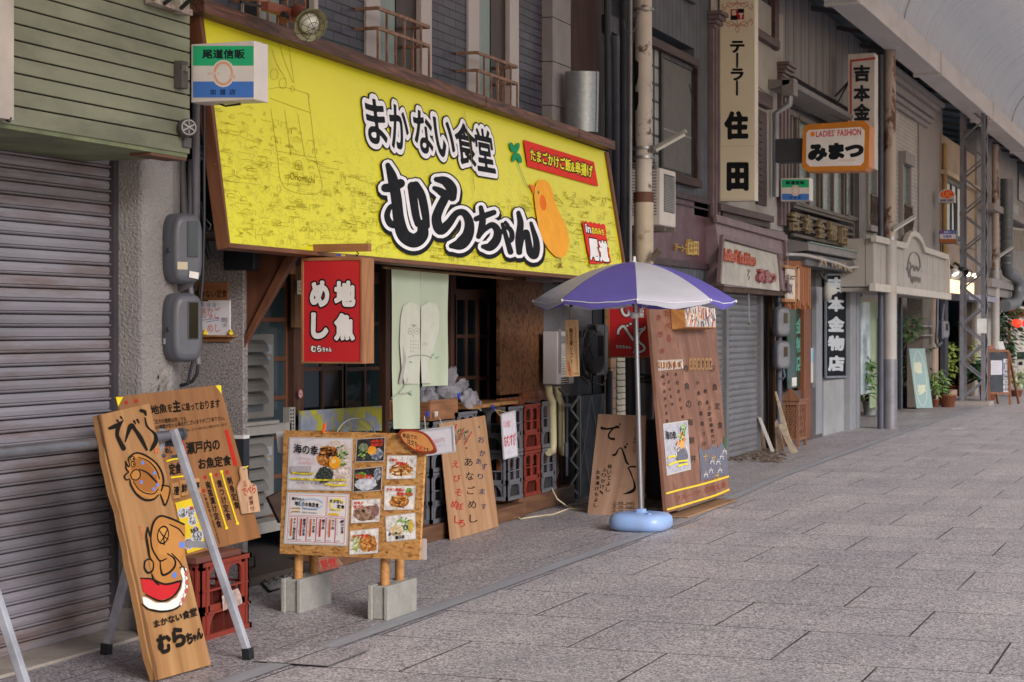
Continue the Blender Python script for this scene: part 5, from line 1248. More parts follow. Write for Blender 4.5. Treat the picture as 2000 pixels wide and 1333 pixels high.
def P6(d, T, q): bgp(d, q, wt); blob(d, T, .5, .66, .34, .27, brn); scat(d, T, .5, .66, .33, .26, BC_, 50, .08); blob(d, T, .8, .25, .1, .2, grn); d.text('チキン南蛮or', [T(.06, .06), T(.66, .08), T(.66, .22), T(.06, .2)], tx, bold=.04).text('唐揚げ定食', [T(.4, .24), T(.95, .28), T(.95, .42), T(.4, .38)], tx, bold=.04)
def P7(d, T, q): bgp(d, q, wt); scat(d, T, .6, .42, .26, .32, GC_, 50, .07); blob(d, T, .35, .6, .25, .22, blotch('b59a6a', 'e4d8b8', sc=50.)); blob(d, T, .85, .5, .1, .25, blotch('a88a3a', 'd8c05a', sc=50.)); d.text('かつ丼or', [T(.06, .66), T(.5, .64), T(.5, .78), T(.06, .8)], '14110f', bold=.04).text('親子丼', [T(.3, .82), T(.62, .8), T(.62, .96), T(.3, .97)], '14110f', bold=.04)
for q_, fn, lb in (([(527, 290), (670, 281), (664, 400), (520, 405)], P1, 'photo of a dark bowl with greens and egg'), ([(512, 447), (655, 433), (650, 552), (507, 562)], P2, 'photo of pale sliced raw fish'), ([(500, 607), (646, 600), (640, 716), (496, 724)], P3, 'photo of a simmered fish'), ([(492, 768), (636, 754), (632, 878), (488, 888)], P4, 'photo of a fried cutlet with cabbage'), ([(686, 376), (834, 376), (828, 490), (680, 494)], P5, 'photo of small fried fish'), ([(672, 534), (828, 534), (820, 652), (668, 655)], P6, 'photo of fried chicken pieces'), ([(676, 692), (826, 674), (830, 806), (682, 820)], P7, 'photo of a bowl with green onion topping')):
    photo(q_, fn, lb)
d = Deco(MPL, .003, (500, 750, 2.665))
for x, y in ((195, 848), (682, 878)): d.ell(x, y, 4, 4, '2a1a10')
d.out('screw_head', mb)
# oval tag clipped on the corner
t = thing('oval_tag', 'reddish wooden oval tag with brush writing on the menu board corner', 'tag', frame=frame_pl([onpl(x, y, MPL, .02) for x, y in ((778, 838), (850, 838), (850, 888), (778, 888))], MPL))
ov = [(738, 262), (752, 240), (800, 236), (850, 245), (895, 272), (932, 330), (930, 358), (880, 366), (820, 350), (765, 305)]
ov = [tuple(p) for p in cat_rom(ov+[ov[0]], 5)][:-1]
z_ = (500, 750, 2.665); W = lambda x, y, w_=.02: onpl(z_[0]+x/z_[2], z_[1]+y/z_[2], MPL, w_)
MB(wood('a8462e', '7a2c1e', 'X', 1.)).prism([W(x, y, .022) for x, y in ov], -MPL[1]*.016).out('plaque', t, bev=.002)
cxo = sum(p[0] for p in ov)/len(ov); cyo = sum(p[1] for p in ov)/len(ov)
d = Deco(MPL, .0235, z_); d.poly([(cxo+(x-cxo)*.86, cyo+(y-cyo)*.80) for x, y in ov], pm('c98a50', .5, var=.1, sc=20)); d.text('単品での', [(762, 256), (840, 268), (840, 292), (762, 280)], '1a1210', bold=.02).text('注文も', [(786, 286), (842, 300), (842, 330), (786, 312)], '1a1210', bold=.02).text('OK', [(832, 318), (870, 322), (870, 352), (832, 346)], 'c2392a', bold=.03).text('です', [(868, 328), (900, 336), (900, 356), (868, 350)], '1a1210', bold=.02); d.out('lettering', t)
t = thing('clothes_peg', 'orange peg clipped on the top edge of the menu board', 'peg', onpl(632, 845, MPL))
for w_, nm in ((.012, 'jaw'), (-.025, 'handle')):
    MB(pm('e8622a', .35)).bar(onpl(635, 827, MPL, w_), onpl(631, 846, MPL, w_), .016, .008, MPL[1]).out(nm, t, bev=.001)
# papers and a small red stamped board behind
t, P = panel('paper_sheet', 'white sheet sticking out below the right end of the menu board', 'paper', [(822, 1052), (833, 1053), (833, 1094), (818, 1093)], (MPL[0]-MPL[1]*.03, MPL[1]), .002, pm('b9b0ae', .5))
t, P = panel('paper_sheet', 'white paper tucked behind the upper left corner of the menu board', 'paper', [(539, 843), (556, 843), (554, 885), (543, 885)], (MPL[0]-MPL[1]*.05, MPL[1]), .002, pm('c3bfc4', .5))
q = [(617, 1095), (655, 1086), (672, 1104), (622, 1120)]; PQ = pl3(aZ(622, 1120, .03), aZ(672, 1106, .03), aX(655, 1087, -5.4))
t, P = panel('small_board', 'small board with red stamped characters on the ground by the sill', 'board', q, PQ, .02, wood('b08b72', '8a6852', 'X', 1)); d = Deco(PQ, .002); d.text('禁煙', [(624, 1095), (654, 1089), (660, 1106), (630, 1114)], 'b23a34', bold=.03); d.stroke([(621, 1093), (655, 1087), (664, 1107), (627, 1117), (621, 1093)], 1.2, 'b23a34', 1); d.out('lettering', t)
b = MB(pm('77777b', .5, .5)); o_ = [aZ(498, 1128), aZ(550, 1108), aZ(570, 1130), aZ(530, 1150)]
for k in range(9):
    u_ = k/8; b.bar(o_[0].lerp(o_[3], u_)+Vector((0, 0, .02)), o_[1].lerp(o_[2], u_)+Vector((0, 0, .02)), .005, .005)
for k in range(4): u_ = k/3; b.bar(o_[0].lerp(o_[1], u_)+Vector((0, 0, .028)), o_[3].lerp(o_[2], u_)+Vector((0, 0, .028)), .006, .006)
b.out('wire_rack', label='flat wire grill rack lying on the ground behind the blocks', cat='rack')
MB(blk).tube([aZ(497, 1085, .25), aZ(499, 1110, .02), aZ(512, 1140, .012), aZ(528, 1156, .012), aZ(545, 1150, .012)], .007, 6).out('floor_cable', label='black cable curling on the ground beside the red crate', cat='cable')
t = thing('leaning_board', 'dark tilted board behind the left edge of the menu board', 'board', aX(540, 1010, -5.4))
MB(wood('5a4234', '3b2a22', 'Y')).prism([aX(x, y, -5.35) for x, y in ((524, 972), (552, 958), (556, 1015), (548, 1022))], (-.02, 0, 0)).out('panel', t)
# ================================================================== red crate with lid, fish notice board, cutting board tag
cx1 = -4.88; yr0, yr1 = aZ(411, 1256).y, aZ(502, 1228).y; cz = .40
t = thing('bottle_crate', 'red crate with brown wooden lid carrying the fish menu board', 'crate', (cx1-.18, (yr0+yr1)/2, 0))
crate_mesh(cx1-.36, cx1, yr0, yr1, .0, cz, cr_, cri).out('crate_body', t)
d = Deco(plX(cx1+.014), .001, (180, 740, 2.2472)); d._m(pm('b9aaa2', .7, dirt='7a4a3a', dsc=20, damt=.8)); d.poly([(570, 955), (600, 935), (640, 920), (652, 945), (660, 985), (635, 1000), (600, 1005), (575, 1020)], pm('b9aaa2', .7, dirt='7a4a3a', dsc=20, damt=.8)); d.out('torn_label', t)
MB(wood('6b4138', '4b2c27', 'Y', .7)).box(cx1-.38, cx1+.005, yr0-.06, yr1-.09, cz+.002, cz+.035).out('crate_lid', label='brown wooden lid board on top of the red crate', cat='board', bev=.004)
q = [(228, 775), (430, 752), (510, 1050), (318, 1098)]
FPL = pl3(aX(318, 1098, -4.97), aX(510, 1050, -4.97), aX(430, 752, -5.10))
fb_, P = panel('fish_menu_board', 'tilted brown plywood menu board with black fish dish lettering and yellow strips', 'menu board', q, FPL, .014, wood('98693f', '7c5230', 'Y', .45))
d = Deco(FPL, crop=(180, 740, 2.2472)); K = '19140f'; Yl = 'd9bf1e'; Rd = '9a2f24'
d.poly([(104, 82), (136, 80), (114, 122)], 'e0cd2a').poly([(541, 31), (566, 29), (568, 66)], 'e0cd2a')
for x, y in ((150, 105), (193, 98), (496, 433), (546, 422), (592, 411), (490, 492)): d.ell(x, y, 8, 9, Rd)
d.text('地魚', [(254, 118), (326, 108), (330, 148), (262, 160)], K, bold=.03).text('を', [(330, 112), (350, 110), (352, 146), (334, 148)], K, bold=.03).text('主', [(352, 96), (386, 94), (390, 144), (356, 148)], K, bold=.05).text('に扱って', [(392, 108), (466, 102), (468, 138), (396, 142)], K, bold=.03).text('おります', [(470, 100), (560, 90), (562, 126), (474, 136)], K, bold=.03)
d.text('ご注文の種類は同じでも', [(262, 180), (412, 166), (414, 186), (266, 200)], K, bold=.01).text('魚の種類が変わる場合がございますがご了承下さい。', [(266, 206), (580, 162), (582, 182), (270, 226)], K, bold=.01).text('また天候により入荷のない場合があります', [(380, 226), (590, 194), (591, 206), (382, 238)], K)
d.text('瀬戸内の', [(410, 280), (558, 262), (562, 312), (418, 334)], K, bold=.035).text('お魚定食', [(464, 350), (608, 334), (612, 380), (470, 400)], K, bold=.035)
d.poly([(582, 226), (596, 224), (638, 380), (622, 384)], 'b3261f').poly([(390, 262), (398, 261), (438, 418), (430, 420)], Rd).poly([(318, 275), (330, 274), (334, 300), (324, 302)], Rd)
def vt(s_, x0, y0, x1, y1, w_, bo=.025): d.text(s_, [(x0-w_/2, y0), (x0+w_/2, y0-2), (x1+w_/2, y1-2), (x1-w_/2, y1)], K, vert=True, bold=bo)
vt('南蛮漬け定食', 506, 452, 560, 655, 22); vt('煮つけ定食', 556, 445, 602, 622, 22); vt('刺身定食', 600, 432, 638, 572, 22); vt('※単品料理もご注文できます', 494, 508, 560, 728, 10, .01)
for p_ in ([(520, 420), (548, 520), (590, 655)], [(568, 408), (595, 500), (638, 635)]): d.stroke(p_, 7, Yl); d.ell(*p_[0], 7, 7, Yl).ell(*p_[-1], 7, 7, Yl)
d.text('めし', [(318, 304), (352, 298), (354, 326), (324, 330)], K, bold=.03).stroke([(328, 362), (364, 352), (392, 354)], 7, Yl).text('定食', [(336, 374), (390, 366), (392, 416), (342, 424)], K, bold=.035).stroke([(348, 434), (380, 430), (400, 428)], 7, Yl)
d.out('lettering', fb_)
for (qq, ch) in (([(348, 458), (378, 454), (388, 522), (360, 528)], '澧'), ([(384, 448), (414, 444), (424, 510), (394, 516)], '鮮'), ([(436, 440), (470, 436), (480, 500), (446, 506)], '鮃')):
    d = Deco(FPL, .004, (180, 740, 2.2472)); MBq = [d.P(*p_, .010) for p_ in qq]
    o = MB(wood('b98a58', '98683c', 'X', 1.)).prism(MBq, -FPL[1]*.012).out('name_tile', fb_)
    d.w = .0155; cxx = sum(p_[0] for p_ in qq)/4; cyy = sum(p_[1] for p_ in qq)/4; d.text(ch, (cxx-12, cyy-18, cxx+14, cyy+20), K, bold=.03); d.out('tile_lettering', fb_)
d = Deco(FPL, .004, (180, 740, 2.2472)); d.poly([(364, 545), (455, 520), (498, 742), (418, 768)], pm('d2b51f', .4, var=.1)); fo = blotch('23262c', '5d5a58', '9aa0a8', 'd8d4d0', sc=70.)
for x, y, r_ in ((396, 590, 24), (430, 585, 26), (440, 625, 22), (462, 690, 30), (424, 725, 26), (455, 662, 16)): d.ell(x, y, r_*.9, r_, 'b9b4ba', n=18).ell(x, y, r_*.75, r_*.85, fo, n=18)
d.text('鯛めし', [(428, 562), (452, 555), (454, 572), (432, 578)], 'a82d24', bold=.03).text('海鮮丼', [(428, 660), (466, 652), (468, 672), (434, 680)], '1d1a18', bold=.03); d.out('dish_poster', fb_)
t = thing('cutting_board_tag', 'small pale cutting board shaped tag hung on the fish menu board', 'tag', frame=frame_pl([onpl(x, y, FPL, .02) for x, y in ((466, 910), (512, 910), (510, 1005), (476, 1003))], FPL))
cb = [(650, 400), (655, 385), (672, 384), (682, 398), (686, 440), (700, 458), (722, 470), (740, 583), (662, 594), (640, 480), (648, 460), (658, 440)]
d = Deco(FPL, .02, (180, 740, 2.2472)); MB(wood('c3a283', 'a88466', 'Y', 1.)).prism([d.P(*p_) for p_ in cb], -FPL[1]*.012).out('plaque', t, bev=.002)
d.w = .0215; d.text('でべら', [(656, 482), (716, 462), (718, 500), (664, 518)], 'a02f28', bold=.02).text('茶漬', [(684, 518), (706, 514), (708, 552), (690, 556)], '5a2d24', vert=True, bold=.015).text('付', [(692, 560), (712, 558), (713, 580), (695, 582)], '5a2d24').text('名物', [(660, 448), (676, 446), (680, 474), (666, 478)], 'a02f28', vert=True).text('いかがですか', [(676, 540), (682, 539), (686, 585), (680, 586)], '5a2d24', vert=True); d.ell(668, 396, 4, 4, '6a4a2a').stroke([(664, 392), (675, 388), (684, 384)], 5, 'c9b52a'); d.out('lettering', t)
# ================================================================== trestles with the pipe, and the big plank sign
alu = pm('a5a5ad', .4, .25, var=.14, sc=6, dirt='5f5a5a', damt=.4, dsc=8)
A1, A2 = aZ(207, 1280), aZ(485, 1290); ap = aD(342, 850, 9.25)
def trestle(lab, off):
    o = Vector((0, off, 0)); t = thing('trestle', lab, 'trestle', (A1+A2)/2+o, group='metal trestles holding the long pipe')
    for f_, nm in ((A1, 'leg'), (A2, 'leg')):
        tp = Vector((ap.x+(.025 if f_ is A2 else -.025), (A1.y+A2.y)/2, ap.z+.03)); b = MB(alu); b.bar(tp+o, Vector((f_.x, f_.y, .03))+o, .036, .034, (0, 1, 0)); lg = b.out('leg', t, bev=.004)
        d_ = (Vector((f_.x, f_.y, 0))-tp).normalized(); b = MB(pm('17181b', .5)); b.bar(Vector((f_.x, f_.y, .045))+o-d_*.015, Vector((f_.x, f_.y, .004))+o, .046, .044, (0, 1, 0)); b.out('rubber_foot', t, bev=.005)
    b = MB(alu); y_ = (A1.y+A2.y)/2+off; b.bar((ap.x-.2, y_+.025, .55), (ap.x+.2, y_+.025, .55), .03, .015, (0, 1, 0)); b.out('crossbar', t)
    b = MB(pm('5d5d64', .4, .6)); b.bar((ap.x-.05, y_+.03, ap.z-.03), (ap.x+.05, y_+.03, ap.z-.03), .05, .01, (0, 1, 0)).tube([(ap.x+.04, y_-.03, ap.z-.1), (ap.x+.04, y_+.03, ap.z-.1)], .008, 8).tube([(ap.x-.04, y_-.03, ap.z-.1), (ap.x-.04, y_+.03, ap.z-.1)], .008, 8); b.out('hinge_plate', t)
    return y_
yt_ = trestle('grey metal trestle behind the fish painted plank', 0.)
trestle('grey metal trestle at the lower left beside the rolling shutter', -1.72)
t = thing('steel_pipe', 'long grey scaffold pipe resting across the trestles before the shutter', 'pipe', (ap.x, 6.5, ap.z))
MB(pm('86868d', .32, .7, var=.12, sc=5, dirt='5b5653', damt=.4)).tube([(ap.x, 4.5, ap.z), (ap.x, yt_+.02, ap.z)], .026, 18).out('tube', t)
MB(pm('55565e', .4, .5)).tube([(ap.x, yt_+.0, ap.z), (ap.x, yt_+.12, ap.z)], .024, 16).tube([(ap.x, yt_+.10, ap.z), (ap.x, yt_+.125, ap.z)], .032, 16).out('end_clamp', t)
q = [(194, 811), (292, 788), (413, 1299), (303, 1330)]
BPL = pl3(aZ(303, 1330, .012), aZ(412, 1299, .012), aX(292, 788, ap.x+.055))
bw_ = wood('ad8455', '8b6039', 'Y', .5, .5, knots=.4)
q4 = q; edge_l = [(194, 811), (198, 840), (204, 868), (208, 900), (216, 930), (222, 965), (232, 1000), (238, 1035), (247, 1070), (254, 1105), (262, 1140), (270, 1175), (278, 1210), (284, 1245), (292, 1285), (303, 1330)]
rr2 = random.Random(4); el = [(x+rr2.uniform(-2.2, 2.2), y) for x, y in edge_l]
P = [onpl(x, y, BPL) for x, y in el]; PR = [onpl(413, 1299, BPL), onpl(292, 788, BPL)]
bp = thing('plank_sign', 'tall live edge wooden plank sign with painted fish and bowl', 'sign', frame=frame_pl([onpl(x, y, BPL) for x, y in q], BPL))
b = MB(bw_); b.prism(P+PR, -BPL[1]*.035); b.out('plank', bp, bev=.003)
d = Deco(BPL, .0015, (180, 740, 2.2472))
d.poly([(24, 160), (40, 155), (52, 230), (70, 330), (95, 430), (118, 520), (140, 620), (160, 710), (182, 810), (204, 900), (222, 1000), (246, 1090), (262, 1180), (282, 1260), (290, 1320), (276, 1326), (258, 1230), (236, 1130), (215, 1010), (196, 910), (170, 800), (148, 690), (126, 590), (104, 490), (80, 390), (54, 280), (36, 220)], wood('8f6337', '5f3d20', 'Y', .8))
d.poly([(24, 160), (30, 158), (50, 250), (70, 345), (92, 445), (112, 540), (128, 600), (108, 520), (84, 425), (60, 330), (40, 245)], '3f2a1c')
K = '17130f'
def br(p_, w_, c=K): d.stroke(p_, [q_*1.3 for q_ in w_], c, 7)
# brush writing
br([(76, 218), (98, 210), (122, 196), (137, 184)], [10, 15, 10, 4]); br([(134, 186), (116, 212), (110, 246), (122, 276), (138, 306)], [5, 14, 13, 15, 17]); br([(110, 183), (117, 191)], [8, 5]); br([(126, 168), (133, 178)], [7, 4])
br([(146, 276), (158, 236), (172, 206), (190, 226), (214, 262), (240, 312)], [5, 12, 17, 12, 15, 8]); br([(184, 186), (190, 198)], [8, 5]); br([(198, 180), (206, 194)], [8, 5])
br([(214, 140), (230, 145), (236, 160)], [11, 12, 7]); br([(232, 172), (240, 206), (256, 224), (276, 244), (280, 272), (268, 298), (256, 316)], [5, 7, 6, 10, 15, 14, 6])
sl_ = 'b23a2c'; d.rect(274, 308, 289, 327, sl_).rect(277, 311, 286, 324, 'bf8c50').text('印', (277, 312, 286, 323), sl_)
# flounder
F1 = 'a5703a'; F2 = '8f5a2b'
body = [(160, 345), (195, 326), (238, 340), (282, 375), (306, 415), (312, 458), (300, 500), (270, 528), (228, 520), (192, 498), (170, 462), (158, 420), (150, 385)]
d.poly([tuple(p_) for p_ in cat_rom(body+[body[0]], 4)][:-1], F1)
inner = [(168, 352), (205, 350), (248, 372), (278, 410), (286, 455), (272, 495), (235, 494), (196, 474), (176, 440)]; d.poly([tuple(p_) for p_ in cat_rom(inner+[inner[0]], 4)][:-1], F2)
d.poly([(308, 468), (340, 478), (336, 520), (320, 556), (305, 528), (296, 505)], F1).poly([(168, 420), (186, 402), (206, 404), (210, 428), (195, 444), (178, 440)], F1)
br([(147, 362), (150, 395), (160, 410), (150, 418), (142, 430), (150, 444), (164, 440)], [4, 6, 5, 5, 6, 5, 4]); br([(147, 362), (158, 385), (164, 380), (160, 352), (176, 334), (200, 326), (236, 338), (280, 370), (306, 412), (313, 455), (304, 492)], [4, 6, 4, 6, 6, 6, 7, 6, 7, 7, 5])
br([(166, 445), (172, 470), (196, 508), (232, 532), (268, 530), (292, 510)], [5, 7, 7, 8, 7, 4]); br([(204, 345), (246, 362), (280, 398), (296, 440)], [3, 4, 5, 4]); br([(180, 452), (205, 486), (240, 504), (272, 504), (290, 484)], [3, 4, 4, 4, 3])
br([(168, 420), (186, 401), (206, 404), (211, 428), (196, 444), (176, 440), (168, 420)], [4]*7); br([(208, 398), (240, 412), (268, 438), (284, 456)], [4, 6, 7, 5])
br([(300, 508), (308, 530), (320, 556), (336, 518), (341, 478), (322, 470), (306, 468)], [4, 6, 6, 5, 5, 5, 4])
for x, y in ((178, 352), (180, 376)): d.ell(x, y, 11, 13, K).ell(x, y, 7, 9, 'b5803f').ell(x+2, y, 4, 6, K)
for x, y in ((222, 369), (273, 414), (216, 454), (287, 467), (270, 484)): d.ell(x, y, 7, 8, '5b79bf')
# fish in a bowl
big = [(262, 640), (300, 606), (350, 620), (404, 640), (408, 700), (404, 800), (390, 860), (350, 900), (290, 890), (262, 850), (250, 800), (244, 740)]
d.poly([tuple(p_) for p_ in cat_rom(big+[big[0]], 4)][:-1], F1); d.poly([(300, 640), (340, 640), (392, 670), (396, 760), (380, 830), (330, 780), (290, 770), (285, 700)], 'ad7840')
d.poly([(214, 874), (262, 880), (320, 900), (390, 888), (372, 935), (340, 962), (300, 972), (254, 958), (222, 930)], 'b3252a')
d.poly([(394, 826), (405, 834), (414, 862), (417, 900), (413, 950), (392, 990), (350, 1014), (300, 1018), (250, 1008), (226, 992), (220, 958), (236, 960), (280, 984), (330, 984), (370, 960), (392, 920), (398, 880), (388, 846)], 'd8d2cc')
br([(404, 640), (350, 616), (300, 603), (270, 632), (258, 690), (262, 740), (282, 780), (300, 800), (326, 790)], [6, 7, 7, 7, 6, 6, 6, 6, 4]); br([(244, 652), (238, 690), (246, 740), (252, 780), (262, 800)], [5, 7, 8, 7, 5]); br([(244, 652), (258, 700)], [4, 6])
br([(232, 800), (230, 830), (246, 852), (266, 840), (268, 806), (250, 792), (232, 800)], [5, 6, 7, 6, 5, 5, 5]); br([(330, 768), (360, 790), (364, 820), (340, 850), (312, 862), (302, 848)], [4, 6, 7, 7, 8, 6]); br([(298, 800), (302, 840), (312, 862)], [4, 6, 4])
br([(262, 858), (274, 888), (292, 905)], [4, 6, 6]); br([(350, 768), (380, 800), (396, 825)], [4, 5, 4]); br([(340, 640), (380, 660), (404, 690)], [4, 5, 4])
for w_, c_ in ((31, K), (25, 'b5803f')): d.ell(311, 686, w_*.85, w_*1.35, c_, .15)
br([(300, 718), (318, 690), (332, 656)], [3, 5, 3]); br([(292, 662), (312, 690), (334, 706)], [3, 5, 3]); br([(314, 690), (316, 728)], [3, 5])
d.ell(394, 729, 12, 15, '5b79bf').ell(362, 862, 10, 14, '5b79bf')
br([(214, 876), (262, 880), (320, 902), (388, 888)], [4, 6, 7, 7]); br([(236, 948), (300, 976), (350, 960), (380, 925), (392, 888)], [4, 6, 6, 6, 4]); br([(222, 990), (250, 1012), (310, 1022), (366, 1010), (396, 986)], [5, 6, 7, 6, 5]); br([(386, 830), (400, 826), (410, 848)], [4, 5, 4])
for k in range(9):
    u_ = k/8; x = 410+6*math.sin(u_*3.1)-22*max(0, u_-.55)*2; y = 838+u_*150; d.ell(x, y, 7, 10, '7a2a22').ell(x, y, 5, 8, 'dcc9c2' if k % 2 == 0 else 'b8565a')
d.text('きんたい', [(204, 646), (216, 644), (232, 704), (218, 708)], 'b5483a', vert=True)
d.text('まかない食堂', [(268, 1062), (458, 1002), (462, 1040), (276, 1094)], K, bold=.03, res=44)
for ch, qq in (('む', [(282, 1130), (342, 1112), (350, 1198), (296, 1210)]), ('ら', [(346, 1096), (402, 1088), (414, 1170), (362, 1180)]), ('ち', [(410, 1120), (438, 1112), (444, 1158), (418, 1168)]), ('ゃ', [(440, 1124), (456, 1120), (460, 1150), (446, 1154)]), ('ん', [(456, 1100), (484, 1090), (488, 1138), (462, 1146)])): d.text(ch, qq, K, bold=.06, res=46)
d.out('painting', bp)
# ================================================================== heater, pipes, meters, gate at the end of the entrance
HX = -5.55
t = thing('water_heater', 'grey white wall mounted water heater beside the chipboard panel', 'heater', aX(1090, 755, HX))
hm = pm('b1abab', .4, var=.06, dirt='827a76', damt=.35, dthr=.65)
b = MB(hm); ya, yb, yc = YX(1060, HX-.0), YX(1089, HX), YX(1121, HX)
z1, z0 = zX(1062, 648, HX), zX(1062, 754, HX)
yh = aX(1089, 700, HX).y; pA = aY(1060, 700, yh); 
b.box(pA.x, HX, yh, YX(1121, HX), z0, z1); b.out('case', t, bev=.008)
b = MB(pm('8d898a', .4, .3)); b.box(HX-.02, HX+.012, yh+.02, yh+.07, z0+.1, z1+.02).box(HX-.03, HX+.02, yh+.06, yh+.2, z1-.10, z1-.04); b.out('bracket', t, bev=.003)
b = MB(pm('d5d2ce', .5)); fbox(b, HX+.003, 1096, 1105, 697, 737, .003, ref=1096); b.m(pm('8f8d90')); 
for k in range(7): fbox(b, HX+.004, 1097, 1103, 700+k*5, 702+k*5, .002, ref=1097)
b.out('instruction_label', t)
b = MB(pm('2c2c30', .6))
for r_ in range(3):
    for c_ in range(7): fbox(b, HX+.003, 1096+c_*2.3, 1097.6+c_*2.3, 738+r_*4.4, 740.6+r_*4.4, .003, ref=1097)
b.out('vent_slot', t)
cp = pm('b8af8d', .5, var=.12, sc=6, bump=.2, bsc=80, dirt='857a58', damt=.5, dsc=6)
def PX(x, y, X=-5.58): return aX(x, y, X)
MB(cp).tube([PX(1071, 755), PX(1072, 770), PX(1078, 784), PX(1079, 800), PX(1080, 868), PX(1079, 882), PX(1072, 884)], .034, 14).out('lagged_pipe', label='beige lagged pipe with green tape below the heater, nearer the crates', cat='pipe', group='beige pipes under the heater')
MB(cp).tube([PX(1088, 757), PX(1090, 775), PX(1095, 788), PX(1096, 870), PX(1098, 884), PX(1104, 884)], .032, 14).out('lagged_pipe', label='beige lagged pipe nearer the lattice gate below the heater', cat='pipe', group='beige pipes under the heater')
b = MB(pm('4d7a3c', .5)); b.lathe([(.0355, -.02), (.0355, .02)], PX(1079.5, 806), (0, 0, 1), 14); b.out('green_tape', label='scrap of green tape stuck on the beige pipe', cat='tape')
MB(pm('45474f', .5, .3)).tube([PX(1092, 760, -5.5), PX(1104, 772, -5.5), PX(1107, 780, -5.5), PX(1107, 930, -5.5)], .013, 8).bar(PX(1104, 792, -5.47), PX(1115, 792, -5.47), .02, .03).tube([PX(1106, 865, -5.47), PX(1106, 892, -5.47)], .022, 8).out('water_pipe', label='thin grey water pipe with tap beside the beige pipes', cat='pipe')
for (y0_, y1_, lab) in ((857, 884, 'upper white wall socket by the beige pipes'), (929, 957, 'lower white wall socket with cream plug above the floor')):
    t = thing('wall_socket', lab, 'socket', aX(1066, y1_, OX), group='wall sockets on the wainscot'); b = MB(pm('c9c5c2', .4)); fbox(b, OX+.025, 1062, 1070, y0_, y1_, .03, ref=1066); b.out('cover', t, bev=.003); b = MB(pm('55555a')); fbox(b, OX+.027, 1065, 1067, y0_+9, y0_+15, .003, ref=1066); b.out('slot', t)
MB(pm('26262b', .5)).tube([PX(1085, 886, -5.6), PX(1088, 905, -5.6), PX(1090, 925, -5.6), PX(1083, 943, -5.6), PX(1070, 938, -5.68)], .009, 7).out('black_cable', label='black cord from the pipes into the lower wall socket', cat='cord')
cc_ = pm('b5a88c', .5)
MB(cc_).tube([PX(1069, 945, -5.69), PX(1076, 952, -5.62), aZ(1088, 975, .12), aZ(1108, 990, .012), aZ(1130, 993, .012), aZ(1152, 997, .012), aZ(1110, 994, .012), aZ(1080, 1005, .012), aZ(1040, 1010, .012), aZ(1017, 1014, .012), aZ(1003, 1007, .012), aZ(985, 1003, .012), aZ(972, 1002, .02)], .0075, 7).tube([aZ(1108, 988, .012), aZ(1130, 986, .012), aZ(1150, 980, .012)], .006, 6).out('extension_cord', label='cream extension cord trailing from the lower socket across the pavement', cat='cord')
# meters and wiring on the concrete
mdk = pm('4a4b52', .45, var=.12, dirt='35343a', damt=.5)
pm_ = aX(1160, 725, -5.62)
meter('dark electric meter half hidden among black cables behind the wooden tag', Vector((-5.68, YX(1158, -5.6), zX(1158, 730, -5.6))), (.9, -.44, 0), .41, .26, .17, (.01, .075, .16, .36), mat=mdk, lid='3a4046', group=None)
b = MB(mdk); fbox(b, -5.6, 1165, 1188, 634, 735, .1, ref=1165); b.out('meter_cabinet', label='dark grey cabinet behind the meter and red dried fish sign', cat='cabinet', bev=.02)
b = MB(blk); rr3 = random.Random(11)
for pts in ([(1138, 640), (1132, 690), (1135, 735), (1150, 752)], [(1140, 655), (1155, 690), (1163, 712)], [(1134, 700), (1150, 672), (1166, 650), (1158, 635), (1146, 640)], [(1140, 690), (1156, 748), (1178, 752), (1184, 735)], [(1148, 640), (1136, 668), (1150, 710), (1152, 740)]):
    b.tube([aX(x, y, -5.46+rr3.uniform(-.04, .04)) for x, y in pts], .0065, 6)
b.out('cable_tangle', label='tangle of black cables around the dark meter', cat='cable')
MB(pm('3a3a3f', .6)).tube([PX(1134, 660, -5.6), PX(1132, 700, -5.6), PX(1138, 728, -5.6), PX(1150, 735, -5.6)], .03, 10).out('flexible_duct', label='dark curved flexible duct left of the meter', cat='duct')
MB(cc_).tube([PX(1181, 590, -5.4), PX(1181, 700, -5.4), PX(1182, 760, -5.4), PX(1182, 815, -5.4)], .006, 6).out('cream_cable', label='long cream cord hanging straight down left of red dried fish sign', cat='cord')
MB(gpipe).tube([PX(1190, 725, -5.6), PX(1190, 880, -5.6)], .034, 12).out('drainpipe', label='slim grey pipe standing left of the tan tile strip', cat='pipe')
# folding gate
GTX = -5.66
t = thing('folding_gate', 'grey folding lattice gate standing before a dark opening', 'gate', aX(1145, 978, GTX))
b = MB(pm('34383f', .6, var=.15)); fbox(b, GTX-.02, 1126, 1183, 775, 975, .02, ref=1126); b.out('backing_sheet', t)
b = MB(pm('7d7f83', .45, .4)); y0, y1 = YX(1126, GTX), YX(1182, GTX); zt, zb_ = zX(1126, 778, GTX), .05; nn_ = 5
for k in range(-4, 5):
    for sg in (1, -1):
        a = Vector((GTX+.004*sg, 0, 0)); L_ = (y1-y0); pts = []
        H_ = zt-zb_; st_ = L_*.5; ya = y0+k*st_; yb = ya+sg*H_*.45
        pa, pb = Vector((GTX+.006*sg, ya, zb_)), Vector((GTX+.006*sg, yb, zt))
        lo_, hi_ = 0., 1.
        if abs(yb-ya) > 1e-6:
            for lim in (y0, y1):
                u_ = (lim-ya)/(yb-ya)
                if 0 < u_ < 1:
                    if (ya < y0 if lim == y0 else ya > y1): lo_ = max(lo_, u_)
                    else: hi_ = min(hi_, u_)
        ma = pa.lerp(pb, lo_); mb_ = pa.lerp(pb, hi_)
        if lo_ < hi_ and y0-.01 <= (ma.y+mb_.y)/2 <= y1+.01: b.bar(ma, mb_, .012, .006, (1, 0, 0))
b.out('lattice', t)
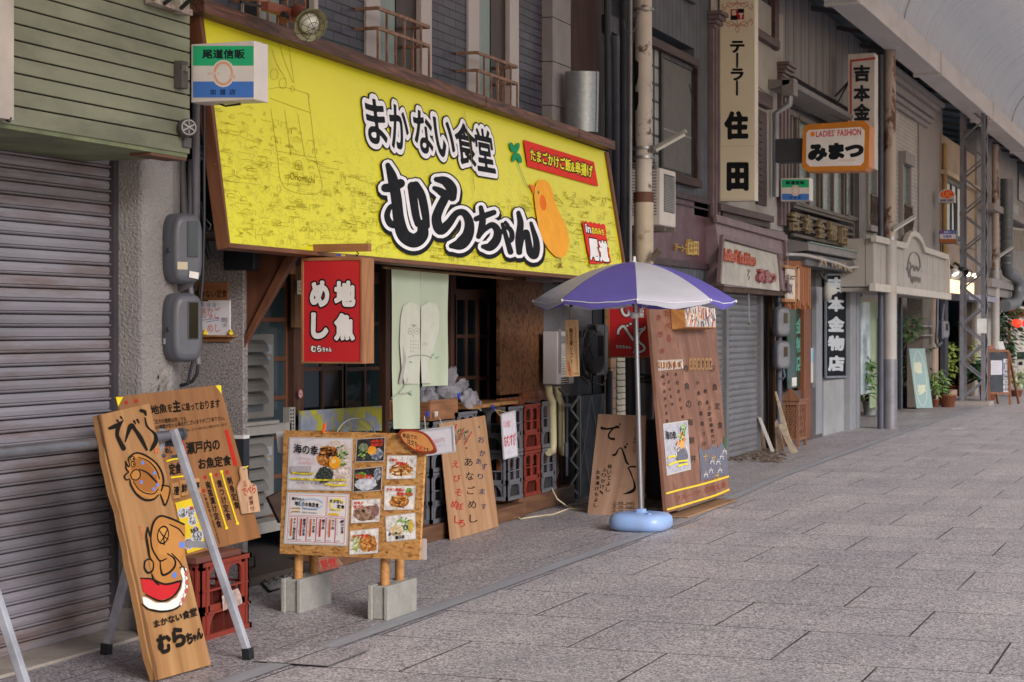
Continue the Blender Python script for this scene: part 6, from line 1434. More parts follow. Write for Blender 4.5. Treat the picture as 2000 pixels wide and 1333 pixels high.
b = MB(pm('9a9a9c', .45, .3)); z_s = np.linspace(.04, zX(1108, 775, GTX), 9); ya, yb = YX(1108, GTX), YX(1125, GTX)
for k, (a, c) in enumerate(zip(z_s, z_s[1:])): b.bar((GTX+.03, ya if k % 2 else yb, a), (GTX+.03, yb if k % 2 else ya, c), .02, .012, (1, 0, 0))
b.bar((GTX+.03, yb, .03), (GTX+.03, yb, z_s[-1]), .02, .03, (1, 0, 0)); b.out('accordion_side', t)
MB(pm('0d0e11', .9)).box(GTX-.035, GTX-.03, ya, y1, 0, z_s[-1]).out('opening', t)  # near-black sheet stands in for the darkness of the opening
b = MB(tiles('tan tiles', 'b48a63', '6b5745', .1, .1, .006, 1, .15)); b.box(-5.72, -5.66, YX(1193, -5.66), YX(1203, -5.66), 0, 2.2); b.out('tile_strip', label='narrow tan tile strip beside the white slatted shutter', cat='wall')
# white slatted shutter of the next shop, behind the pole
t = thing('slatted_shutter', 'cream horizontal slatted shutter behind the roof pole and big menu board', 'shutter', aX(1240, 900, -5.68))
b = MB(pm('b5a994', .5, var=.1, dirt='7d7265', damt=.4)); y0, y1 = YX(1203, -5.68), YX(1330, -5.68); z = .02
while z < 2.1: b.prism([(-5.68, y0, z), (-5.66, y0, z+.004), (-5.672, y0, z+.056), (-5.69, y0, z+.058)], (0, y1-y0, 0)); z += .062
b.out('slats', t)
MB(pm('24252a', .8)).box(-5.75, -5.70, y0, y1, 0, 2.2).out('backing', t)
# ================================================================== things around the umbrella
MB(gpipe).tube([aY(1230, 560, 16.75), aY(1230, 700, 16.75), aY(1231, 830, 16.75), Vector((aY(1231, 830, 16.75).x, 16.75, 0))], .043, 12).out('downpipe', label='dark grey downpipe just left of the umbrella pole', cat='pipe')
# plywood with brush writing
q = [(1168, 809), (1261, 812), (1256, 1013), (1147, 1004)]
PP = pl3(aZ(1147, 1004), aZ(1256, 1013), aY(1261, 812, 15.62))
wp, P = panel('plywood_board', 'pale plywood board with large black brush writing behind the umbrella base', 'board', q, PP, .012, wood('c9a68e', 'ab866c', 'Y', .4, stain='a07a60'))
d = Deco(PP, crop=(1100, 550, 2.4225)); K = '1a1512'
d.stroke([(182, 694), (206, 698), (238, 694), (252, 688)], [14, 9, 10, 12], K).stroke([(240, 694), (222, 712), (214, 732), (224, 744), (240, 746)], [6, 8, 8, 10, 12], K).ell(260, 690, 6, 7, K).ell(268, 676, 4, 5, K)
d.stroke([(236, 822), (248, 818), (262, 794), (276, 790), (290, 826), (300, 856), (310, 866)], [10, 10, 5, 6, 9, 10, 6], K).ell(294, 784, 6, 7, K).ell(302, 770, 4, 5, K)
d.stroke([(308, 882), (320, 908), (330, 934), (336, 952), (338, 980), (320, 996), (286, 1006)], [5, 7, 5, 8, 13, 14, 4], K).stroke([(306, 884), (322, 876), (342, 878)], [6, 7, 9], K)
for s_, x, y, sz, dx, dy in (('焼いてよし', 220, 876, 20, -2, 27), ('ふりかけ、', 196, 890, 19, -4, 27), ('お茶漬けもよし', 166, 903, 18, -2, 26)):
    for i, ch in enumerate(s_): d.text(ch, (x-sz/2+dx*i, y-sz/2+dy*i, x+sz/2+dx*i, y+sz/2+dy*i), K, bold=.01)
for i, s_ in enumerate(('小 10枚  500円', '中  5枚  600円', '大  7枚 1000円')): y = 1046+i*18; d.text(s_, [(236, y-6), (336, y-2+2*i), (336, y+9+2*i), (236, y+5)], K).stroke([(230, y+8), (340, y+12)], 1.6, K, 1)
d.text('うまい', [(334, 690), (346, 690), (346, 810), (330, 810)], '5a3a2c', vert=True)
d.out('lettering', wp)
# red sign, second
RY2 = 16.35
t, P = panel('hanging_sign', 'red wood framed sign half covered by the umbrella pole and canopy', 'sign', (1190, 560, 1268, 696), plY(RY2), .012, pm('b8262b', .4, var=.05, sc=2))
b = MB(wf); gbox(b, RY2-.006, 1187, 1190, 556, 699, .12); gbox(b, RY2-.006, 1268, 1274, 556, 699, .12); b.m(wfx); gbox(b, RY2-.008, 1190, 1268, 696, 699.5, .12); gbox(b, RY2-.008, 1190, 1268, 556, 559, .12); b.out('frame', t, bev=.002)
d = Deco(plY(RY2), .002, (1040, 560, 4.4423)); wt_ = 'd9d3d0'
for pts, w0_ in (([(720, 172), (760, 152), (800, 145)], 20), ([(806, 148), (780, 178), (778, 215), (806, 252), (838, 240), (835, 216)], 22), ([(742, 408), (752, 372), (790, 345), (830, 400), (872, 462)], 22), ([(820, 338), (826, 342)], 18), ([(848, 322), (854, 326)], 18), ([(930, 372), (968, 364), (975, 350)], 16), ([(972, 368), (930, 410), (918, 470), (968, 520), (962, 556), (905, 574), (880, 568)], 20)):
    d.stroke(pts, w0_+13, '1a1416')
for pts, w0_ in (([(720, 172), (760, 152), (800, 145)], 20), ([(806, 148), (780, 178), (778, 215), (806, 252), (838, 240), (835, 216)], 22), ([(742, 408), (752, 372), (790, 345), (830, 400), (872, 462)], 22), ([(820, 338), (826, 342)], 18), ([(848, 322), (854, 326)], 18), ([(930, 372), (968, 364), (975, 350)], 16), ([(972, 368), (930, 410), (918, 470), (968, 520), (962, 556), (905, 574), (880, 568)], 20)):
    d.stroke(pts, w0_, wt_)
d.rim([('道名産', [(926, 136), (972, 140), (968, 270), (926, 268)])], [(.12, '1a1416'), (.04, wt_)], vert=True, res=30)
d.rim([('むらちゃん', [(728, 508), (856, 514), (854, 540), (728, 536)])], [(.14, '1a1416'), (.05, wt_)], res=30); d.out('lettering', t)
MB(wfx).box(aY(1180, 556, RY2).x, aY(1300, 556, RY2).x, RY2+.03, RY2+.07, aY(1200, 553, RY2).z, aY(1200, 545, RY2).z).out('hanger_arm', label='wooden arm holding the red sign behind the umbrella', cat='arm')
# dark things behind the big board
b = MB(pm('22232a', .6)); gbox(b, 16.3, 1262, 1296, 820, 1000, .2); b.out('dark_box_stack', label='dark plastic boxes stacked between plywood and big menu board', cat='box', bev=.01)
b = MB(pm('2b2d36', .5, var=.2)); b.prism([aY(x, y, 16.25) for x, y in ((1279, 700), (1286, 706), (1297, 985), (1270, 990), (1276, 860))], (0, .04, 0)); b.out('covered_bundle', label='dark covered bundle standing behind the big menu board', cat='bundle')
# big menu board
q = [(1267, 592), (1395, 593), (1425, 963), (1302, 1003)]
GP = pl3(aZ(1302, 1003, .07), aZ(1425, 963, .07), aX(1267, 592, -4.62))
gb, P = panel('large_menu_board', 'very tall brown wooden menu board with yellow stripes leaning back on pallets', 'menu board', q, GP, .03, wood('8c624e', '6a4637', 'Y', .3, stain='a07560'))
d = Deco(GP, crop=(1100, 550, 2.4225)); fk, fr_, yl = '3a2b26', '7d3f36', 'd2b63a'
for s_, x0, y0, x1, y1, sz, c in (('地魚の海鮮丼', 578, 410, 616, 838, 27, '3f342f'), ('お魚定食', 706, 410, 742, 680, 26, fk), ('小魚の南蛮づけ', 636, 480, 668, 770, 17, fk), ('刺身定食', 672, 520, 700, 680, 17, fk), ('さかなの煮付け', 690, 600, 712, 760, 16, fk), ('豚汁おかず定食', 474, 450, 492, 660, 13, fk), ('天ぷら定食', 494, 440, 516, 580, 12, fk), ('本日おすすめ', 534, 440, 566, 640, 13, fk), ('たべる', 492, 150, 500, 270, 24, fr_), ('かき丼', 452, 170, 470, 330, 22, fr_)):
    n = len(s_)
    for i, ch in enumerate(s_):
        u_ = i/max(1, n-1); x, y = x0+(x1-x0)*u_, y0+(y1-y0)*u_; d.text(ch, (x-sz*.48, y-sz*.62, x+sz*.48, y+sz*.62), c, bold=.028)
d.stroke([(487, 1004), (560, 984), (650, 962), (720, 942), (784, 922)], 9, yl, 3, taper=False).stroke([(491, 1080), (570, 1058), (650, 1034), (720, 1012), (787, 984)], 9, yl, 3, taper=False)
d.text('フルーツ', [(530, 1018), (650, 985), (650, 1010), (532, 1044)], '8a4236').text('名物大漁', [(668, 975), (770, 945), (770, 975), (668, 1005)], '8a4236')
d.poly([(640, 775), (660, 800), (690, 795), (705, 770), (730, 790), (750, 760), (775, 800), (782, 915), (720, 928), (650, 945), (648, 860)], blotch('3d4462', '5a5a70', '6a4c42', sc=14.))
d.poly([(760, 735), (775, 745), (772, 800), (758, 780)], '3f5a44')
for x, y in ((676, 910), (700, 890), (706, 848), (734, 850), (750, 826), (764, 800), (742, 890)): d.stroke([(x-9, y+16), (x, y-10), (x+9, y+16)], 2.2, 'cfc9c4', 1).stroke([(x-10, y+4), (x+10, y+2)], 2, 'cfc9c4', 1)
for x, y in ((672, 830), (712, 835), (728, 920)): d.stroke([(x-6, y), (x+8, y-4)], 3, 'c9a02c', 1).stroke([(x, y-16), (x+2, y+20)], 2.5, 'b5862c', 1)
d.out('lettering', gb)
fdm = blotch('8a4a2a', 'd0c4b4', '7a3a34', 'e0dcd6', '3f4a3c', sc=24.)
d = Deco(GP, .003, (1100, 550, 2.4225)); d.poly([(446, 374), (566, 368), (570, 412), (450, 424)], 'a89c92')
for k in range(30): x = 449+k*3.9; d.stroke([(x, 378+random.uniform(0, 10)), (x+random.uniform(-4, 5), 396), (x+2, random.uniform(402, 416))], random.uniform(3, 6), ('8a4a2a', 'd0c4b4', '2f3036', 'c98a3a', '7a3a34', '3f4a3c')[k*5 % 6], 3)
d; d.out('photo_strip', gb)
for k in range(6):
    x = 598+k*18.4; d = Deco(GP, .004, (1100, 550, 2.4225)); qd = [(x, 364), (x+13, 363), (x+15, 417), (x+2, 419)]; MB(wood('a9825c', '8a6444', 'Y', 1)).prism([d.P(*p_, .008) for p_ in qd], -GP[1]*.01).out('name_tile', gb)
    d.w = .014; d.text('穴子蛸鯛鱧鰆'[k]+'丼', [(x+4, 374), (x+11, 374), (x+12, 410), (x+5, 410)], '2a1d16', vert=True, bold=.02); d.out('tile_lettering', gb)
q_ = [(475, 680), (586, 664), (602, 884), (493, 912)]
def f_big2(d, T, q):
    bgp(d, q, blotch('8a8698', 'b5b0ba', '9a94a0', sc=9.)); scat(d, T, .78, .22, .18, .18, GC_, 40, .05); scat(d, T, .66, .4, .2, .2, BC_, 40, .05); scat(d, T, .66, .62, .26, .2, NC_, 40, .05); blob(d, T, .72, .46, .11, .08, pm('e0993a', .3)); blob(d, T, .7, .7, .25, .16, blotch('2a2c3a', '6a6678', '3a3c48', sc=60.)); d.text('海の幸', [T(.06, .12), T(.5, .16), T(.5, .34), T(.06, .30)], '14110f', bold=.02)
    for v0, u0, u1 in ((.68, .1, .4), (.82, .1, .9), (.9, .5, .9)): d.stroke([T(u0, v0), T((u0+u1)/2, v0-.02), T(u1, v0)], 8, 'd9c72a')
photo(q_, f_big2, 'poster of a noodle bowl taped to the big menu board', gb, GP, (1100, 550, 2.4225), 'poster')
# box with printed fish pictures hung at the top right of the big board
t = thing('picture_box', 'small wooden box covered with fish pictures at top of the big menu board', 'box', frame=frame_pl([onpl(x, y, GP, .12) for x, y in ((1338, 594), (1398, 594), (1399, 640), (1342, 641))], GP))
d = Deco(GP, .13, (1100, 550, 2.4225)); qd = [(570, 104), (718, 108), (724, 220), (578, 218)]; b = MB(wood('c08a52', '9a683a', 'X')); b.prism([d.P(*p_) for p_ in qd], -GP[1]*.125); b.out('box_body', t, bev=.002)
d.w = .1315; d.poly([(578, 110), (716, 114), (722, 216), (584, 214)], 'b9b0aa')
for k in range(56):
    x = 580+k*2.45; y = random.uniform(112, 190); d.stroke([(x, y), (x+random.uniform(-5, 7), y+12), (x+random.uniform(-2, 6), min(213, y+random.uniform(20, 60)))], random.uniform(2.5, 6), ('8a5a44', 'd8cec6', '5f6478', 'b8453a', 'c99a72', '6a4a44', 'e4dfda')[k % 7], 3)
d; d.out('picture_print', t)
# pallets
t = thing('pallet', 'dark pallet with grey planks under the big menu board', 'pallet', aZ(1370, 985))
b = MB(wood('8a8078', '6a625c', 'Y', .6)); o_ = [aZ(1300, 1000), aZ(1402, 975)]; b.box(-5.1, -4.36, 15.5, 17.1, .045, .066); b.out('deck', t, bev=.003)
b = MB(pm('26282e', .6)); b.box(-5.05, -4.46, 15.6, 17.0, .012, .044); b.out('base', t)
MB(wood('9c7a5c', '7c5c44', 'Y', .6)).box(-4.45, -4.22, 15.3, 17.0, .009, .024).out('plank', label='loose flat plank lying beside the pallet', cat='plank', bev=.003)
# ================================================================== umbrella
UC = aZ(1252, 1036); UX, UY = UC.x-.0, UC.y
ub = thing('parasol', 'purple and white striped parasol with scalloped rim on a plastic foot', 'parasol', (UX, UY, 0))
ap_ = aY(1239, 512, UY); zr = aY(1240, 588, UY).z; rad = .80
top = Vector((ap_.x, UY, ap_.z)); bot = Vector((UX, UY, .1))
MB(pm('8b8d95', .3, .7, var=.06)).tube([bot+Vector((0, 0, .0)), top-Vector((0, 0, .04))], .0195, 18).out('pole', ub)
def canvas(h):
    s = NT('canvas'); v = s.co(); n = s.noise(s.co((1, 1, 2)), 5, 5, .6); s.bump(n, .35, .02); s.fin(s.ramp(n, [(.3, sc4(lin(h), .92)), (.7, sc4(lin(h), 1.05))]), .8, 0, .2)
    tr = s.n('ShaderNodeBsdfTranslucent', i_Color=lin(h)); mx = s.n('ShaderNodeMixShader', i_0=.3); s.l(s.b.outputs[0], mx.inputs[1]); s.l(tr.outputs[0], mx.inputs[2]); s.l(mx.outputs[0], s.o.inputs[0]); return s.m
cw_, cp_ = canvas('c6c6d0'), canvas('6e65b6')
a0 = math.atan2(-.86, .5)   # a rib points at the viewer
a0 = math.atan2(CP.y-UY, CP.x-UX)+.03
def can(r_): return zr+(top.z-zr)*(1-(r_/rad)**1.75)
for k in range(8):
    b = MB(cp_ if k % 2 else cw_); b.smooth = True; A0 = a0+k*math.pi/4; A1_ = A0+math.pi/4; V = []; nr, na = 10, 8
    for i in range(nr+1):
        r_ = rad*i/nr
        for j in range(na+1):
            u_ = j/na; aa = A0+(A1_-A0)*u_; ch = math.cos(math.pi/8)/math.cos(aa-(A0+A1_)/2); sag = 1-(1-ch)*.75*(i/nr)
            rr_ = r_*sag; z = can(r_)-.024*math.sin(math.pi*u_)*(i/nr)**1.5-.003*math.sin(u_*17+k)*(i/nr)**2; V.append((top.x+rr_*math.cos(aa), top.y+rr_*math.sin(aa), z))
    for j in range(na+1):      # valance
        p_ = Vector(V[nr*(na+1)+j]); u_ = j/na; V.append(p_+Vector((-.01*math.cos(A0+u_*.78), -.01*math.sin(A0+u_*.78), -.03-.012*math.sin(math.pi*u_)+.006*math.sin(u_*9+k))))
    b.add(V, [(i*(na+1)+j, (i+1)*(na+1)+j, (i+1)*(na+1)+j+1, i*(na+1)+j+1) for i in range(nr+1) for j in range(na)])
    cpn = b.out('canopy_panel', ub)
    b = MB(pm('d8d6dc', .6)); b.tube([V[nr*(na+1)+j] for j in range(na+1)], .004, 5); b.out('rim_piping', cpn)
    b = MB(pm('a9a9ad', .35, .7)); b.tube([(top.x+r_*math.cos(A0), top.y+r_*math.sin(A0), can(r_)-.012) for r_ in np.linspace(.02, rad*.985, 9)], .0042, 6); b.tube([(top.x+.03*math.cos(A0), top.y+.03*math.sin(A0), zr-.10), (top.x+rad*.45*math.cos(A0), top.y+rad*.45*math.sin(A0), can(rad*.45)-.014)], .0035, 5); b.out('rib', ub)
    b = MB(pm('dcdade', .4)); b.lathe([(0, -.012), (.008, -.008), (.009, .004), (0, .014)], Vector((top.x+rad*1.0*math.cos(A0), top.y+rad*math.sin(A0), zr-.004)), n=10); b.out('rib_tip', ub)
MB(pm('d8d8da', .4)).lathe([(.03, -.012), (.022, 0), (.012, .006), (.012, .03), (.009, .042), (0, .045)], top, n=16).out('finial', ub)
MB(pm('d0d0d2', .4)).lathe([(.021, -.03), (.034, -.02), (.034, .01), (.021, .02)], Vector((top.x, top.y, zr-.11)), n=16).out('runner', ub)
pb_ = pm('86a2d0', .35, var=.05, sc=5, dirt='8d8a9a', damt=.4, dsc=6, dthr=.62)
MB(pb_).lathe([(0, .0), (.19, .0), (.222, .014), (.235, .045), (.235, .075), (.228, .105), (.205, .128), (.15, .138), (.06, .138), (.04, .142), (.038, .165), (.0, .165)], Vector((UX, UY, .004)), n=48, sq=1.2).out('water_foot', ub)
MB(pm('7a8fc4', .4)).tube([(UX+.1, UY-.12, .135), (UX+.1, UY-.12, .15)], .022, 14).out('filler_cap', ub)
# wooden tag hung from the rim
TY = UY+.05
t, P = panel('hanging_tag', 'pale wooden tag with vertical writing hanging from the parasol rim', 'tag', [(1103.5, 625), (1129, 625), (1131.5, 735), (1105.5, 737)], plY(TY), .008, wood('dcb68c', 'c09a6c', 'Y', 1.))
d = Deco(plY(TY), .001, (1040, 560, 4.4423)); kk = '4a2018'
d.text('無花果ソフト', [(318, 360), (352, 360), (352, 672), (326, 672)], kk, vert=True, bold=.02).text('いちじく', [(294, 380), (306, 380), (312, 500), (298, 500)], kk, vert=True, bold=.01).text('無花果酢を使ったオリジナルソフト', [(366, 352), (378, 352), (394, 722), (382, 722)], kk, vert=True).text('当店限定', [(296, 660), (318, 652), (338, 768), (318, 774)], 'b03a30', vert=True, bold=.02).text('350円', [(356, 748), (398, 748), (398, 766), (356, 766)], kk, bold=.01)
d.stroke([(287, 648), (312, 640), (345, 770), (320, 776)], 3, 'b03a30', 1).ell(340, 308, 3, 4, '6a4a2a'); d.out('lettering', t)
MB(pm('b59a62', .8)).tube([aY(1115.5, 598, TY), aY(1116, 626, TY-.004)], .003, 5).out('string', label='thin string holding the wooden tag under the parasol', cat='string')
b = MB(pm('33333a', .5)); b.bar(aY(1114, 590, TY), aY(1116, 600, TY), .025, .02); b.out('clip', label='dark clip on the parasol rim above the wooden tag', cat='clip')
# ================================================================== pipes between restaurant and tailor
def vp(lab, px, X, r, mat, y0=-30, y1=420, jog=None, name='wall_pipe'):
    pts = [aX(px, y0, X)]
    if jog: pts += [aX(x, y, X) for x, y in jog]
    pts.append(aX(pts and (jog[-1][0] if jog else px), y1, X)); MB(mat).tube(pts, r, 12).out(name, label=lab, cat='pipe', group='pipes bundled beside the roof pole')
dp = pm('4b4d58', .5, var=.14, sc=2, dirt='2f2f36', damt=.5)
vp('thin dark pipe against the brown boards', 1163, -5.62, .018, dp, jog=[(1164, 300)]); vp('second thin dark pipe beside the brown boards', 1170, -5.62, .016, dp)
vp('grey pipe with a socket joint behind the duct', 1186, -5.5, .034, dp, jog=[(1188, 140), (1189, 420)]); vp('fat grey pipe bending at top near the pole', 1199, -5.45, .05, pm('5d5e67', .5, var=.14, dirt='3c3c44', damt=.5), y0=70, jog=[(1201, 100), (1203, 420)])
vp('dark blue grey pipe directly left of the pole', 1221, -5.3, .052, pm('3f424f', .45, var=.14), jog=[(1221, 560)], y1=600); vp('thin pale pipe strapped to the pole', 1232, -5.15, .015, pm('8a8585', .5, dirt='5c5250', damt=.5), jog=[(1231, 560)], y1=590)
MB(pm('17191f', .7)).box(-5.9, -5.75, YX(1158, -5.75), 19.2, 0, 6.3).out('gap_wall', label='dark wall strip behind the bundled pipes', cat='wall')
b = MB(pm('23262e', .5)); fbox(b, -5.55, 1190, 1208, 28, 60, .12); b.out('bracket_box', label='small dark box between the pipes high beside the pole', cat='box')
MB(pm('55555a', .5)).tube([aX(1218, 40, -5.05), aX(1222, 60, -5.0), aX(1235, 65, -4.98), aX(1243, 50, -5.0), aX(1244, 20, -5.02)], .004, 6).out('cable_loop', label='thin cable looping from the pipes to the pole', cat='cable')
# ================================================================== tailor shop
TX = -5.6
ts = thing('tailor_shop', 'dark fronted tailor shop with large screen window and plum fascia', 'building', (-6, 20, 0))
s = NT('dark ribbed wall'); v = s.co(); wv = s.n('ShaderNodeTexWave', i_Vector=s.co((0, 1, 0)), i_Scale=1.9, bands_direction='Y').outputs['Fac']
g_ = s.ramp(wv, [(0, 1), (.04, 0)]); col = s.ramp(s.noise(v, 3, 6), [(.3, lin('42454c')), (.7, lin('565961'))]); s.bump(s.math('SUBTRACT', s.math('MULTIPLY', s.noise(v, 60, 3), .3), g_), .5, .01); m_dw = s.fin(s.mix(g_, col, lin('1d1f25')), .6)
yA = YX(1262, TX); yP = YX(1386, TX)
b = MB(m_dw); fbox(b, TX, 1240, 1355.5, -40, 95, .2, ref=1355); fbox(b, TX, 1356, 1388, -40, 420, .2, ref=1356); b.out('wall', ts)
MB(m_dw).box(TX-.2, TX-.001, yA, yP, zX(1340, 352, TX), 2.0).out('wall', ts)
MB(m_dw).box(TX, TX+.06, YX(1262, TX), YX(1352, TX), zX(1352, 10, TX), zX(1352, -60, TX)).out('eave_board', ts)
wfm = wood('4a302e', '2d1d1e', 'Y', .6)
Yw0, Yw1 = YX(1262, TX), YX(1354, TX); wz1, wz0 = zX(1354, 132, TX), zX(1354, 352, TX)
b = MB(wfm); b.box(TX-.05, TX+.06, Yw0, Yw1+.06, wz1, wz1+.09); b.box(TX-.05, TX+.09, Yw0, Yw1+.06, wz0-.09, wz0); b.box(TX-.05, TX+.05, Yw1, Yw1+.07, wz0, wz1); wn = b.out('window', ts, bev=.004)
MB(pm('5f5c5a', .75, var=.05)).box(TX-.03, TX-.01, YX(1292, TX), Yw1, wz0, wz1).out('insect_screen', wn)
b = MB(pm('2b2c31', .5)); b.box(TX-.02, TX+.012, YX(1290, TX), YX(1294, TX), wz0, wz1); b.box(TX-.02, TX+.01, YX(1294, TX), Yw1, wz0, wz0+.05); b.box(TX-.02, TX+.01, YX(1294, TX), Yw1, wz1-.05, wz1); b.box(TX-.02, TX+.01, Yw1-.04, Yw1-.01, wz0, wz1)
b.m(pm('7d7a78', .6)).box(TX-.012, TX-.006, YX(1296, TX), Yw1-.04, wz0+(wz1-wz0)*.36, wz0+(wz1-wz0)*.375); b.out('screen_frame', wn)
MB(pm('8d8f8d', .5, var=.2, sc=3)).box(TX-.04, TX-.02, Yw0, YX(1290, TX), wz0, wz1).out('pane', wn)
b = MB(pm('2b2d33', .5))
for k in range(1, 7): z = wz0+(wz1-wz0)*k/7; b.box(TX-.019, TX-.012, Yw0, YX(1290, TX), z-.012, z+.012)
for p_ in (1270, 1280): b.box(TX-.018, TX-.01, YX(p_, TX)-.01, YX(p_, TX)+.01, wz0, wz1)
b.out('muntin', wn)
plum = pm('5d4049', .45, var=.12, sc=2.5, dirt='432d34', damt=.5, dsc=3); plumd = pm('3f2b31', .5, var=.1)
fy0, fy1 = YX(1262, TX), YX(1384, TX); fz1, fz0 = zX(1384, 393, TX), zX(1384, 525, TX)
b = MB(plum); b.box(TX-.1, TX, fy0, fy1, fz0, fz1); b.out('fascia', ts)
b = MB(plumd); b.box(TX, TX+.04, fy0, fy1, fz1-.05, fz1+.02); b.box(TX, TX+.035, fy0, fy1, fz0-.02, fz0+.05); b.box(TX, TX+.035, fy1-.05, fy1+.02, fz0+.05, fz1-.05); b.box(TX, TX+.02, fy0, fy1-.05, fz1-.12, fz1-.10); b.out('fascia_moulding', ts, bev=.004)
d = Deco(plX(TX), .004, (1200, 350, 3.332))
def raised(par, t_, q_, X, crop, col, dep, bold, vert=False, name='raised_letters', pl=None):
    pl = pl or plX(X)
    dd = Deco(pl, .001, crop); dd._m(col); V, Fc, lo, hi = fatten(t_, vert, 0, 34, bold)
    n0 = len(dd.b.v); dd.w = dep; dd._put(V, Fc, lo-bold*.6, hi+bold*.6, q_)
    top_ = list(dd.b.v); F_ = list(dd.b.f); cnt = {}
    for f in F_:
        for i in range(len(f)):
            a, c = tuple(round(x, 4) for x in top_[f[i]]), tuple(round(x, 4) for x in top_[f[(i+1) % len(f)]]); cnt.setdefault(frozenset((a, c)), []).append((f[i], f[(i+1) % len(f)]))
    sides = []; nv = len(top_); back = [p-pl[1]*(dep-.001) for p in top_]
    for k, e in cnt.items():
        if len(e) == 1 and len(k) == 2: i, j = e[0]; sides.append((i, i+nv, j+nv, j))
    dd.b.v += back; dd.b.f += [list(x) for x in sides]; dd.b.mi += [dd.b.c]*len(sides); dd.b.sm += [False]*len(sides)
    return dd.b.out(name, par)
gold = pm('c2a05a', .4, .2, dirt='7a5f2c', damt=.4)
raised(ts, 'テーラー', [(400, 420), (470, 440), (470, 475), (400, 465)], TX, (1200, 350, 3.332), gold, .03, .02); raised(ts, '住田', [(476, 390), (550, 402), (550, 500), (476, 492)], TX, (1200, 350, 3.332), gold, .03, .03)
MB(pm('24252b', .7)).box(TX-.15, TX-.05, fy0, YX(1400, TX), 2.0, fz0).out('lintel', ts)
# wall unit of the air conditioner beside the pole
t = thing('air_conditioner', 'white outdoor air conditioner unit on brackets beside the rusty cream pole', 'air conditioner', aX(1297, 440, -5.25))
AX_ = -5.25; a = aY(1272, 320, YX(1291, AX_)); yE = YX(1320, AX_); yS = YX(1290, AX_)
acm = pm('c2b8b0', .45, var=.06, dirt='8d837b', damt=.4, dthr=.63)
zt_, zb_ = zX(1290, 328, AX_), zX(1290, 440, AX_)
MB(acm).box(AX_-.32, AX_, yS, yE, zb_, zt_).out('case', t, bev=.012)
b = MB(pm('33343a', .5)); b.box(AX_, AX_+.003, yS+.12, yE-.05, zb_+.14, zt_-.05); b.out('grille', t)
b = MB(pm('8f8a88', .5))
for k in range(22): z = zb_+.15+k*(zt_-zb_-.21)/22; b.box(AX_+.003, AX_+.008, yS+.12, yE-.05, z, z+.008)
b.out('grille_bars', t)
b = MB(pm('6b6a70', .5))
for k in range(18): z = zb_+.1+k*.03; b.box(AX_-.3, AX_-.04, yS-.004, yS-.001, z, z+.012)
b.out('side_vent', t)
b = MB(pm('6d665f', .6, dirt='4a3a30')); b.bar((AX_-.4, yS+.1, zb_-.03), (AX_+.02, yS+.1, zb_-.03), .04, .04).bar((AX_-.4, yE-.1, zb_-.03), (AX_+.02, yE-.1, zb_-.03), .04, .04); b.out('bracket', t)
t = thing('pole_clamp', 'rusty broken clamp on the pole above the parasol', 'clamp', aX(1285, 500, -5.0)); MB(pm('6f6257', .7, dirt='3f2c22')).bar(aY(1272, 508, 16.8), aY(1290, 490, 16.8), .05, .04).bar(aY(1274, 500, 16.8), aY(1286, 486, 16.8), .03, .03).out('arm', t)
# ================================================================== clothing shop with stucco and plum trims
CX_ = -5.6
cs = thing('clothing_shop', 'cream stucco clothing shop with plum timber trims above a grey shutter', 'building', (-6, 23, 0))
stu = pm('9f9a95', .9, var=.08, sc=2, bump=.6, bsc=55, dirt='827a73', damt=.4, dsc=1.5)
b = MB(stu); fbox(b, CX_, 1386, 1530, -60, 425, .25, ref=1400); b.out('stucco_wall', cs)
tr_ = pm('6b5a5c', .55, var=.12, sc=3, dirt='4a3d40', damt=.5)
def pil(p0_, p1_, yt, yb):
    b = MB(tr_); y0, y1 = YX(p0_, CX_), YX(p1_, CX_); zb__, zt__ = zX(p0_, yb, CX_), zX(p0_, yt, CX_); n = 4
    for k in range(n): b.box(CX_, CX_+.06+(.02 if k % 2 else 0), y0+(y1-y0)*k/n, y0+(y1-y0)*(k+1)/n, zb__, zt__)
    for k in range(4): b.box(CX_, CX_+.08+.03*k, y0-.01*k, y1+.01*k, zt__+k*.05, zt__+k*.05+.045)
    b.out('pilaster', cs, bev=.004)
pil(1383, 1394, 55, 425); pil(1518, 1532, 150, 440)
pld = wood('5a4443', '3d2d2e', 'Y', .5)
for u0, u1, u2, u3, u4, u5 in ((.09, 1476, 1524, 60, 75, 1490), (.09, 1480, 1510, 180, 205, 1490), (.05, 1514, 1522, -60, 95, 1514), (.12, 1408, 1512, 398, 412, 1412), (.06, 1412, 1505, 412, 426, 1412)): b = MB(pld); fbox(b, CX_+u0, u1, u2, u3, u4, .1, ref=u5); b.out('timber_trim', cs, bev=.004)
b = MB(wood('4a2f2c', '30201e', 'Z', .6)); fbox(b, CX_+.03, 1480, 1498, 215, 400, .05, ref=1485); 
for k in range(12): fbox(b, CX_+.05, 1482, 1490, 230+k*13, 238+k*13, .02, ref=1485)
b.out('louvre_shutter', cs)
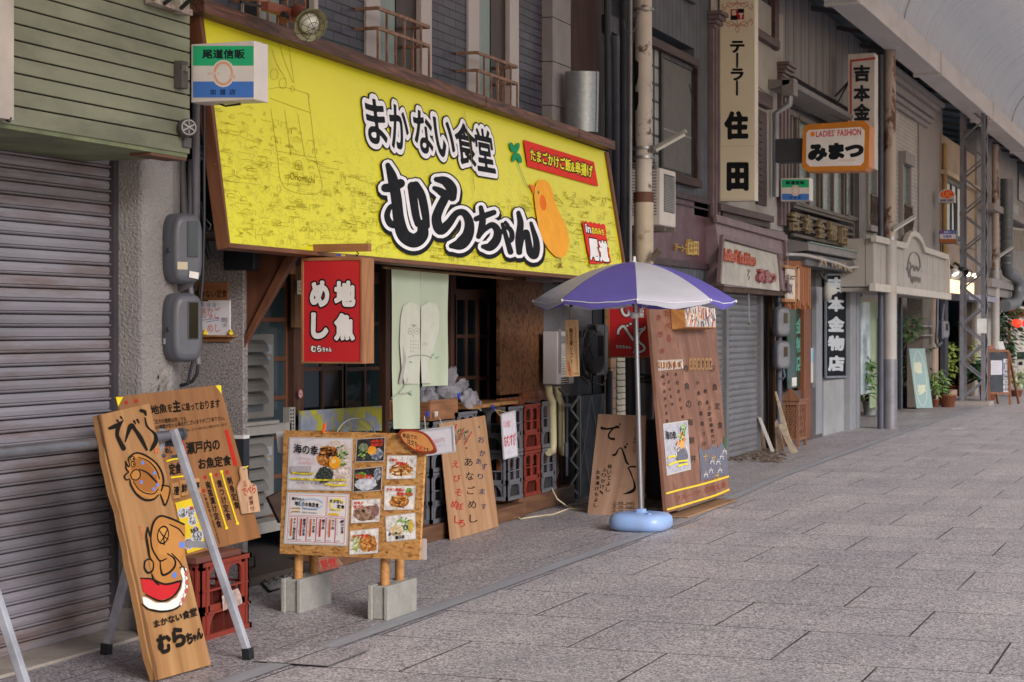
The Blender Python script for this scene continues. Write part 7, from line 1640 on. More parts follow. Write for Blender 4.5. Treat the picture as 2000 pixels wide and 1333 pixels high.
# sloping fascia box
b = MB(pm('7d6a6c', .5, var=.12, sc=3, dirt='5a4a4c', damt=.5))
y0, y1 = YX(1396, -5.5), YX(1533, -5.5); zt, zb2 = zX(1396, 425, -5.5), zX(1396, 560, -5.5)
b.hexa([(-5.75, y0, zb2), (-5.38, y0, zb2), (-5.38, y1, zb2), (-5.75, y1, zb2), (-5.75, y0, zt), (-5.5, y0, zt), (-5.5, y1, zt), (-5.75, y1, zt)]); b.out('fascia_box', cs, bev=.006)
FP = pl3(Vector((-5.38, y0, zb2)), Vector((-5.38, y1, zb2)), Vector((-5.5, y0, zt)))
tro = pm('6f5c5e', .5, var=.1)
def fp_bar(a_, c_, w_=.07): b = MB(tro); b.bar(onpl(*a_, FP, .02), onpl(*c_, FP, .02), w_, .05, FP[1]); b.out('fascia_moulding', cs, bev=.005)
fp_bar((1396, 427), (1535, 466), .09); fp_bar((1410, 463), (1524, 495), .05); fp_bar((1410, 463), (1404, 553), .05); fp_bar((1519, 494), (1526, 568), .06); fp_bar((1532, 470), (1538, 570), .06)
dq = [(1416, 472), (1518, 498), (1523, 569), (1405, 554)]; P = [onpl(x, y, FP, .012) for x, y in dq]
MB(pm('a9a49c', .85, var=.1, bump=.4, bsc=60, dirt='7a746c', damt=.5)).prism(P, -FP[1]*.01).out('fascia_panel', cs)
FP2 = (FP[0]+FP[1]*.013, FP[1]); zz_ = (1200, 350, 3.332)
raised(cs, "ladies' fashion", [(720, 445), (925, 485), (922, 565), (716, 528)], 0, zz_, pm('a9543c', .5, dirt='8a3a2a', damt=.4), .04, .03, pl=FP2); raised(cs, 'みまつ', [(944, 578), (1056, 608), (1056, 680), (942, 668)], 0, zz_, pm('8d4f50', .5, dirt='6b3636', damt=.4), .05, .06, pl=FP2)
d = Deco(FP2, .002, zz_); d.stroke([(868, 590), (874, 610), (866, 625), (880, 640), (872, 655)], 5, '55504c').stroke([(878, 592), (882, 604)], 4, '55504c'); d.out('rust_mark', cs)
ga = pm('7b7b81', .4, .35, var=.14, sc=2, dirt='6a5d55', damt=.4, dsc=3)
SX2 = -5.66; b = MB(ga); pr = []; 
for k in range(30): z = .02+k*.075; pr += [(0, z), (.004, z+.03), (0, z+.055), (.016, z+.06), (.016, z+.068), (-.012, z+.072)]
for (pa, pb__) in ((1330, 1420), (1424, 1487)):
    V = [(SX2+x, y, z) for y in (YX(pa, SX2), YX(pb__, SX2)) for x, z in pr]; n = len(pr); b.add(V, [(i, i+1, n+i+1, n+i) for i in range(n-1)])
b.out('shutter', cs)
for u0, u1, u2 in ((1419, 1425, 905), (1486, 1491, 885)): b = MB(pm('6f6d6f', .4, .3)); fbox(b, SX2+.05, u0, u1, 560, u2, .06, ref=u0); b.out('shutter_rail', cs)
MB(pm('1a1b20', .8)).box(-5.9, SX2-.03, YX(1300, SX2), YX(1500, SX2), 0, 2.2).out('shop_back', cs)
MB(pm('4d3a2f', .8, dirt='241a16')).box(-5.75, -5.4, y0, y1, zb2-.06, zb2-.004).out('fascia_soffit', cs)
MB(pm('8d8a86', .5)).tube([aX(1462, 565, -5.42), aX(1463, 632, -5.42)], .008, 6).bar(aX(1462, 628, -5.42), aX(1464, 634, -5.42), .03, .02).out('pull_rod', cs)
# tall sign
t, a, c, Y2 = blade_sign('blade_sign', 'tall cream vertical sign with red crest and black lettering', (1405, -70, 1474, 392), 21.6, 1481, pm('c9bfae', .4, var=.05, sc=2, dirt='9a8f80', damt=.3, dthr=.66), cat='sign')
d = Deco(plY(21.6), .002, (1200, 0, 3.332)); d.rect(690, -180, 912, 1296, pm('d2c6ae', .35, var=.05, sc=1.5)); K = '16171b'; rc = 'a02c34'
d.text('テーラー', [(754, 268), (846, 268), (842, 622), (754, 622)], K, vert=True, bold=.05); d.text('住', [(718, 728), (868, 728), (868, 906), (718, 906)], K, bold=.06, res=44).text('田', [(734, 1062), (870, 1062), (870, 1238), (734, 1238)], K, bold=.07, res=44)
d.rect(756, 62, 844, 128, 'a32a30').rect(802, 58, 844, 84, K).rect(756, 104, 800, 132, K).text('S', (766, 70, 792, 100), 'd9cdb8', bold=.05).text('T', (810, 88, 838, 122), 'd9cdb8', bold=.05)
for sg in (-1, 1):
    for yb_, s2 in ((40, -1), (150, 1)):
        f = lambda dx, dy: (800+sg*dx, yb_+s2*dy)
        d.stroke([f(4, 26), f(20, 4), f(50, -8), f(70, 10), f(58, 24), f(36, 14), f(14, 6)], 3.4, rc).stroke([f(0, 14), f(30, 18), f(62, 2), f(92, -14), f(98, 4), f(88, 12)], 3., rc).stroke([f(70, -14), f(90, -26), f(99, -8)], 3., rc)
d.stroke([(800, 170), (788, 190), (800, 214), (812, 190), (800, 170)], 3, rc).stroke([(799, -20), (799, 56)], 3, rc).stroke([(799, 134), (799, 172)], 3, rc)
d.stroke([(690, 955), (912, 950)], 2.5, 'b5a890', 1); d.out('lettering', t)
b = MB(pm('2b2b30', .5, .3))
for y in (40, 290): b.bar((-5.6, 21.75, zX(1405, y, -5.4)), (c.x-.4, 21.75, zX(1405, y, -5.4)), .02, .02).bar((-5.6, 21.75, zX(1405, y+25, -5.4)), (a.x+.02, 21.75, zX(1405, y, -5.4)), .015, .015)
b.out('bracket', t)
for pts, lab in (([(1355, 131), (1384, 140), (1404, 146)], 'thin wire crossing from the tailor wall to the tall sign'), ([(1474, 165), (1490, 178), (1508, 190)], 'thin wire sagging from the tall sign to the stucco pilaster'), ([(1530, 200), (1580, 222), (1625, 226), (1656, 240)], 'wires sagging along the hardware shop windows'), ([(1346, 165), (1352, 190), (1358, 260), (1363, 330)], 'dark cable running down the wall beside the screen window')):
    MB(pm('2e2e33', .5)).tube([aX(x, y, -5.42) for x, y in pts], .006, 5).out('wire', label=lab, cat='wire')
# debris, planks, meters, lattice bin
mm_ = pm('66666d', .45, var=.1, dirt='4a484c', damt=.4)
for (y0_, y1_, lab) in ((600, 658, 'upper grey electric meter beside the clothing shop shutter'), (666, 722, 'lower grey electric meter beside the clothing shop shutter')):
    pc = aY(1525, y1_, 24.3); hgt = aY(1525, y0_, 24.3).z-pc.z; meter(lab, Vector((pc.x-.02, pc.y, pc.z)), (.6, -.8, 0), hgt, .21, .14, (.0, .058, hgt*.45, hgt*.8), group='meters beside the clothing shop', mat=mm_)
MB(gpipe).tube([aY(1521, 575, 24.35), aY(1521, 610, 24.35), aY(1522, 888, 24.35)], .04, 10).tube([aY(1530, 722, 24.2), aY(1533, 735, 24.2), aY(1528, 742, 24.2), aY(1521, 738, 24.2)], .016, 8).out('meter_pipe', label='grey pipe running down behind the clothing shop meters', cat='pipe')
b = MB(wood('6f523c', '3f2c22', 'Z', .5, stain='2d211b')); b.prism([aY(x, y, 24.5) for x, y in ((1500, 575), (1508, 580), (1515, 880), (1502, 886))], (0, .12, 0)); b.prism([aY(x, y, 24.45) for x, y in ((1508, 640), (1513, 640), (1518, 884), (1510, 886))], (0, .1, 0)); b.prism([aY(x, y, 24.6) for x, y in ((1491, 560), (1500, 560), (1500, 884), (1492, 885))], (0, .1, 0)); b.out('rotten_post', label='rotten brown timber post beside the shutter', cat='post')
wp_ = wood('b5a58f', '8f806c', 'Y', .6); wp2 = wood('a89078', '80695a', 'Y', .6)
for pts, lab, m_, Y in (([(1480, 815), (1486, 816), (1512, 882), (1506, 883)], 'narrow white lettered strip leaning by the shutter', pm('b9b4b0', .5), 23.8), ([(1482, 820), (1486, 815), (1496, 878), (1488, 879)], 'thin tan plank leaning behind the lettered strip', wp2, 23.9), ([(1513, 825), (1517, 820), (1526, 850), (1531, 880), (1516, 882)], 'short pale plank leaning between two others', wp2, 23.85), ([(1513, 765), (1516, 765), (1536, 830), (1526, 826)], 'slim pointed white plank leaning against the meters', wp_, 24.1), ([(1521, 830), (1534, 826), (1544, 858), (1558, 884), (1545, 886), (1534, 862)], 'wide curved pale plank leaning in front of the lattice bin', wp_, 23.75)):
    MB(m_).prism([aY(x, y, Y) for x, y in pts], (0, .02, 0)).out('loose_plank', label=lab, cat='plank', group='scrap planks by the shutter')
rr4 = random.Random(3); b = MB(pm('5f5045', .9, var=.3)); 
for k in range(130):
    p_ = aZ(rr4.uniform(1425, 1535), rr4.uniform(880, 905)); p_ = Vector((max(-5.62, p_.x), p_.y, .012)); a = rr4.uniform(0, 3.14); l_ = rr4.uniform(.015, .07); dv_ = Vector((math.cos(a), math.sin(a), rr4.uniform(0, .3)))*l_; sv_ = Vector((-math.sin(a), math.cos(a), 0))*rr4.uniform(.008, .02); b.add([p_-dv_-sv_, p_+dv_-sv_, p_+dv_+sv_, p_-dv_+sv_, p_-dv_-sv_+Vector((0, 0, .01)), p_+dv_-sv_+Vector((0, 0, .012)), p_+dv_+sv_+Vector((0, 0, .012)), p_-dv_+sv_+Vector((0, 0, .01))], [(0, 3, 2, 1), (4, 5, 6, 7), (0, 1, 5, 4), (1, 2, 6, 5), (2, 3, 7, 6), (3, 0, 4, 7)])
b.out('wood_debris', kind='stuff')
t = thing('lattice_bin', 'brown wooden bin with diamond lattice sides and curved top rail', 'bin', aY(1545, 870, 25.0)); wl = wood('8a6048', '664332', 'Z', .8)
g0, g1 = aY(1529, 875, 25.0), aY(1562, 875, 25.0); zt = aY(1545, 783, 25.0).z; BYf, BYb = 24.95, 25.45
b = MB(wl)
for x in (g0.x, g1.x-.04):
    for y in (BYf, BYb-.04): b.box(x, x+.04, y, y+.04, 0, zt)
b.box(g0.x+.04, g1.x-.04, BYf, BYf+.03, .09, .13).box(g0.x+.04, g1.x-.04, BYf, BYf+.03, zt-.06, zt).box(g1.x-.035, g1.x-.005, BYf+.04, BYb-.04, .09, .13).box(g1.x-.035, g1.x-.005, BYf+.04, BYb-.04, zt-.06, zt); b.out('frame', t, bev=.003)
b = MB(wl); W_ = g1.x-g0.x-.08
def lat(o, u, W_, H_, nrm):
    n = 4
    for k in range(-n*2, n+1):
        for sg in (1, -1):
            a_ = (k/n*W_ if sg > 0 else W_-k/n*W_); c_ = a_+sg*H_*.55
            lo_, hi_ = sorted((0., 1.)); f0, f1 = 0., 1.
            for lim in (0, W_):
                u_ = (lim-a_)/(c_-a_)
                if 0 < u_ < 1:
                    if (a_ < 0 and lim == 0) or (a_ > W_ and lim == W_): f0 = max(f0, u_)
                    else: f1 = min(f1, u_)
            m0 = a_+(c_-a_)*f0; m1 = a_+(c_-a_)*f1
            if f0 < f1 and -.01 <= (m0+m1)/2 <= W_+.01: b.bar(o+u*m0+Vector((0, 0, H_*f0))+nrm*.004*sg, o+u*m1+Vector((0, 0, H_*f1))+nrm*.004*sg, .018, .008, nrm)
lat(Vector((g0.x+.04, BYf+.012, .13)), Vector((1, 0, 0)), W_, zt-.2, Vector((0, -1, 0))); lat(Vector((g1.x-.02, BYf+.04, .13)), Vector((0, 1, 0)), .42, zt-.2, Vector((1, 0, 0))); b.out('lattice', t)
MB(pm('3a2d26', .8)).box(g0.x+.05, g1.x-.05, BYf+.04, BYb-.05, .1, zt-.07).out('liner', t)
b = MB(wl); pts = [(g0.x, zt)]+[(g0.x+(g1.x-g0.x)*k/10, zt+.06+.10*math.sin(math.pi*k/10)**1.5) for k in range(11)]+[(g1.x, zt)]; b.prism([(x, BYf, z) for x, z in pts], (0, .03, 0)).box(g0.x-.02, g1.x+.02, BYf-.02, BYb+.02, zt, zt+.025); b.out('top_rail', t)
# ================================================================== hanging box sign with orange frame
MY = 22.6
t = thing('box_sign', 'orange framed box sign with red capitals and fat black lettering', 'sign', aY(1635, 332, MY))
oc = lambda x0, y0, x1, y1, c, cr=None: [(x0+c, y0), (x1-c, y0), (x1, y0+c), (x1, y1-c), (x1-c, y1), (x0+c, y1), (x0, y1-c), (x0, y0+c)]
op = [aY(1500+x/3.332, y/3.332, MY) for x, y in ((252, 812), (625, 786), (660, 822), (655, 1085), (628, 1112), (258, 1118), (220, 1090), (228, 836))]
yE = .35; MB(pm('b9703a', .5, var=.06)).prism(op, (0, yE, 0)).out('case', t, bev=.006)
d = Deco(plY(MY), .002, (1500, 0, 3.332)); d.poly([(252, 812), (625, 786), (660, 822), (655, 1085), (628, 1112), (258, 1118), (220, 1090), (228, 836)], 'b9742c'); d.poly([(268, 848), (604, 828), (630, 852), (624, 1054), (602, 1078), (274, 1086), (248, 1060), (250, 866)], 'd3ccc9')
d.ell(290, 874, 15, 17, 'e07a22').text("LADIES' FASHION", [(312, 854), (606, 836), (606, 880), (312, 894)], 'b5384a', bold=.03).text('みまつ', [(262, 940), (618, 930), (620, 1024), (264, 1052)], '171b20', bold=.09, res=46).text('mimatsu', [(462, 1036), (566, 1032), (566, 1048), (462, 1052)], 'c98a6a'); d.out('lettering', t)
b = MB(pm('33343a', .5)); gbox(b, MY+.05, 1514, 1567, 272, 316, .25); b.out('bracket_box', t, bev=.006)
t, a, c, Y2 = blade_sign('hanging_sign', 'small white box sign with green and blue bands below the orange sign', (1525, 349, 1581, 392), 24.6, 1588, pm('cfc6c0', .4, var=.08))
loan_face(t, 24.6, (1200, 0, 3.332), (1090, 1170, 1266, 1304), (1114, 1178, 1238, 1202), False, (1140, 1278, 1212, 1294))
# ================================================================== hardware shop
HWX = -5.6
hs_ = thing('hardware_shop', 'weathered grey hardware shop with timber letters over a canopy', 'building', (-6, 28, 0))
s = NT('grey boarding'); v = s.co(); wv = s.n('ShaderNodeTexWave', i_Vector=s.co((0, 1, 0)), i_Scale=.62, bands_direction='Y').outputs['Fac']; g_ = s.ramp(wv, [(0, 1), (.03, 0)])
col = s.ramp(s.noise(s.co((1, 2, .3)), 2.2, 7, .65), [(.3, lin('6a6664')), (.7, lin('868180'))]); s.bump(s.math('SUBTRACT', s.noise(s.co((1, 30, 1)), 3, 4), g_), .35, .01); m_gb = s.fin(s.mix(g_, col, lin('38363a')), .7)
yh0, yh1 = YX(1530, HWX), YX(1692, HWX); zc2 = zX(1585, 165, HWX)
MB(m_gb).box(HWX-.3, HWX-.05, yh0, yh1, zc2, 6.3).out('boarding_wall', hs_)
ggr = pm('7b7674', .6, var=.14, sc=2, dirt='524d4b', damt=.5)
b = MB(ggr); zg = zX(1524, 158, -5.45); yh0 = YX(1522, -5.45); b.hexa([(-5.65, yh0, zg-.12), (-5.32, yh0, zg-.06), (-5.32, yh1, zg-.06), (-5.65, yh1, zg-.12), (-5.65, yh0, zg+.02), (-5.3, yh0, zg), (-5.3, yh1, zg), (-5.65, yh1, zg+.02)]); b.box(-5.42, -5.26, yh0, yh0+.25, zg-.2, zg+.02); b.out('gutter', hs_, bev=.006); yg_ = yh0; yh0 = YX(1530, HWX)
MB(pm('8a8d92', .4, .4)).tube([(-5.34, yg_+.12, zg-.2), (-5.34, yg_+.12, zg-.3), (-5.52, yg_+.1, zg-.42), (-5.52, yg_+.1, 3.3)], .045, 10).out('downpipe', hs_)
MB(pm('4c4a4d', .7)).box(HWX-.32, HWX-.14, yh0, yh1, 3.25, zc2).out('upper_wall', hs_)
wg = wood('6f645c', '4a423d', 'Z', .6)
def hwin(p0_, p1_, yt, yb):
    b = MB(wg); y0, y1 = YX(p0_, HWX), YX(p1_, HWX); zt, zb__ = zX(p0_, yt, HWX), zX(p0_, yb, HWX)
    for y in (y0, (y0+y1)/2, y1): b.box(HWX-.12, HWX-.02, y-.03, y+.03, zb__, zt)
    b.box(HWX-.12, HWX-.0, y0-.04, y1+.04, zt, zt+.07).box(HWX-.12, HWX+.02, y0-.04, y1+.04, zb__-.05, zb__); w_ = b.out('window', hs_, bev=.003)
    MB(pm('77807f', .25, var=.12, sc=2)).box(HWX-.1, HWX-.07, y0, y1, zb__, zt).out('pane', w_)
hwin(1540, 1560, 222, 402); hwin(1564, 1604, 235, 405); hwin(1610, 1652, 250, 412); hwin(1656, 1684, 280, 420)
b = MB(ggr); fbox(b, HWX+.03, 1678, 1692, 200, 480, .3, ref=1680); b.out('corner_post', hs_)
# timber lattice with carved letters
LXx = -5.5; b = MB(wood('70655b', '4a423c', 'Y', .6)); y0, y1 = 25.32, YX(1668, LXx); zt, zb__ = zX(1533, 398, LXx), zX(1533, 455, LXx)
for k in range(5): z = zb__+(zt-zb__)*k/4; b.box(LXx-.05, LXx, y0, y1, z-.022, z+.022)
b.box(LXx-.3, LXx+.03, y0, y1, zt+.02, zt+.07).box(LXx-.05, LXx+.01, y1-.06, y1, zb__, zt); b.out('slat_frame', hs_, bev=.004)
MB(pm('191b20', .8)).box(LXx-.3, LXx-.25, y0, y1, zb__-.1, zt+.02).out('slat_back', hs_)
lw = pm('7a6a4e', .7, var=.15, sc=6, dirt='5a4a38', damt=.5)
for ch, qq in (('吉', [(240, 165), (318, 190), (322, 372), (246, 360)]), ('本', [(375, 192), (448, 225), (450, 400), (380, 392)]), ('金', [(502, 235), (572, 262), (572, 440), (508, 432)]), ('物', [(622, 265), (694, 295), (694, 470), (630, 462)]), ('店', [(735, 305), (802, 328), (804, 508), (740, 498)])):
    raised(hs_, ch, qq, LXx, (1500, 380, 5.129), lw, .06, .022, name='carved_letter')
# canopy
cz1, cz0 = zX(1535, 462, -4.95), zX(1535, 482, -4.95)
b = MB(ggr); y0, y1 = 25.32, YX(1688, -5.3); zc_ = zX(1690, 497, -5.3)
b.hexa([(-5.6, y0, zc_-.13), (-5.3, y0, zc_-.10), (-5.3, y1, zc_-.10), (-5.6, y1, zc_-.13), (-5.6, y0, zc_+.06), (-5.3, y0, zc_), (-5.3, y1, zc_), (-5.6, y1, zc_+.06)]); b.out('canopy', hs_, bev=.006)
MB(pm('6f8278', .6)).box(-5.32, -5.28, y0, y1, zc_+.001, zc_+.02).out('canopy_edge', hs_)
MB(pm('5c5a5c', .7)).box(-5.9, -5.34, y0, y1, zc_-.3, zc_-.135).out('canopy_underside', hs_)
b = MB(pm('a39d99', .5)); b.tube([aX(x, y, -5.28) for x, y in ((1538, 497), (1568, 498), (1600, 505), (1635, 515), (1658, 524), (1678, 521))], .022, 8); b.out('awning_pipe', hs_)
b = MB(pm('8d7a62', .8, var=.3)); rr5 = random.Random(2)
for k in range(40):
    x = rr5.choice((rr5.gauss(1603, 4), rr5.gauss(1637, 6), rr5.gauss(1652, 5))); y = 505+(x-1600)*.22+rr5.uniform(-4, 8); p_ = aX(x, y, -5.27); b.add([p_, p_+Vector((0, .06, .01)), p_+Vector((.01, .07, -.06)), p_+Vector((0, .01, -.05))], [(0, 1, 2, 3)])
b.out('dead_vine', hs_)
sm = pm('6f7072', .75, var=.12, sc=2, dirt='4d4d50', damt=.5)
b = MB(sm); fbox(b, HWX, 1606, 1660, 528, 842, .3, ref=1610); b.out('lower_wall', hs_)
for u0, u1, u2, u3, u4 in ((1661, 1672, 528, 842, .12), (1674, 1681, 528, 838, .1), (1595, 1606, 560, 850, .05)): b = MB(pm('7c7d82', .6, var=.1)); fbox(b, HWX+u4, u0, u1, u2, u3, .2, ref=u0); b.out('shop_post', hs_, bev=.006)
MB(pm('8a8a8c', .7)).box(HWX-.1, HWX+.02, YX(1606, HWX), YX(1658, HWX), 0, zX(1606, 745, HWX)).out('wall_plinth', hs_)
t, P = panel('wall_sign', 'black vertical wall sign with five big white characters', 'sign', [(1612, 537), (1654, 537), (1654, 736), (1612, 737)], plX(HWX+.05), .04, pm('11141a', .8, spec=.15))
d = Deco(plX(HWX+.05), .002, (1500, 350, 3.332)); wl_ = 'a9adb2'
for ch, y0_, y1_ in (('吉', 640, 735), ('本', 768, 860), ('金', 895, 992), ('物', 1020, 1115), ('店', 1150, 1248)): d.text(ch, [(392, y0_), (495, y0_+3), (495, y1_+2), (392, y1_)], wl_, bold=.055, res=42)
d.out('lettering', t)
b = MB(pm('6f7480', .4)); b.bar(P[0]+Vector((.02, 0, 0)), P[1]+Vector((.02, 0, 0)), .03, .03); b.bar(P[3]+Vector((.005, 0, 0)), P[2]+Vector((.005, 0, 0)), .03, .03); b.bar(P[0]+Vector((.005, -.0, 0)), P[3]+Vector((.005, 0, 0)), .025, .03); b.bar(P[1]+Vector((.005, 0, 0)), P[2]+Vector((.005, 0, 0)), .025, .03); b.out('frame', t)
t = thing('wrapped_lamp', 'lamp wrapped in pale cloth at the top of the black vertical sign', 'lamp', aX(1616, 580, -5.3)); c_ = aX(1616, 570, -5.35); b = MB(pm('9a9a94', .8, var=.15)); b.lathe([(0, -.14), (.05, -.13), (.065, -.05), (.06, .05), (.03, .13), (0, .14)], c_, n=14).prism([c_+Vector((.05, -.02, -.06)), c_+Vector((.12, .1, -.02)), c_+Vector((.1, .12, .09)), c_+Vector((.04, 0, .05))], (0, .01, .0)); b.out('cover', t); MB(pm('3b3c42')).tube([c_+Vector((0, 0, .13)), c_+Vector((-.1, 0, .25))], .02, 8).out('arm', t)
t = thing('slat_sign', 'orange brown slat screen with a framed white sign on it', 'screen', aX(1560, 610, -5.2)); SLX = -5.4; b = MB(wood('a8683e', '7f4a2a', 'Z', .6)); rr6 = random.Random(6)
for k in range(15):
    p0_ = 1536+k*3.25; yb_ = 592+rr6.uniform(-2, 2)+(k % 3)*6; fbox(b, SLX, p0_, p0_+2.1, 510, yb_, .05, ref=p0_)
b.out('slat', t)
b = MB(wood('b5824e', '8d5c34', 'Y', 1)); fbox(b, SLX+.05, 1533, 1559, 519, 524, .04, ref=1540); fbox(b, SLX+.05, 1533, 1559, 584, 590, .04, ref=1540); fbox(b, SLX+.05, 1556, 1560, 519, 590, .04, ref=1558); b.out('sign_frame', t)
MB(pm('c2b5ac', .5)).box(SLX, SLX+.03, YX(1533, SLX), YX(1557, SLX), zX(1540, 586, SLX), zX(1540, 523, SLX)).out('sign_panel', t)
d = Deco(plX(SLX+.03), .002, (1500, 380, 5.129)); d.text('SELECT', [(180, 808), (270, 818), (270, 858), (180, 848)], '33302e', bold=.03).text('BOX', [(185, 890), (245, 900), (245, 1000), (185, 990)], '33302e', bold=.04); d.out('lettering', t)
# green glazed door
wgr = glass('1d3d35', .15); b = MB(wgr); fbox(b, -5.58, 1538, 1575, 600, 760, .02, ref=1540); b.out('green_glass', hs_)
d = Deco(plX(-5.58), .003, (1200, 350, 3.332)); [d.text(ch, (1182, y, 1228, y+100), '4f8274', bold=.04) for ch, y in (('金', 905), ('物', 1030), ('店', 1150))]; d.out('glass_lettering', hs_)
b = MB(wood('7d4a30', '5a3322', 'Z', .6)); fbox(b, -5.52, 1571, 1584, 600, 858, .1, ref=1577); b.out('timber_post', hs_, bev=.005)
b = MB(pm('1f2a2c', .2)); fbox(b, -5.62, 1584, 1598, 600, 760, .03, ref=1585); b.m(pm('4a4345', .6)); fbox(b, -5.565, 1530, 1606, 760, 860, .1, ref=1580); b.out('door_panel', hs_)
b = MB(pm('8fb2c8', .4)); fbox(b, -5.60, 1583, 1593, 680, 708, .01, ref=1585); b.m(pm('b9b9b4', .5)); fbox(b, -5.60, 1583, 1592, 708, 748, .01, ref=1585); b.m(pm('c9c6c0')); fbox(b, -5.48, 1548, 1556, 738, 755, .01, ref=1550); b.out('door_poster', label='blue and white posters on the hardware shop glass', cat='poster')
MB(pm('3b3838', .8)).box(-6.4, -5.7, yh0, yh1, 0, 3.2).out('shop_interior', hs_)
# white vertical sign up high
t, a, c, Y2 = blade_sign('blade_sign', 'weathered white vertical sign with red border before the mottled pole', (1656, 106, 1708, 330), 28.6, 1715, pm('c4bcb6', .5, var=.1, dirt='8a7f78', damt=.5, dthr=.6))
d = Deco(plY(28.6), .002, (1500, 0, 3.332)); d.poly([(532, 392), (698, 372), (698, 388), (545, 405), (545, 1100), (532, 1100)], 'b04a42')
for ch, y0_, y1_ in (('吉', 425, 532), ('本', 556, 662), ('金', 676, 785), ('物', 800, 910)): d.text(ch, [(558, y0_+2), (662, y0_), (662, y1_-2), (558, y1_)], '25282d', bold=.05, res=42)
d.out('lettering', t)
b = MB(pm('35343a', .5)); b.bar((-5.6, 28.7, zX(1615, 162, -5.4)), (a.x, 28.7, aY(1656, 160, 28.7).z), .03, .03).bar((-5.6, 28.7, zX(1615, 184, -5.4)), (a.x, 28.7, aY(1656, 160, 28.7).z), .02, .02); b.out('bracket', t)
# ================================================================== white tiled building with the cream fascia
DXX = -5.6
wb2 = thing('tiled_building', 'pale tiled building with stone cornice above a cream arched fascia', 'building', (-6, 36, 0))
py0, py1 = YX(1692, DXX), YX(1838, DXX)
m_wt = tiles('white tiles', 'a39d98', '7a736f', .24, .075, .006, 1, .07, .4, .5, .0)
sto = pm('8f8886', .75, var=.1, sc=1.5, bump=.2, dirt='6a6362', damt=.5, dsc=1.5)
MB(m_wt).box(DXX-.3, DXX, py0, YX(1792, DXX), 3.2, 5.6).out('tile_wall', wb2)
b = MB(sto); b.box(DXX-.3, DXX+.03, YX(1792, DXX), py1, 2.9, 6.3); b.out('stone_wall', wb2)
b = MB(sto); zc_ = zX(1740, 175, DXX); 
for k, (dz, dx) in enumerate(((0, .08), (.09, .14), (.2, .18), (.34, .26), (.43, .34))): b.box(DXX, DXX+dx, py0, YX(1806, DXX)+.1*k, zc_+.0+dz-.3, zc_+dz-.3+.085+(.05 if k in (2,) else 0))
b.box(DXX-.3, DXX+.02, py0, YX(1796, DXX), zc_-.2, 6.3); b.out('cornice', wb2, bev=.006)
b = MB(pm('2a3038', .5)); fbox(b, DXX+.04, 1742, 1765, 110, 165, .03, ref=1742); fbox(b, DXX+.04, 1777, 1790, 130, 200, .03, ref=1777); b.out('upper_window', wb2)
def win2(p0_, p1_, yt, yb):
    y0, y1 = YX(p0_, DXX), YX(p1_, DXX); zt, zb__ = zX(p0_, yt, DXX), zX(p0_, yb, DXX); b = MB(sto); b.box(DXX, DXX+.14, y0-.12, y1+.1, zt, zt+.22); b.box(DXX, DXX+.08, y0-.12, y0, zb__, zt); b.box(DXX, DXX+.08, y1, y1+.1, zb__, zt); b.box(DXX, DXX+.12, y0-.12, y1+.1, zb__-.1, zb__); w_ = b.out('window', wb2, bev=.006)
    MB(pm('5d6d6c', .3, var=.15)).box(DXX-.02, DXX+.012, y0, y1, zb__, zt).out('pane', w_)
    b = MB(pm('4c423d', .6, dirt='6b4a38', damt=.6)); zr_ = zb__+(zt-zb__)*.42
    for y in np.linspace(y0, y1, 9): b.bar((DXX+.1, y, zb__), (DXX+.1, y, zr_), .018, .018, (1, 0, 0))
    b.bar((DXX+.1, y0, zr_), (DXX+.1, y1, zr_), .03, .03); 
    for y in np.linspace(y0, y1, 5): b.tube([(DXX+.1, y-.05, zb__+.1), (DXX+.13, y, zb__+.3), (DXX+.1, y+.05, zb__+.45)], .012, 5)
    b.out('railing', w_)
win2(1690, 1704, 300, 440); win2(1757, 1771, 320, 460)
b = MB(m_wt); fbox(b, DXX, 1684, 1712, 450, 580, .2, ref=1690); b.out('lower_tile', wb2)
# cream fascia with arch
fX = -5.05; cz = pm('9d9690', .6, var=.08, sc=2, dirt='8a8078', damt=.35); edg = pm('b0a89f', .6, var=.06)
fs = thing('arched_fascia', 'cream shop fascia with a raised arch and scrollwork emblem', 'fascia', aX(1800, 580, fX))
P = [aX(*p_, fX) for p_ in ((1704, 458), (1706, 560), (1852, 578), (1849, 503), (1800, 490))]
arcp = [(1849, 503), (1803, 488), (1797, 470), (1790, 461), (1782, 456), (1774, 461), (1769, 474), (1766, 481), (1706, 466)]
P = [aX(1706, 560, fX), aX(1852, 579, fX)]+[aX(*p_, fX) for p_ in arcp]
MB(cz).prism(P, (-.12, 0, 0)).out('panel', fs)
b = MB(edg); L = [aX(*p_, fX+.02) for p_ in arcp]
for a, c in zip(L, L[1:]): b.bar(a, c, .10, .09, (1, 0, 0))
b.bar(aX(1704, 561, fX+.03), aX(1853, 580, fX+.03), .12, .1, (1, 0, 0)).bar(aX(1851, 505, fX+.02), aX(1852, 575, fX+.02), .06, .07, (1, 0, 0)); b.out('moulding', fs, bev=.006)
b = MB(pm('a09890')); 
for x in np.linspace(1720, 1845, 12): b.bar(aX(x, 485+(x-1706)*.13, fX+.003), aX(x, 560+(x-1706)*.12, fX+.003), .008, .006, (1, 0, 0))
b.bar(aX(1706, 510, fX+.003), aX(1850, 540, fX+.003), .008, .006, (1, 0, 0)); b.out('panel_joint', fs)
d = Deco(plX(fX), .012, (1500, 350, 3.332)); ik = '6a6460'
d.stroke([(920, 640), (912, 560), (930, 490), (960, 478), (985, 510), (994, 570)], 5, ik).stroke([(905, 590), (920, 540), (930, 560), (925, 600), (945, 560), (955, 600), (968, 565), (978, 600), (990, 570)], 6, ik).stroke([(925, 600), (935, 660), (945, 680)], 5, ik)
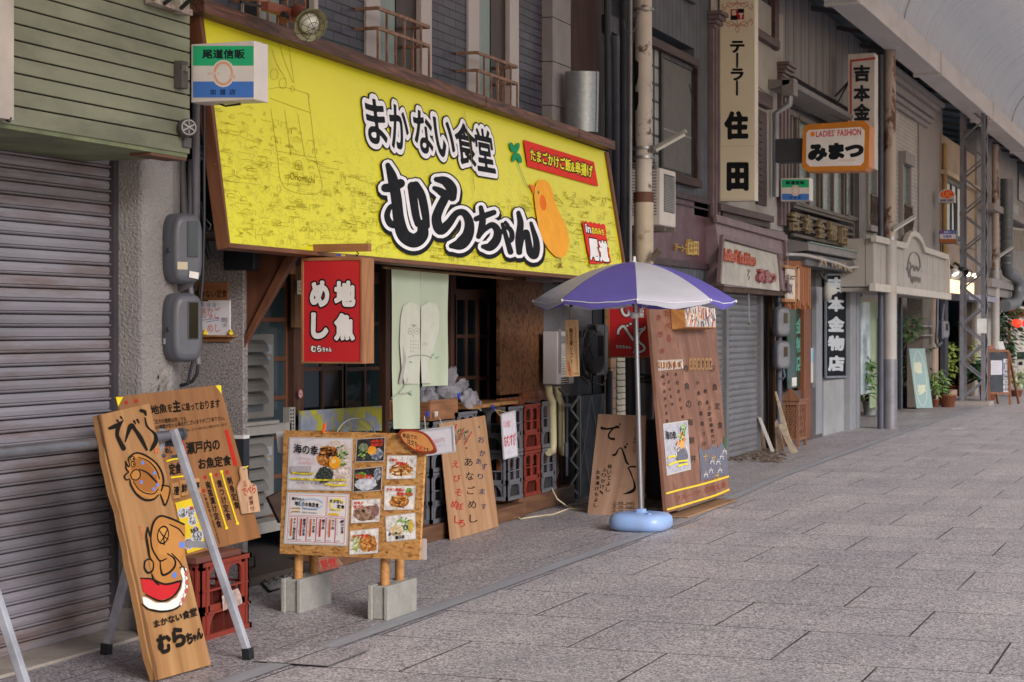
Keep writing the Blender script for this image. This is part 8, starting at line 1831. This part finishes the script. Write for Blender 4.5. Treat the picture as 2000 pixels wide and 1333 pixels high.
d.text('瞳夢茶房', [(940, 630), (995, 640), (995, 676), (942, 668)], ik, bold=.03); d.out('emblem', fs)
b = MB(cz); b.box(fX-.6, fX-.13, YX(1706, fX)-.02, YX(1706, fX)+.06, zX(1706, 560, fX), zX(1706, 466, fX)); b.out('return_panel', fs)
MB(pm('8d857d', .7)).box(DXX, fX-.13, YX(1706, fX), YX(1852, fX), zX(1706, 562, fX)-.06, zX(1706, 562, fX)).out('underside', fs)
t, a, c, Y2 = blade_sign('hanging_sign', 'small grey iron framed sign with two dark characters before the cream fascia', (1744, 497, 1769, 514), 33.5, 1771, pm('8f8c8a', .5)); d = Deco(plY(33.5), .002, (1500, 350, 3.332)); d.text('瞳夢', [(816, 506), (888, 500), (888, 534), (816, 540)], '3a3a3c', bold=.04); d.out('lettering', t)
b = MB(pm('55524f', .5)); b.tube([aY(1744+k*2.6, 518+3*math.sin(k*1.4), 33.6) for k in range(11)], .014, 5).tube([aY(1744+k*2.6, 492+3*math.sin(k*1.7), 33.6) for k in range(11)], .014, 5); b.out('scrollwork', t)
# shop window bay under the fascia
b = MB(pm('b3a493', .6, var=.08)); b.box(-6.6, -6.5, YX(1700, -5.6), 42, 0, 2.6); b.out('bay_back_wall', wb2)
b = MB(pm('9a8f80', .6)); fbox(b, DXX-.7, 1757, 1800, 580, 790, .08, ref=1770); b.out('cream_door', wb2)
b = MB(pm('31343c', .4, .3)); fbox(b, DXX+.1, 1749, 1753, 578, 800, .06, ref=1751); fbox(b, DXX, 1760, 1763, 578, 800, .05, ref=1761); b.out('mullion', wb2)
b = MB(pm('5d554f', .85, bump=.6, bsc=30)); fbox(b, DXX+.02, 1802, 1824, 575, 795, .3, ref=1808); b.out('rough_pier', wb2)
b = MB(pm('9b8678', .7)); fbox(b, DXX+.06, 1826, 1846, 580, 790, .3, ref=1830); b.out('pink_pier', wb2)
b = MB(pm('2c2d36', .5)); fbox(b, DXX+.2, 1846, 1852, 575, 790, .1, ref=1848); b.out('dark_post', wb2)
b = MB(pm('7a7470', .5)); fbox(b, DXX+.12, 1804, 1824, 636, 639, .05, ref=1808); fbox(b, DXX+.12, 1804, 1824, 654, 657, .05, ref=1808); b.out('pipe_clip', wb2)
glb = NT('bright window'); n = glb.noise(glb.co((1, 1, 1)), 1.6, 5); glb.fin(glb.ramp(n, [(.35, lin('5f7278')), (.55, lin('a9b4bc')), (.7, lin('d5dce2'))]), .15)  # pale blotches in the pane colour imitate bright reflections
b = MB(glb.m); fbox(b, DXX-.25, 1676, 1700, 590, 770, .02, ref=1690); b.out('shop_window', wb2)
b = MB(pm('8f9a7d', .6)); fbox(b, DXX-.28, 1700, 1745, 590, 800, .02, ref=1690); b.out('green_wall', wb2)
pc = aX(1842, 660, -5.3); meter('grey electric meter on the pink pier beyond the cream fascia', aX(1838, 662, -5.35), (.7, -.7, 0), .36, .22, .15, (.0, .06, .16, .3), group=None, mat=mm_)
b = MB(gpipe); b.tube([aX(x, y, -5.3) for x, y in ((1831, 580), (1830, 640), (1828, 668), (1832, 676), (1838, 670))], .03, 8).tube([aX(x, y, -5.3) for x, y in ((1840, 662), (1840, 620), (1843, 595))], .03, 8); b.out('conduit', label='bent grey conduit feeding the meter on the pink pier', cat='pipe')
# pale blue sign board leaning
q = [(1775, 681), (1806, 681), (1822, 797), (1790, 798)]; BP = pl3(aY(1790, 798, 36.2), aY(1822, 797, 36.25), aY(1775, 681, 36.5))
t, P = panel('leaning_sign', 'pale blue leaning sign board with cream oval line and two characters', 'sign', q, BP, .03, pm('8fa9ab', .5, var=.08, sc=2))
d = Deco(BP, .003, (1400, 500, 3.333)); cr2 = 'c5c9b5'
d.stroke([(1325+0.0+52*math.cos(a)*.75+.10*170*math.sin(a)*1., 800+178*math.sin(a)) for a in np.linspace(0, 6.283, 24)], 4, cr2, 2); d.text('瞳', [(1284, 690), (1334, 690), (1336, 765), (1288, 765)], cr2, bold=.04).text('夢', [(1304, 840), (1358, 838), (1360, 905), (1310, 905)], cr2, bold=.04); d.out('lettering', t)
MB(pm('b9b7b4', .7)).prism([aZ(1858, 838, .006), aZ(1884, 836, .006), aZ(1884, 837.6, .006), aZ(1858, 839.6, .006)], (0, 0, .002)).out('painted_dash', kind='structure')
# ================================================================== plants
lfm = {}
def leafmat(h):
    if h in lfm: return lfm[h]
    s = NT('leaf'); oi = s.n('ShaderNodeTexCoord').outputs['Object']; f = s.noise(oi, 9, 3); lfm[h] = s.fin(s.ramp(f, [(.3, sc4(lin(h), .55)), (.7, sc4(lin(h), 1.35))]), .45, 0, .4); return lfm[h]
def plant(lab, pos, h, r, nl, ls, col, pot=None, pr=.15, ph=.22, stems=3, seed=1, z0=.3, kind='potted_plant'):
    rn = random.Random(seed); pos = Vector(pos); t = thing(kind, lab, 'plant', pos, group=None); base = pos.z
    if pot: MB(pot).lathe([(0, 0), (pr*.75, 0), (pr*.98, ph*.92), (pr*1.08, ph*.92), (pr*1.08, ph), (pr*.95, ph), (pr*.9, ph*.9), (0, ph*.88)], pos, n=20).out('pot', t)
    b = MB(pm('5a4632', .8)); tips = []
    for k in range(stems):
        a = 6.28*k/stems+rn.uniform(-.5, .5); p0 = pos+Vector((0, 0, ph*.85 if pot else 0)); p3 = pos+Vector((r*.6*math.cos(a)*rn.uniform(.3, 1), r*.6*math.sin(a)*rn.uniform(.3, 1), h*rn.uniform(.75, 1))); p1 = p0.lerp(p3, .5)+Vector((rn.uniform(-.05, .05), rn.uniform(-.05, .05), 0)); b.tube([p0, p1, p3], [.012, .009, .005], 6); tips.append((p0, p1, p3))
    b.out('stem', t)
    b = MB(leafmat(col))
    for k in range(int(nl*1.5)):
        p0, p1, p3 = rn.choice(tips); u = rn.uniform(z0, 1.05); c = (p0.lerp(p1, u*2) if u < .5 else p1.lerp(p3, (u-.5)*2)); a = rn.uniform(0, 6.28); rr_ = r*rn.uniform(.1, .8)*(1-.5*abs(u-.6)); c = c+Vector((rr_*math.cos(a), rr_*math.sin(a), rn.uniform(-.05, .08)))
        d_ = Vector((math.cos(a+rn.uniform(-.6, .6)), math.sin(a+rn.uniform(-.6, .6)), rn.uniform(-.7, .35))).normalized(); s_ = d_.cross(Vector((rn.uniform(-.4, .4), rn.uniform(-.4, .4), 1))).normalized(); l_ = ls*rn.uniform(.8, 1.5); nrm = s_.cross(d_)
        b.add([c, c+d_*l_*.45+s_*l_*.25, c+d_*l_+nrm*-.15*l_, c+d_*l_*.45-s_*l_*.25, c+d_*l_*.5-nrm*-.06*l_], [(0, 4, 1), (1, 4, 2), (0, 3, 4), (3, 2, 4)])
    b.out('leaves', t); return t
terra = pm('8a4f38', .8, var=.15, dirt='6a4436'); wpot = pm('a9b0b0', .5); bpot = pm('22252b', .5)
def g(x, y, z=0): return aZ(x, y, z)
plant('leafy green shrub in white pot beside the hardware shop post', g(1684, 822)+Vector((-.25, .4, 0)), 1.15, .42, 240, .15, '4c6a3a', wpot, .14, .3, 4, 3)
plant('small plant in pale grey pot between post and roof pole', g(1706, 812)+Vector((-.1, .2, 0)), .5, .2, 50, .1, '5a7a4a', wpot, .14, .26, 2, 4)
plant('tall dark climbing plant behind the shop window', g(1700, 800)+Vector((-.3, 1.5, 0)), 2.1, .5, 420, .16, '33452f', None, stems=5, seed=5, z0=.25, kind='climbing_plant')
plant('tall thin plant in black square planter left of the pale blue sign', g(1772, 798)+Vector((.0, .3, 0)), 1.55, .4, 200, .15, '3f5a34', bpot, .28, .42, 4, 6)
plant('small light green plant in terracotta pot right of the pale blue sign', g(1826, 796), .78, .34, 110, .14, '6d8a4a', terra, .09, .16, 3, 7)
plant('thin stemmed plant in terracotta pot at the foot of the pink pier', g(1851, 796), .35, .12, 14, .08, '6d7a4a', terra, .17, .25, 3, 8)
plant('yellow green bushy plant left of the lattice mast', g(1868, 775)+Vector((-.1, .4, 0)), 1.25, .6, 380, .19, '8a9a4c', terra, .2, .25, 6, 9)
plant('dark green palm like plant behind the yellow green bush', g(1868, 768)+Vector((-.3, 1.2, 0)), 1.75, .55, 260, .26, '34492f', terra, .2, .3, 5, 10)
plant('dark green plant in terracotta pot behind the lattice mast', g(1913, 785)+Vector((.1, .6, 0)), .95, .4, 160, .24, '3d5a3a', terra, .2, .45, 5, 11)
plant('tall dark green shrub behind the lattice mast and notice', g(1925, 770)+Vector((-.1, 2.2, 0)), 2.3, .75, 620, .2, '3a5236', terra, .25, .3, 7, 12)
plant('small pale leaved plant behind the chalkboard stand', g(1985, 775), .62, .3, 120, .12, '9aa67a', terra, .14, .15, 4, 13)
plant('small plant hung on the shop front before the cream door', aX(1772, 640, -5.65)-Vector((0, 0, .35)), .6, .3, 60, .16, '3f5a34', None, stems=3, seed=14, kind='hanging_plant')
MB(pm('9a8074', .7)).prism([g(1853, 778), g(1883, 772), g(1883, 766), g(1853, 768)], (0, 0, .16)).out('brick_planter', label='low pink brick planter edge under the bushy plants', cat='planter')
# chalkboard stand
t = thing('chalkboard_stand', 'wooden folding chalkboard with white menu and column of black characters', 'chalkboard', g(1955, 790)); A, B_ = g(1932, 791), g(1973, 791); H_ = 1.12; wbr = wood('8a5a3a', '653f28', 'Z', .8); u = (B_-A).normalized(); nv = Vector((u.y, -u.x, 0)); up = (Vector((0, 0, 1))-nv*.12).normalized()
CPn = u.cross(up); CPn = CPn if CPn.dot(CP-A) > 0 else -CPn; b = MB(wbr); W_ = (B_-A).length
b.bar(A, A+up*H_, .05, .05, (0, 1, 0)).bar(B_, B_+up*H_, .05, .05, (0, 1, 0)).bar(A+up*H_, B_+up*H_, .06, .05).bar(A+up*.24, B_+up*.24, .06, .045); b.bar(B_+up*H_, B_+Vector((.12, .55, 0)), .045, .04).bar(A+up*H_, A+Vector((.12, .55, 0)), .045, .04); b.out('frame', t, bev=.004)
MB(pm('1e2530', .6)).prism([A+up*.26, B_+up*.26, B_+up*(H_-.03), A+up*(H_-.03)], -CPn*.02).out('slate', t)
CPL = (A+CPn*.001, CPn); d = Deco(CPL, .004, (1780, 560, 4.445)); d.poly([(690, 642), (788, 642), (788, 766), (690, 766)], 'b9b6bf').poly([(790, 630), (795, 630), (795, 766), (790, 766)], '3a4a9a')
for k in range(8): d.stroke([(700, 660+k*13), (700+rr6.uniform(40, 80), 660+k*13)], 2, '77757f', 1)
for k, ch in enumerate('土日祝限定五三'): d.rect(800, 630+k*45, 846, 668+k*45, 'c5c3c8').text(ch, (804, 634+k*45, 842, 664+k*45), '2a2a30', bold=.03)
d.out('lettering', t)
t = thing('paper_stand', 'small white tilted paper holder on top of the chalkboard', 'holder', A+up*H_); b = MB(pm('b9b6b4', .5)); b.prism([A+u*W_*.55+up*(H_+.03), A+u*W_*.85+up*(H_+.03), A+u*W_*.75+up*(H_+.2), A+u*W_*.5+up*(H_+.2)], -CPn*.01); b.out('sheet', t)
MB(pm('8a4a3a', .6)).prism([A+u*.02+up*(H_+.03), A+u*W_*.3+up*(H_+.03), A+u*W_*.3+up*(H_+.11), A+u*.02+up*(H_+.11)], -CPn*.05).out('small_box', label='small red brown box on the chalkboard top', cat='box')
# ================================================================== tan building, card signs, lights
tb = thing('tan_building', 'tan building with bright frosted window and card signs', 'building', (-6, 45, 0))
tan = pm('a08a74', .7, var=.1, sc=1.5, dirt='7d6a58', damt=.4); TXX = -5.55
ty0, ty1 = YX(1838, TXX), YX(1905, TXX)
MB(tan).box(TXX-.3, TXX, ty0, ty1, 2.4, 5.6).out('wall', tb)
b = MB(pm('7d6a58')); 
for z in (3.4, 4.1): b.box(TXX, TXX+.01, ty0, ty1, z, z+.015)
b.out('panel_joint', tb)
b = MB(pm('a3834f', .6)); b.tube([(TXX+.06, ty0+.1, 2.2), (TXX+.06, ty0+.1, 5.4)], .05, 8); b.out('downpipe', tb)
glf = NT('frosted window'); n = glf.noise(glf.co((1, 6, .8)), 2.5, 5); glf.fin(glf.ramp(n, [(.35, lin('9fa5a8')), (.6, lin('d8dcdc'))]), .3)
y0, y1 = YX(1838, TXX), YX(1876, TXX); z0_, z1_ = zX(1838, 452, TXX), zX(1838, 352, TXX)
MB(glf.m).box(TXX, TXX+.012, y0+.4, y1, z0_, z1_).out('frosted_pane', tb)
b = MB(pm('3f3a3a', .5)); 
for f_ in (.0, .33, .66, 1): yy = y0+.4+(y1-y0-.4)*f_; b.box(TXX, TXX+.05, yy-.04, yy+.04, z0_, z1_)
b.box(TXX, TXX+.05, y0+.36, y1+.04, z1_, z1_+.08).box(TXX, TXX+.05, y0+.36, y1+.04, z0_-.08, z0_); b.out('window_frame', tb)
b = MB(pm('b09a80', .6)); b.box(TXX, TXX+.12, ty0, ty1, z1_+.12, z1_+.22); b.out('string_course', tb)
MB(pm('8f7d70', .7)).box(TXX-.25, TXX+.01, ty0, ty1, 2.2, z0_-.1).out('lower_wall', tb)
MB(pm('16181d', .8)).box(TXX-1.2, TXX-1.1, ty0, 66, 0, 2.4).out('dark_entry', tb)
MB(pm('55483c', .8)).box(TXX-.3, TXX-.0, ty1-.6, ty1, 0, 2.2).out('pier', tb)
MB(pm('8a8698', .5)).box(TXX, TXX+.5, ty0+.5, ty1, 2.18, 2.3).out('awning', tb)
lit = emit('ffd9a0', 1.0); MB(lit).box(TXX+.01, TXX+.03, ty0+.6, ty1-.5, 2.34, 2.62).out('lit_sign_panel', tb)
Yc = 38.6
t, a, c, Y2 = blade_sign('card_sign', 'round topped white card sign with red oval, above the blue one', (1834, 382, 1864, 396), Yc, 1866, pm('6b5f58', .5), d=.25)
op = [aY(1834, 396, Yc-.01), aY(1864, 396, Yc-.01)]+[aY(1849+15*math.cos(a_), 382-12*math.sin(a_), Yc-.01) for a_ in np.linspace(0, math.pi, 12)]
MB(pm('c2b5ac', .5)).prism(op, (0, .2, 0)).out('face', t)
d = Deco(plY(Yc-.01), .004, (1780, 330, 4.936)); d.ell(346, 246, 66, 38, 'd8493a', -.05).text('UC', [(300, 226), (390, 222), (388, 270), (304, 274)], 'd98a3a', bold=.05).text('BANK CARD', [(280, 294), (404, 290), (404, 314), (280, 318)], '3a4a8a', bold=.05); d.out('lettering', t)
t, a, c, Y2 = blade_sign('card_sign', 'square card sign with blue, white and brown bands', (1834, 450, 1868, 476), Yc, 1871, pm('5d5a58', .5), d=.25)
d = Deco(plY(Yc), .004, (1780, 330, 4.936)); d.rect(274, 596, 430, 628, '3f4a9a').rect(274, 628, 430, 676, 'c5c0c4').rect(274, 676, 430, 712, '9a5a34').text('VISA', [(308, 640), (392, 636), (388, 666), (304, 670)], '3f4a9a', bold=.04).text('提携カード', [(316, 600), (420, 600), (420, 622), (316, 622)], 'b9b6d0', bold=.03).ell(294, 611, 12, 9, 'b04a6a'); d.out('lettering', t)
b = MB(pm('3a3a3f', .5)); b.bar(aY(1864, 396, Yc+.1), aY(1865, 450, Yc+.1), .04, .04); b.out('sign_rod', label='thin dark rod linking the two card signs', cat='rod')
for x, y, lab in ((1862, 526, 'white lit spotlight above the dark entry'), (1876, 522, 'dark spotlight next to the lit one')):
    c_ = aX(x, y, TXX+.4); t = thing('spotlight', lab, 'lamp', c_, group=None); MB(pm('22232a' if x > 1870 else 'c9c6c0', .5)).lathe([(.02, .0), (.06, .02), (.12, .18), (.11, .18), (.05, .03), (0, .03)], c_, (.4, -.5, -.75), 16).out('shade', t); MB(pm('222228')).tube([c_, aX(x-10, y-8, TXX)], .03, 8).out('arm', t)
    if x < 1870: MB(emit('fff0d8', 3)).lathe([(0, .12), (.07, .12), (.0, .121)], c_, (.4, -.5, -.75), 16).out('bulb', t)
for k, (x, y) in enumerate(((1891, 536), (1903, 539))):
    c_ = aX(x, y, -5.2); t = thing('bulb_lamp', ['small lit bulb just left of the mast centre', 'small lit bulb inside the lattice mast outline'][k], 'lamp', c_, group=None); MB(emit('ffe8c0', 5)).lathe([(0, -.05), (.04, -.03), (.05, .01), (.02, .05), (0, .05)], c_, n=12).out('bulb', t); MB(pm('2a2a30')).tube([c_+Vector((0, 0, .05)), c_+Vector((-.3, .1, .25))], .01, 6).out('cord', t)
# ================================================================== last buildings down the street
gb2 = thing('grey_building', 'grey building with big vent duct at the far end of the arcade', 'building', (-6, 52, 0)); gX = -5.5; g0_, g1_ = YX(1908, gX), 66
gw = pm('8d8785', .7, var=.12, sc=1.5, dirt='6a6462', damt=.5)
MB(gw).box(gX-.3, gX, g0_, g1_, 2.2, 6.3).out('wall', gb2)
b = MB(sto); b.box(gX, gX+.4, g0_, g1_, 4.35, 4.5).box(gX, gX+.35, g0_, g1_, 2.55, 2.75).box(gX, gX+.25, g0_, g1_, 2.35, 2.55); b.out('ledge', gb2)
b = MB(pm('4b5258', .3)); fbox(b, gX+.04, 1975, 1990, 395, 450, .03); fbox(b, gX+.04, 1990, 2010, 320, 390, .03); b.out('window', gb2)
b = MB(pm('a49c94', .6)); 
for x in range(1974, 2000, 4): b.bar(aX(x, 448, gX+.25), aX(x, 490, gX+.25), .05, .05, (1, 0, 0))
b.bar(aX(1972, 446, gX+.25), aX(2003, 450, gX+.25), .06, .06, (1, 0, 0)); b.out('balcony_rail', gb2)
MB(pm('9a9490', .7)).box(gX-.1, gX, g0_, g1_, 0, 2.35).out('lower_front', gb2)
b = MB(pm('24403a', .5)); fbox(b, gX+.02, 1958, 1966, 620, 775, .05); b.out('green_door_frame', gb2)
MB(pm('b5aea6', .6)).box(gX, gX+.012, YX(1984, gX), g1_, .1, 2.2).out('pale_door', gb2)
t = thing('vent_duct', 'big grey ribbed vent duct with elbows on the far building', 'duct', aX(1980, 600, gX+.4)); vd = pm('686b70', .5, .3, var=.12)
MB(vd).tube([aX(1966, 350, gX+.45), aX(1966, 525, gX+.45), aX(1969, 532, gX+.45), aX(1982, 540, gX+.45), aX(1988, 548, gX+.45), aX(1988, 580, gX+.45), aX(1984, 592, gX+.45), aX(1975, 596, gX+.45), aX(1962, 597, gX+.45)], .15, 16).out('duct_body', t)
b = MB(vd); 
for y in range(360, 520, 14): p_ = aX(1966, y, gX+.45); b.tube([p_-Vector((0, 0, .02)), p_+Vector((0, 0, .02))], .162, 16)
b.out('duct_rib', t)
t = thing('tube_lamp', 'slanted grey lamp arm on the far rusty roof pole', 'lamp', (g2.x, g2.y-.1, 3.3)); a, c = aY(1952, 500, g2.y-.1), aY(1978, 482, g2.y-.1); MB(pm('a8a5a3')).bar(a, c, .1, .05).out('housing', t); MB(pm('d6d4cc', .3)).tube([a+Vector((0, 0, -.03)), c+Vector((0, 0, -.03))], .02, 8).out('tube', t)
t = thing('wooden_sign', 'irregular brown wooden sign with dark characters above the red lantern', 'sign', aX(1985, 600, gX+.5)); WX_ = gX+.5; rs7 = random.Random(8)
pts = [(1964, 606), (1972, 603), (1980, 606), (1990, 602), (2002, 605), (2004, 618), (1996, 621), (1986, 619), (1974, 621), (1966, 618)]; YW = YX(1984, WX_); MB(wood('8a6038', '5d3f26', 'X', .6)).prism([aY(x, y, YW) for x, y in pts], (0, .08, 0)).out('plank', t); d = Deco(plY(YW), .005); d.text('いわべ', (1970, 608, 1998, 617), '1d1612', bold=.04); d.out('lettering', t)
t = thing('red_lantern', 'glowing red paper lantern hanging below the wooden sign', 'lantern', aY(1986, 640, YW)); c_ = aY(1986, 632, YW); rl = NT('lantern paper'); rl.b.inputs['Emission Color'].default_value = lin('ff3a22'); rl.b.inputs['Emission Strength'].default_value = .9; rl.fin(lin('b8281c'), .6)
rr_ = .115; MB(rl.m).lathe([(.05, -.10), (.09, -.085), (.115, -.04), (.12, 0), (.115, .04), (.09, .085), (.05, .10)], c_, n=24).out('paper_body', t); MB(pm('1d1a18')).lathe([(0, -.12), (.05, -.12), (.05, -.10), (0, -.1)], c_, n=16).lathe([(0, .1), (.05, .1), (.05, .12), (0, .12)], c_, n=16).tube([c_+Vector((0, 0, .12)), c_+Vector((0, 0, .3))], .008, 6).out('cap', t)
c2_ = c_+Vector((.22, .3, 0)); t = thing('red_lantern', 'second red lantern just behind the glowing one', 'lantern', c2_-Vector((0, 0, .12))); MB(rl.m).lathe([(.05, -.10), (.09, -.085), (.115, -.04), (.12, 0), (.115, .04), (.09, .085), (.05, .10)], c2_, n=24).out('paper_body', t); MB(pm('1d1a18')).lathe([(0, -.12), (.05, -.12), (.05, -.10), (0, -.1)], c2_, n=16).lathe([(0, .1), (.05, .1), (.05, .12), (0, .12)], c2_, n=16).out('cap', t)
t = thing('light_box', 'low white light box with dark lid and characters at the far right', 'sign', aZ(1995, 760)); LY = aZ(1995, 762).y; b = MB(pm('b9b6ae', .4)); gbox(b, LY, 1986, 2003, 702, 730, .3); b.out('case', t, bev=.02); b = MB(pm('24352c', .5)); gbox(b, LY-.02, 1986, 2004, 688, 702, .34); b.out('lid', t, bev=.01); b = MB(pm('55585c')); gbox(b, LY+.1, 1990, 2000, 730, 741, .1); b.out('stand', t)
d = Deco(plY(LY), .004, (1780, 560, 4.445)); d.text('豚', [(936, 652), (968, 652), (968, 684), (936, 684)], '22222a', bold=.05); d.out('lettering', t)
b = MB(pm('b5a8a0', .5)); gbox(b, YX(1975, gX+.3), 1961, 1964, 625, 690, .05); b.m(pm('a9593c', .6)); gbox(b, YX(1975, gX+.3), 1968, 1974, 624, 680, .05); b.out('banner', label='narrow white and orange banners beside the red lantern', cat='banner')
fe = thing('far_building', 'plain grey building closing the view beyond the lanterns', 'building', (-5.5, 80, 0)); MB(pm('8a8482', .8)).box(-8, -5.4, 66, 140, 0, 6.5).out('wall', fe); b = MB(pm('454b50', .4))
for k in range(12): b.box(-5.41, -5.38, 68+k*6, 71+k*6, .3, 2.2); b.box(-5.41, -5.38, 68+k*6, 70.5+k*6, 3.4, 4.8)
b.out('window', fe)
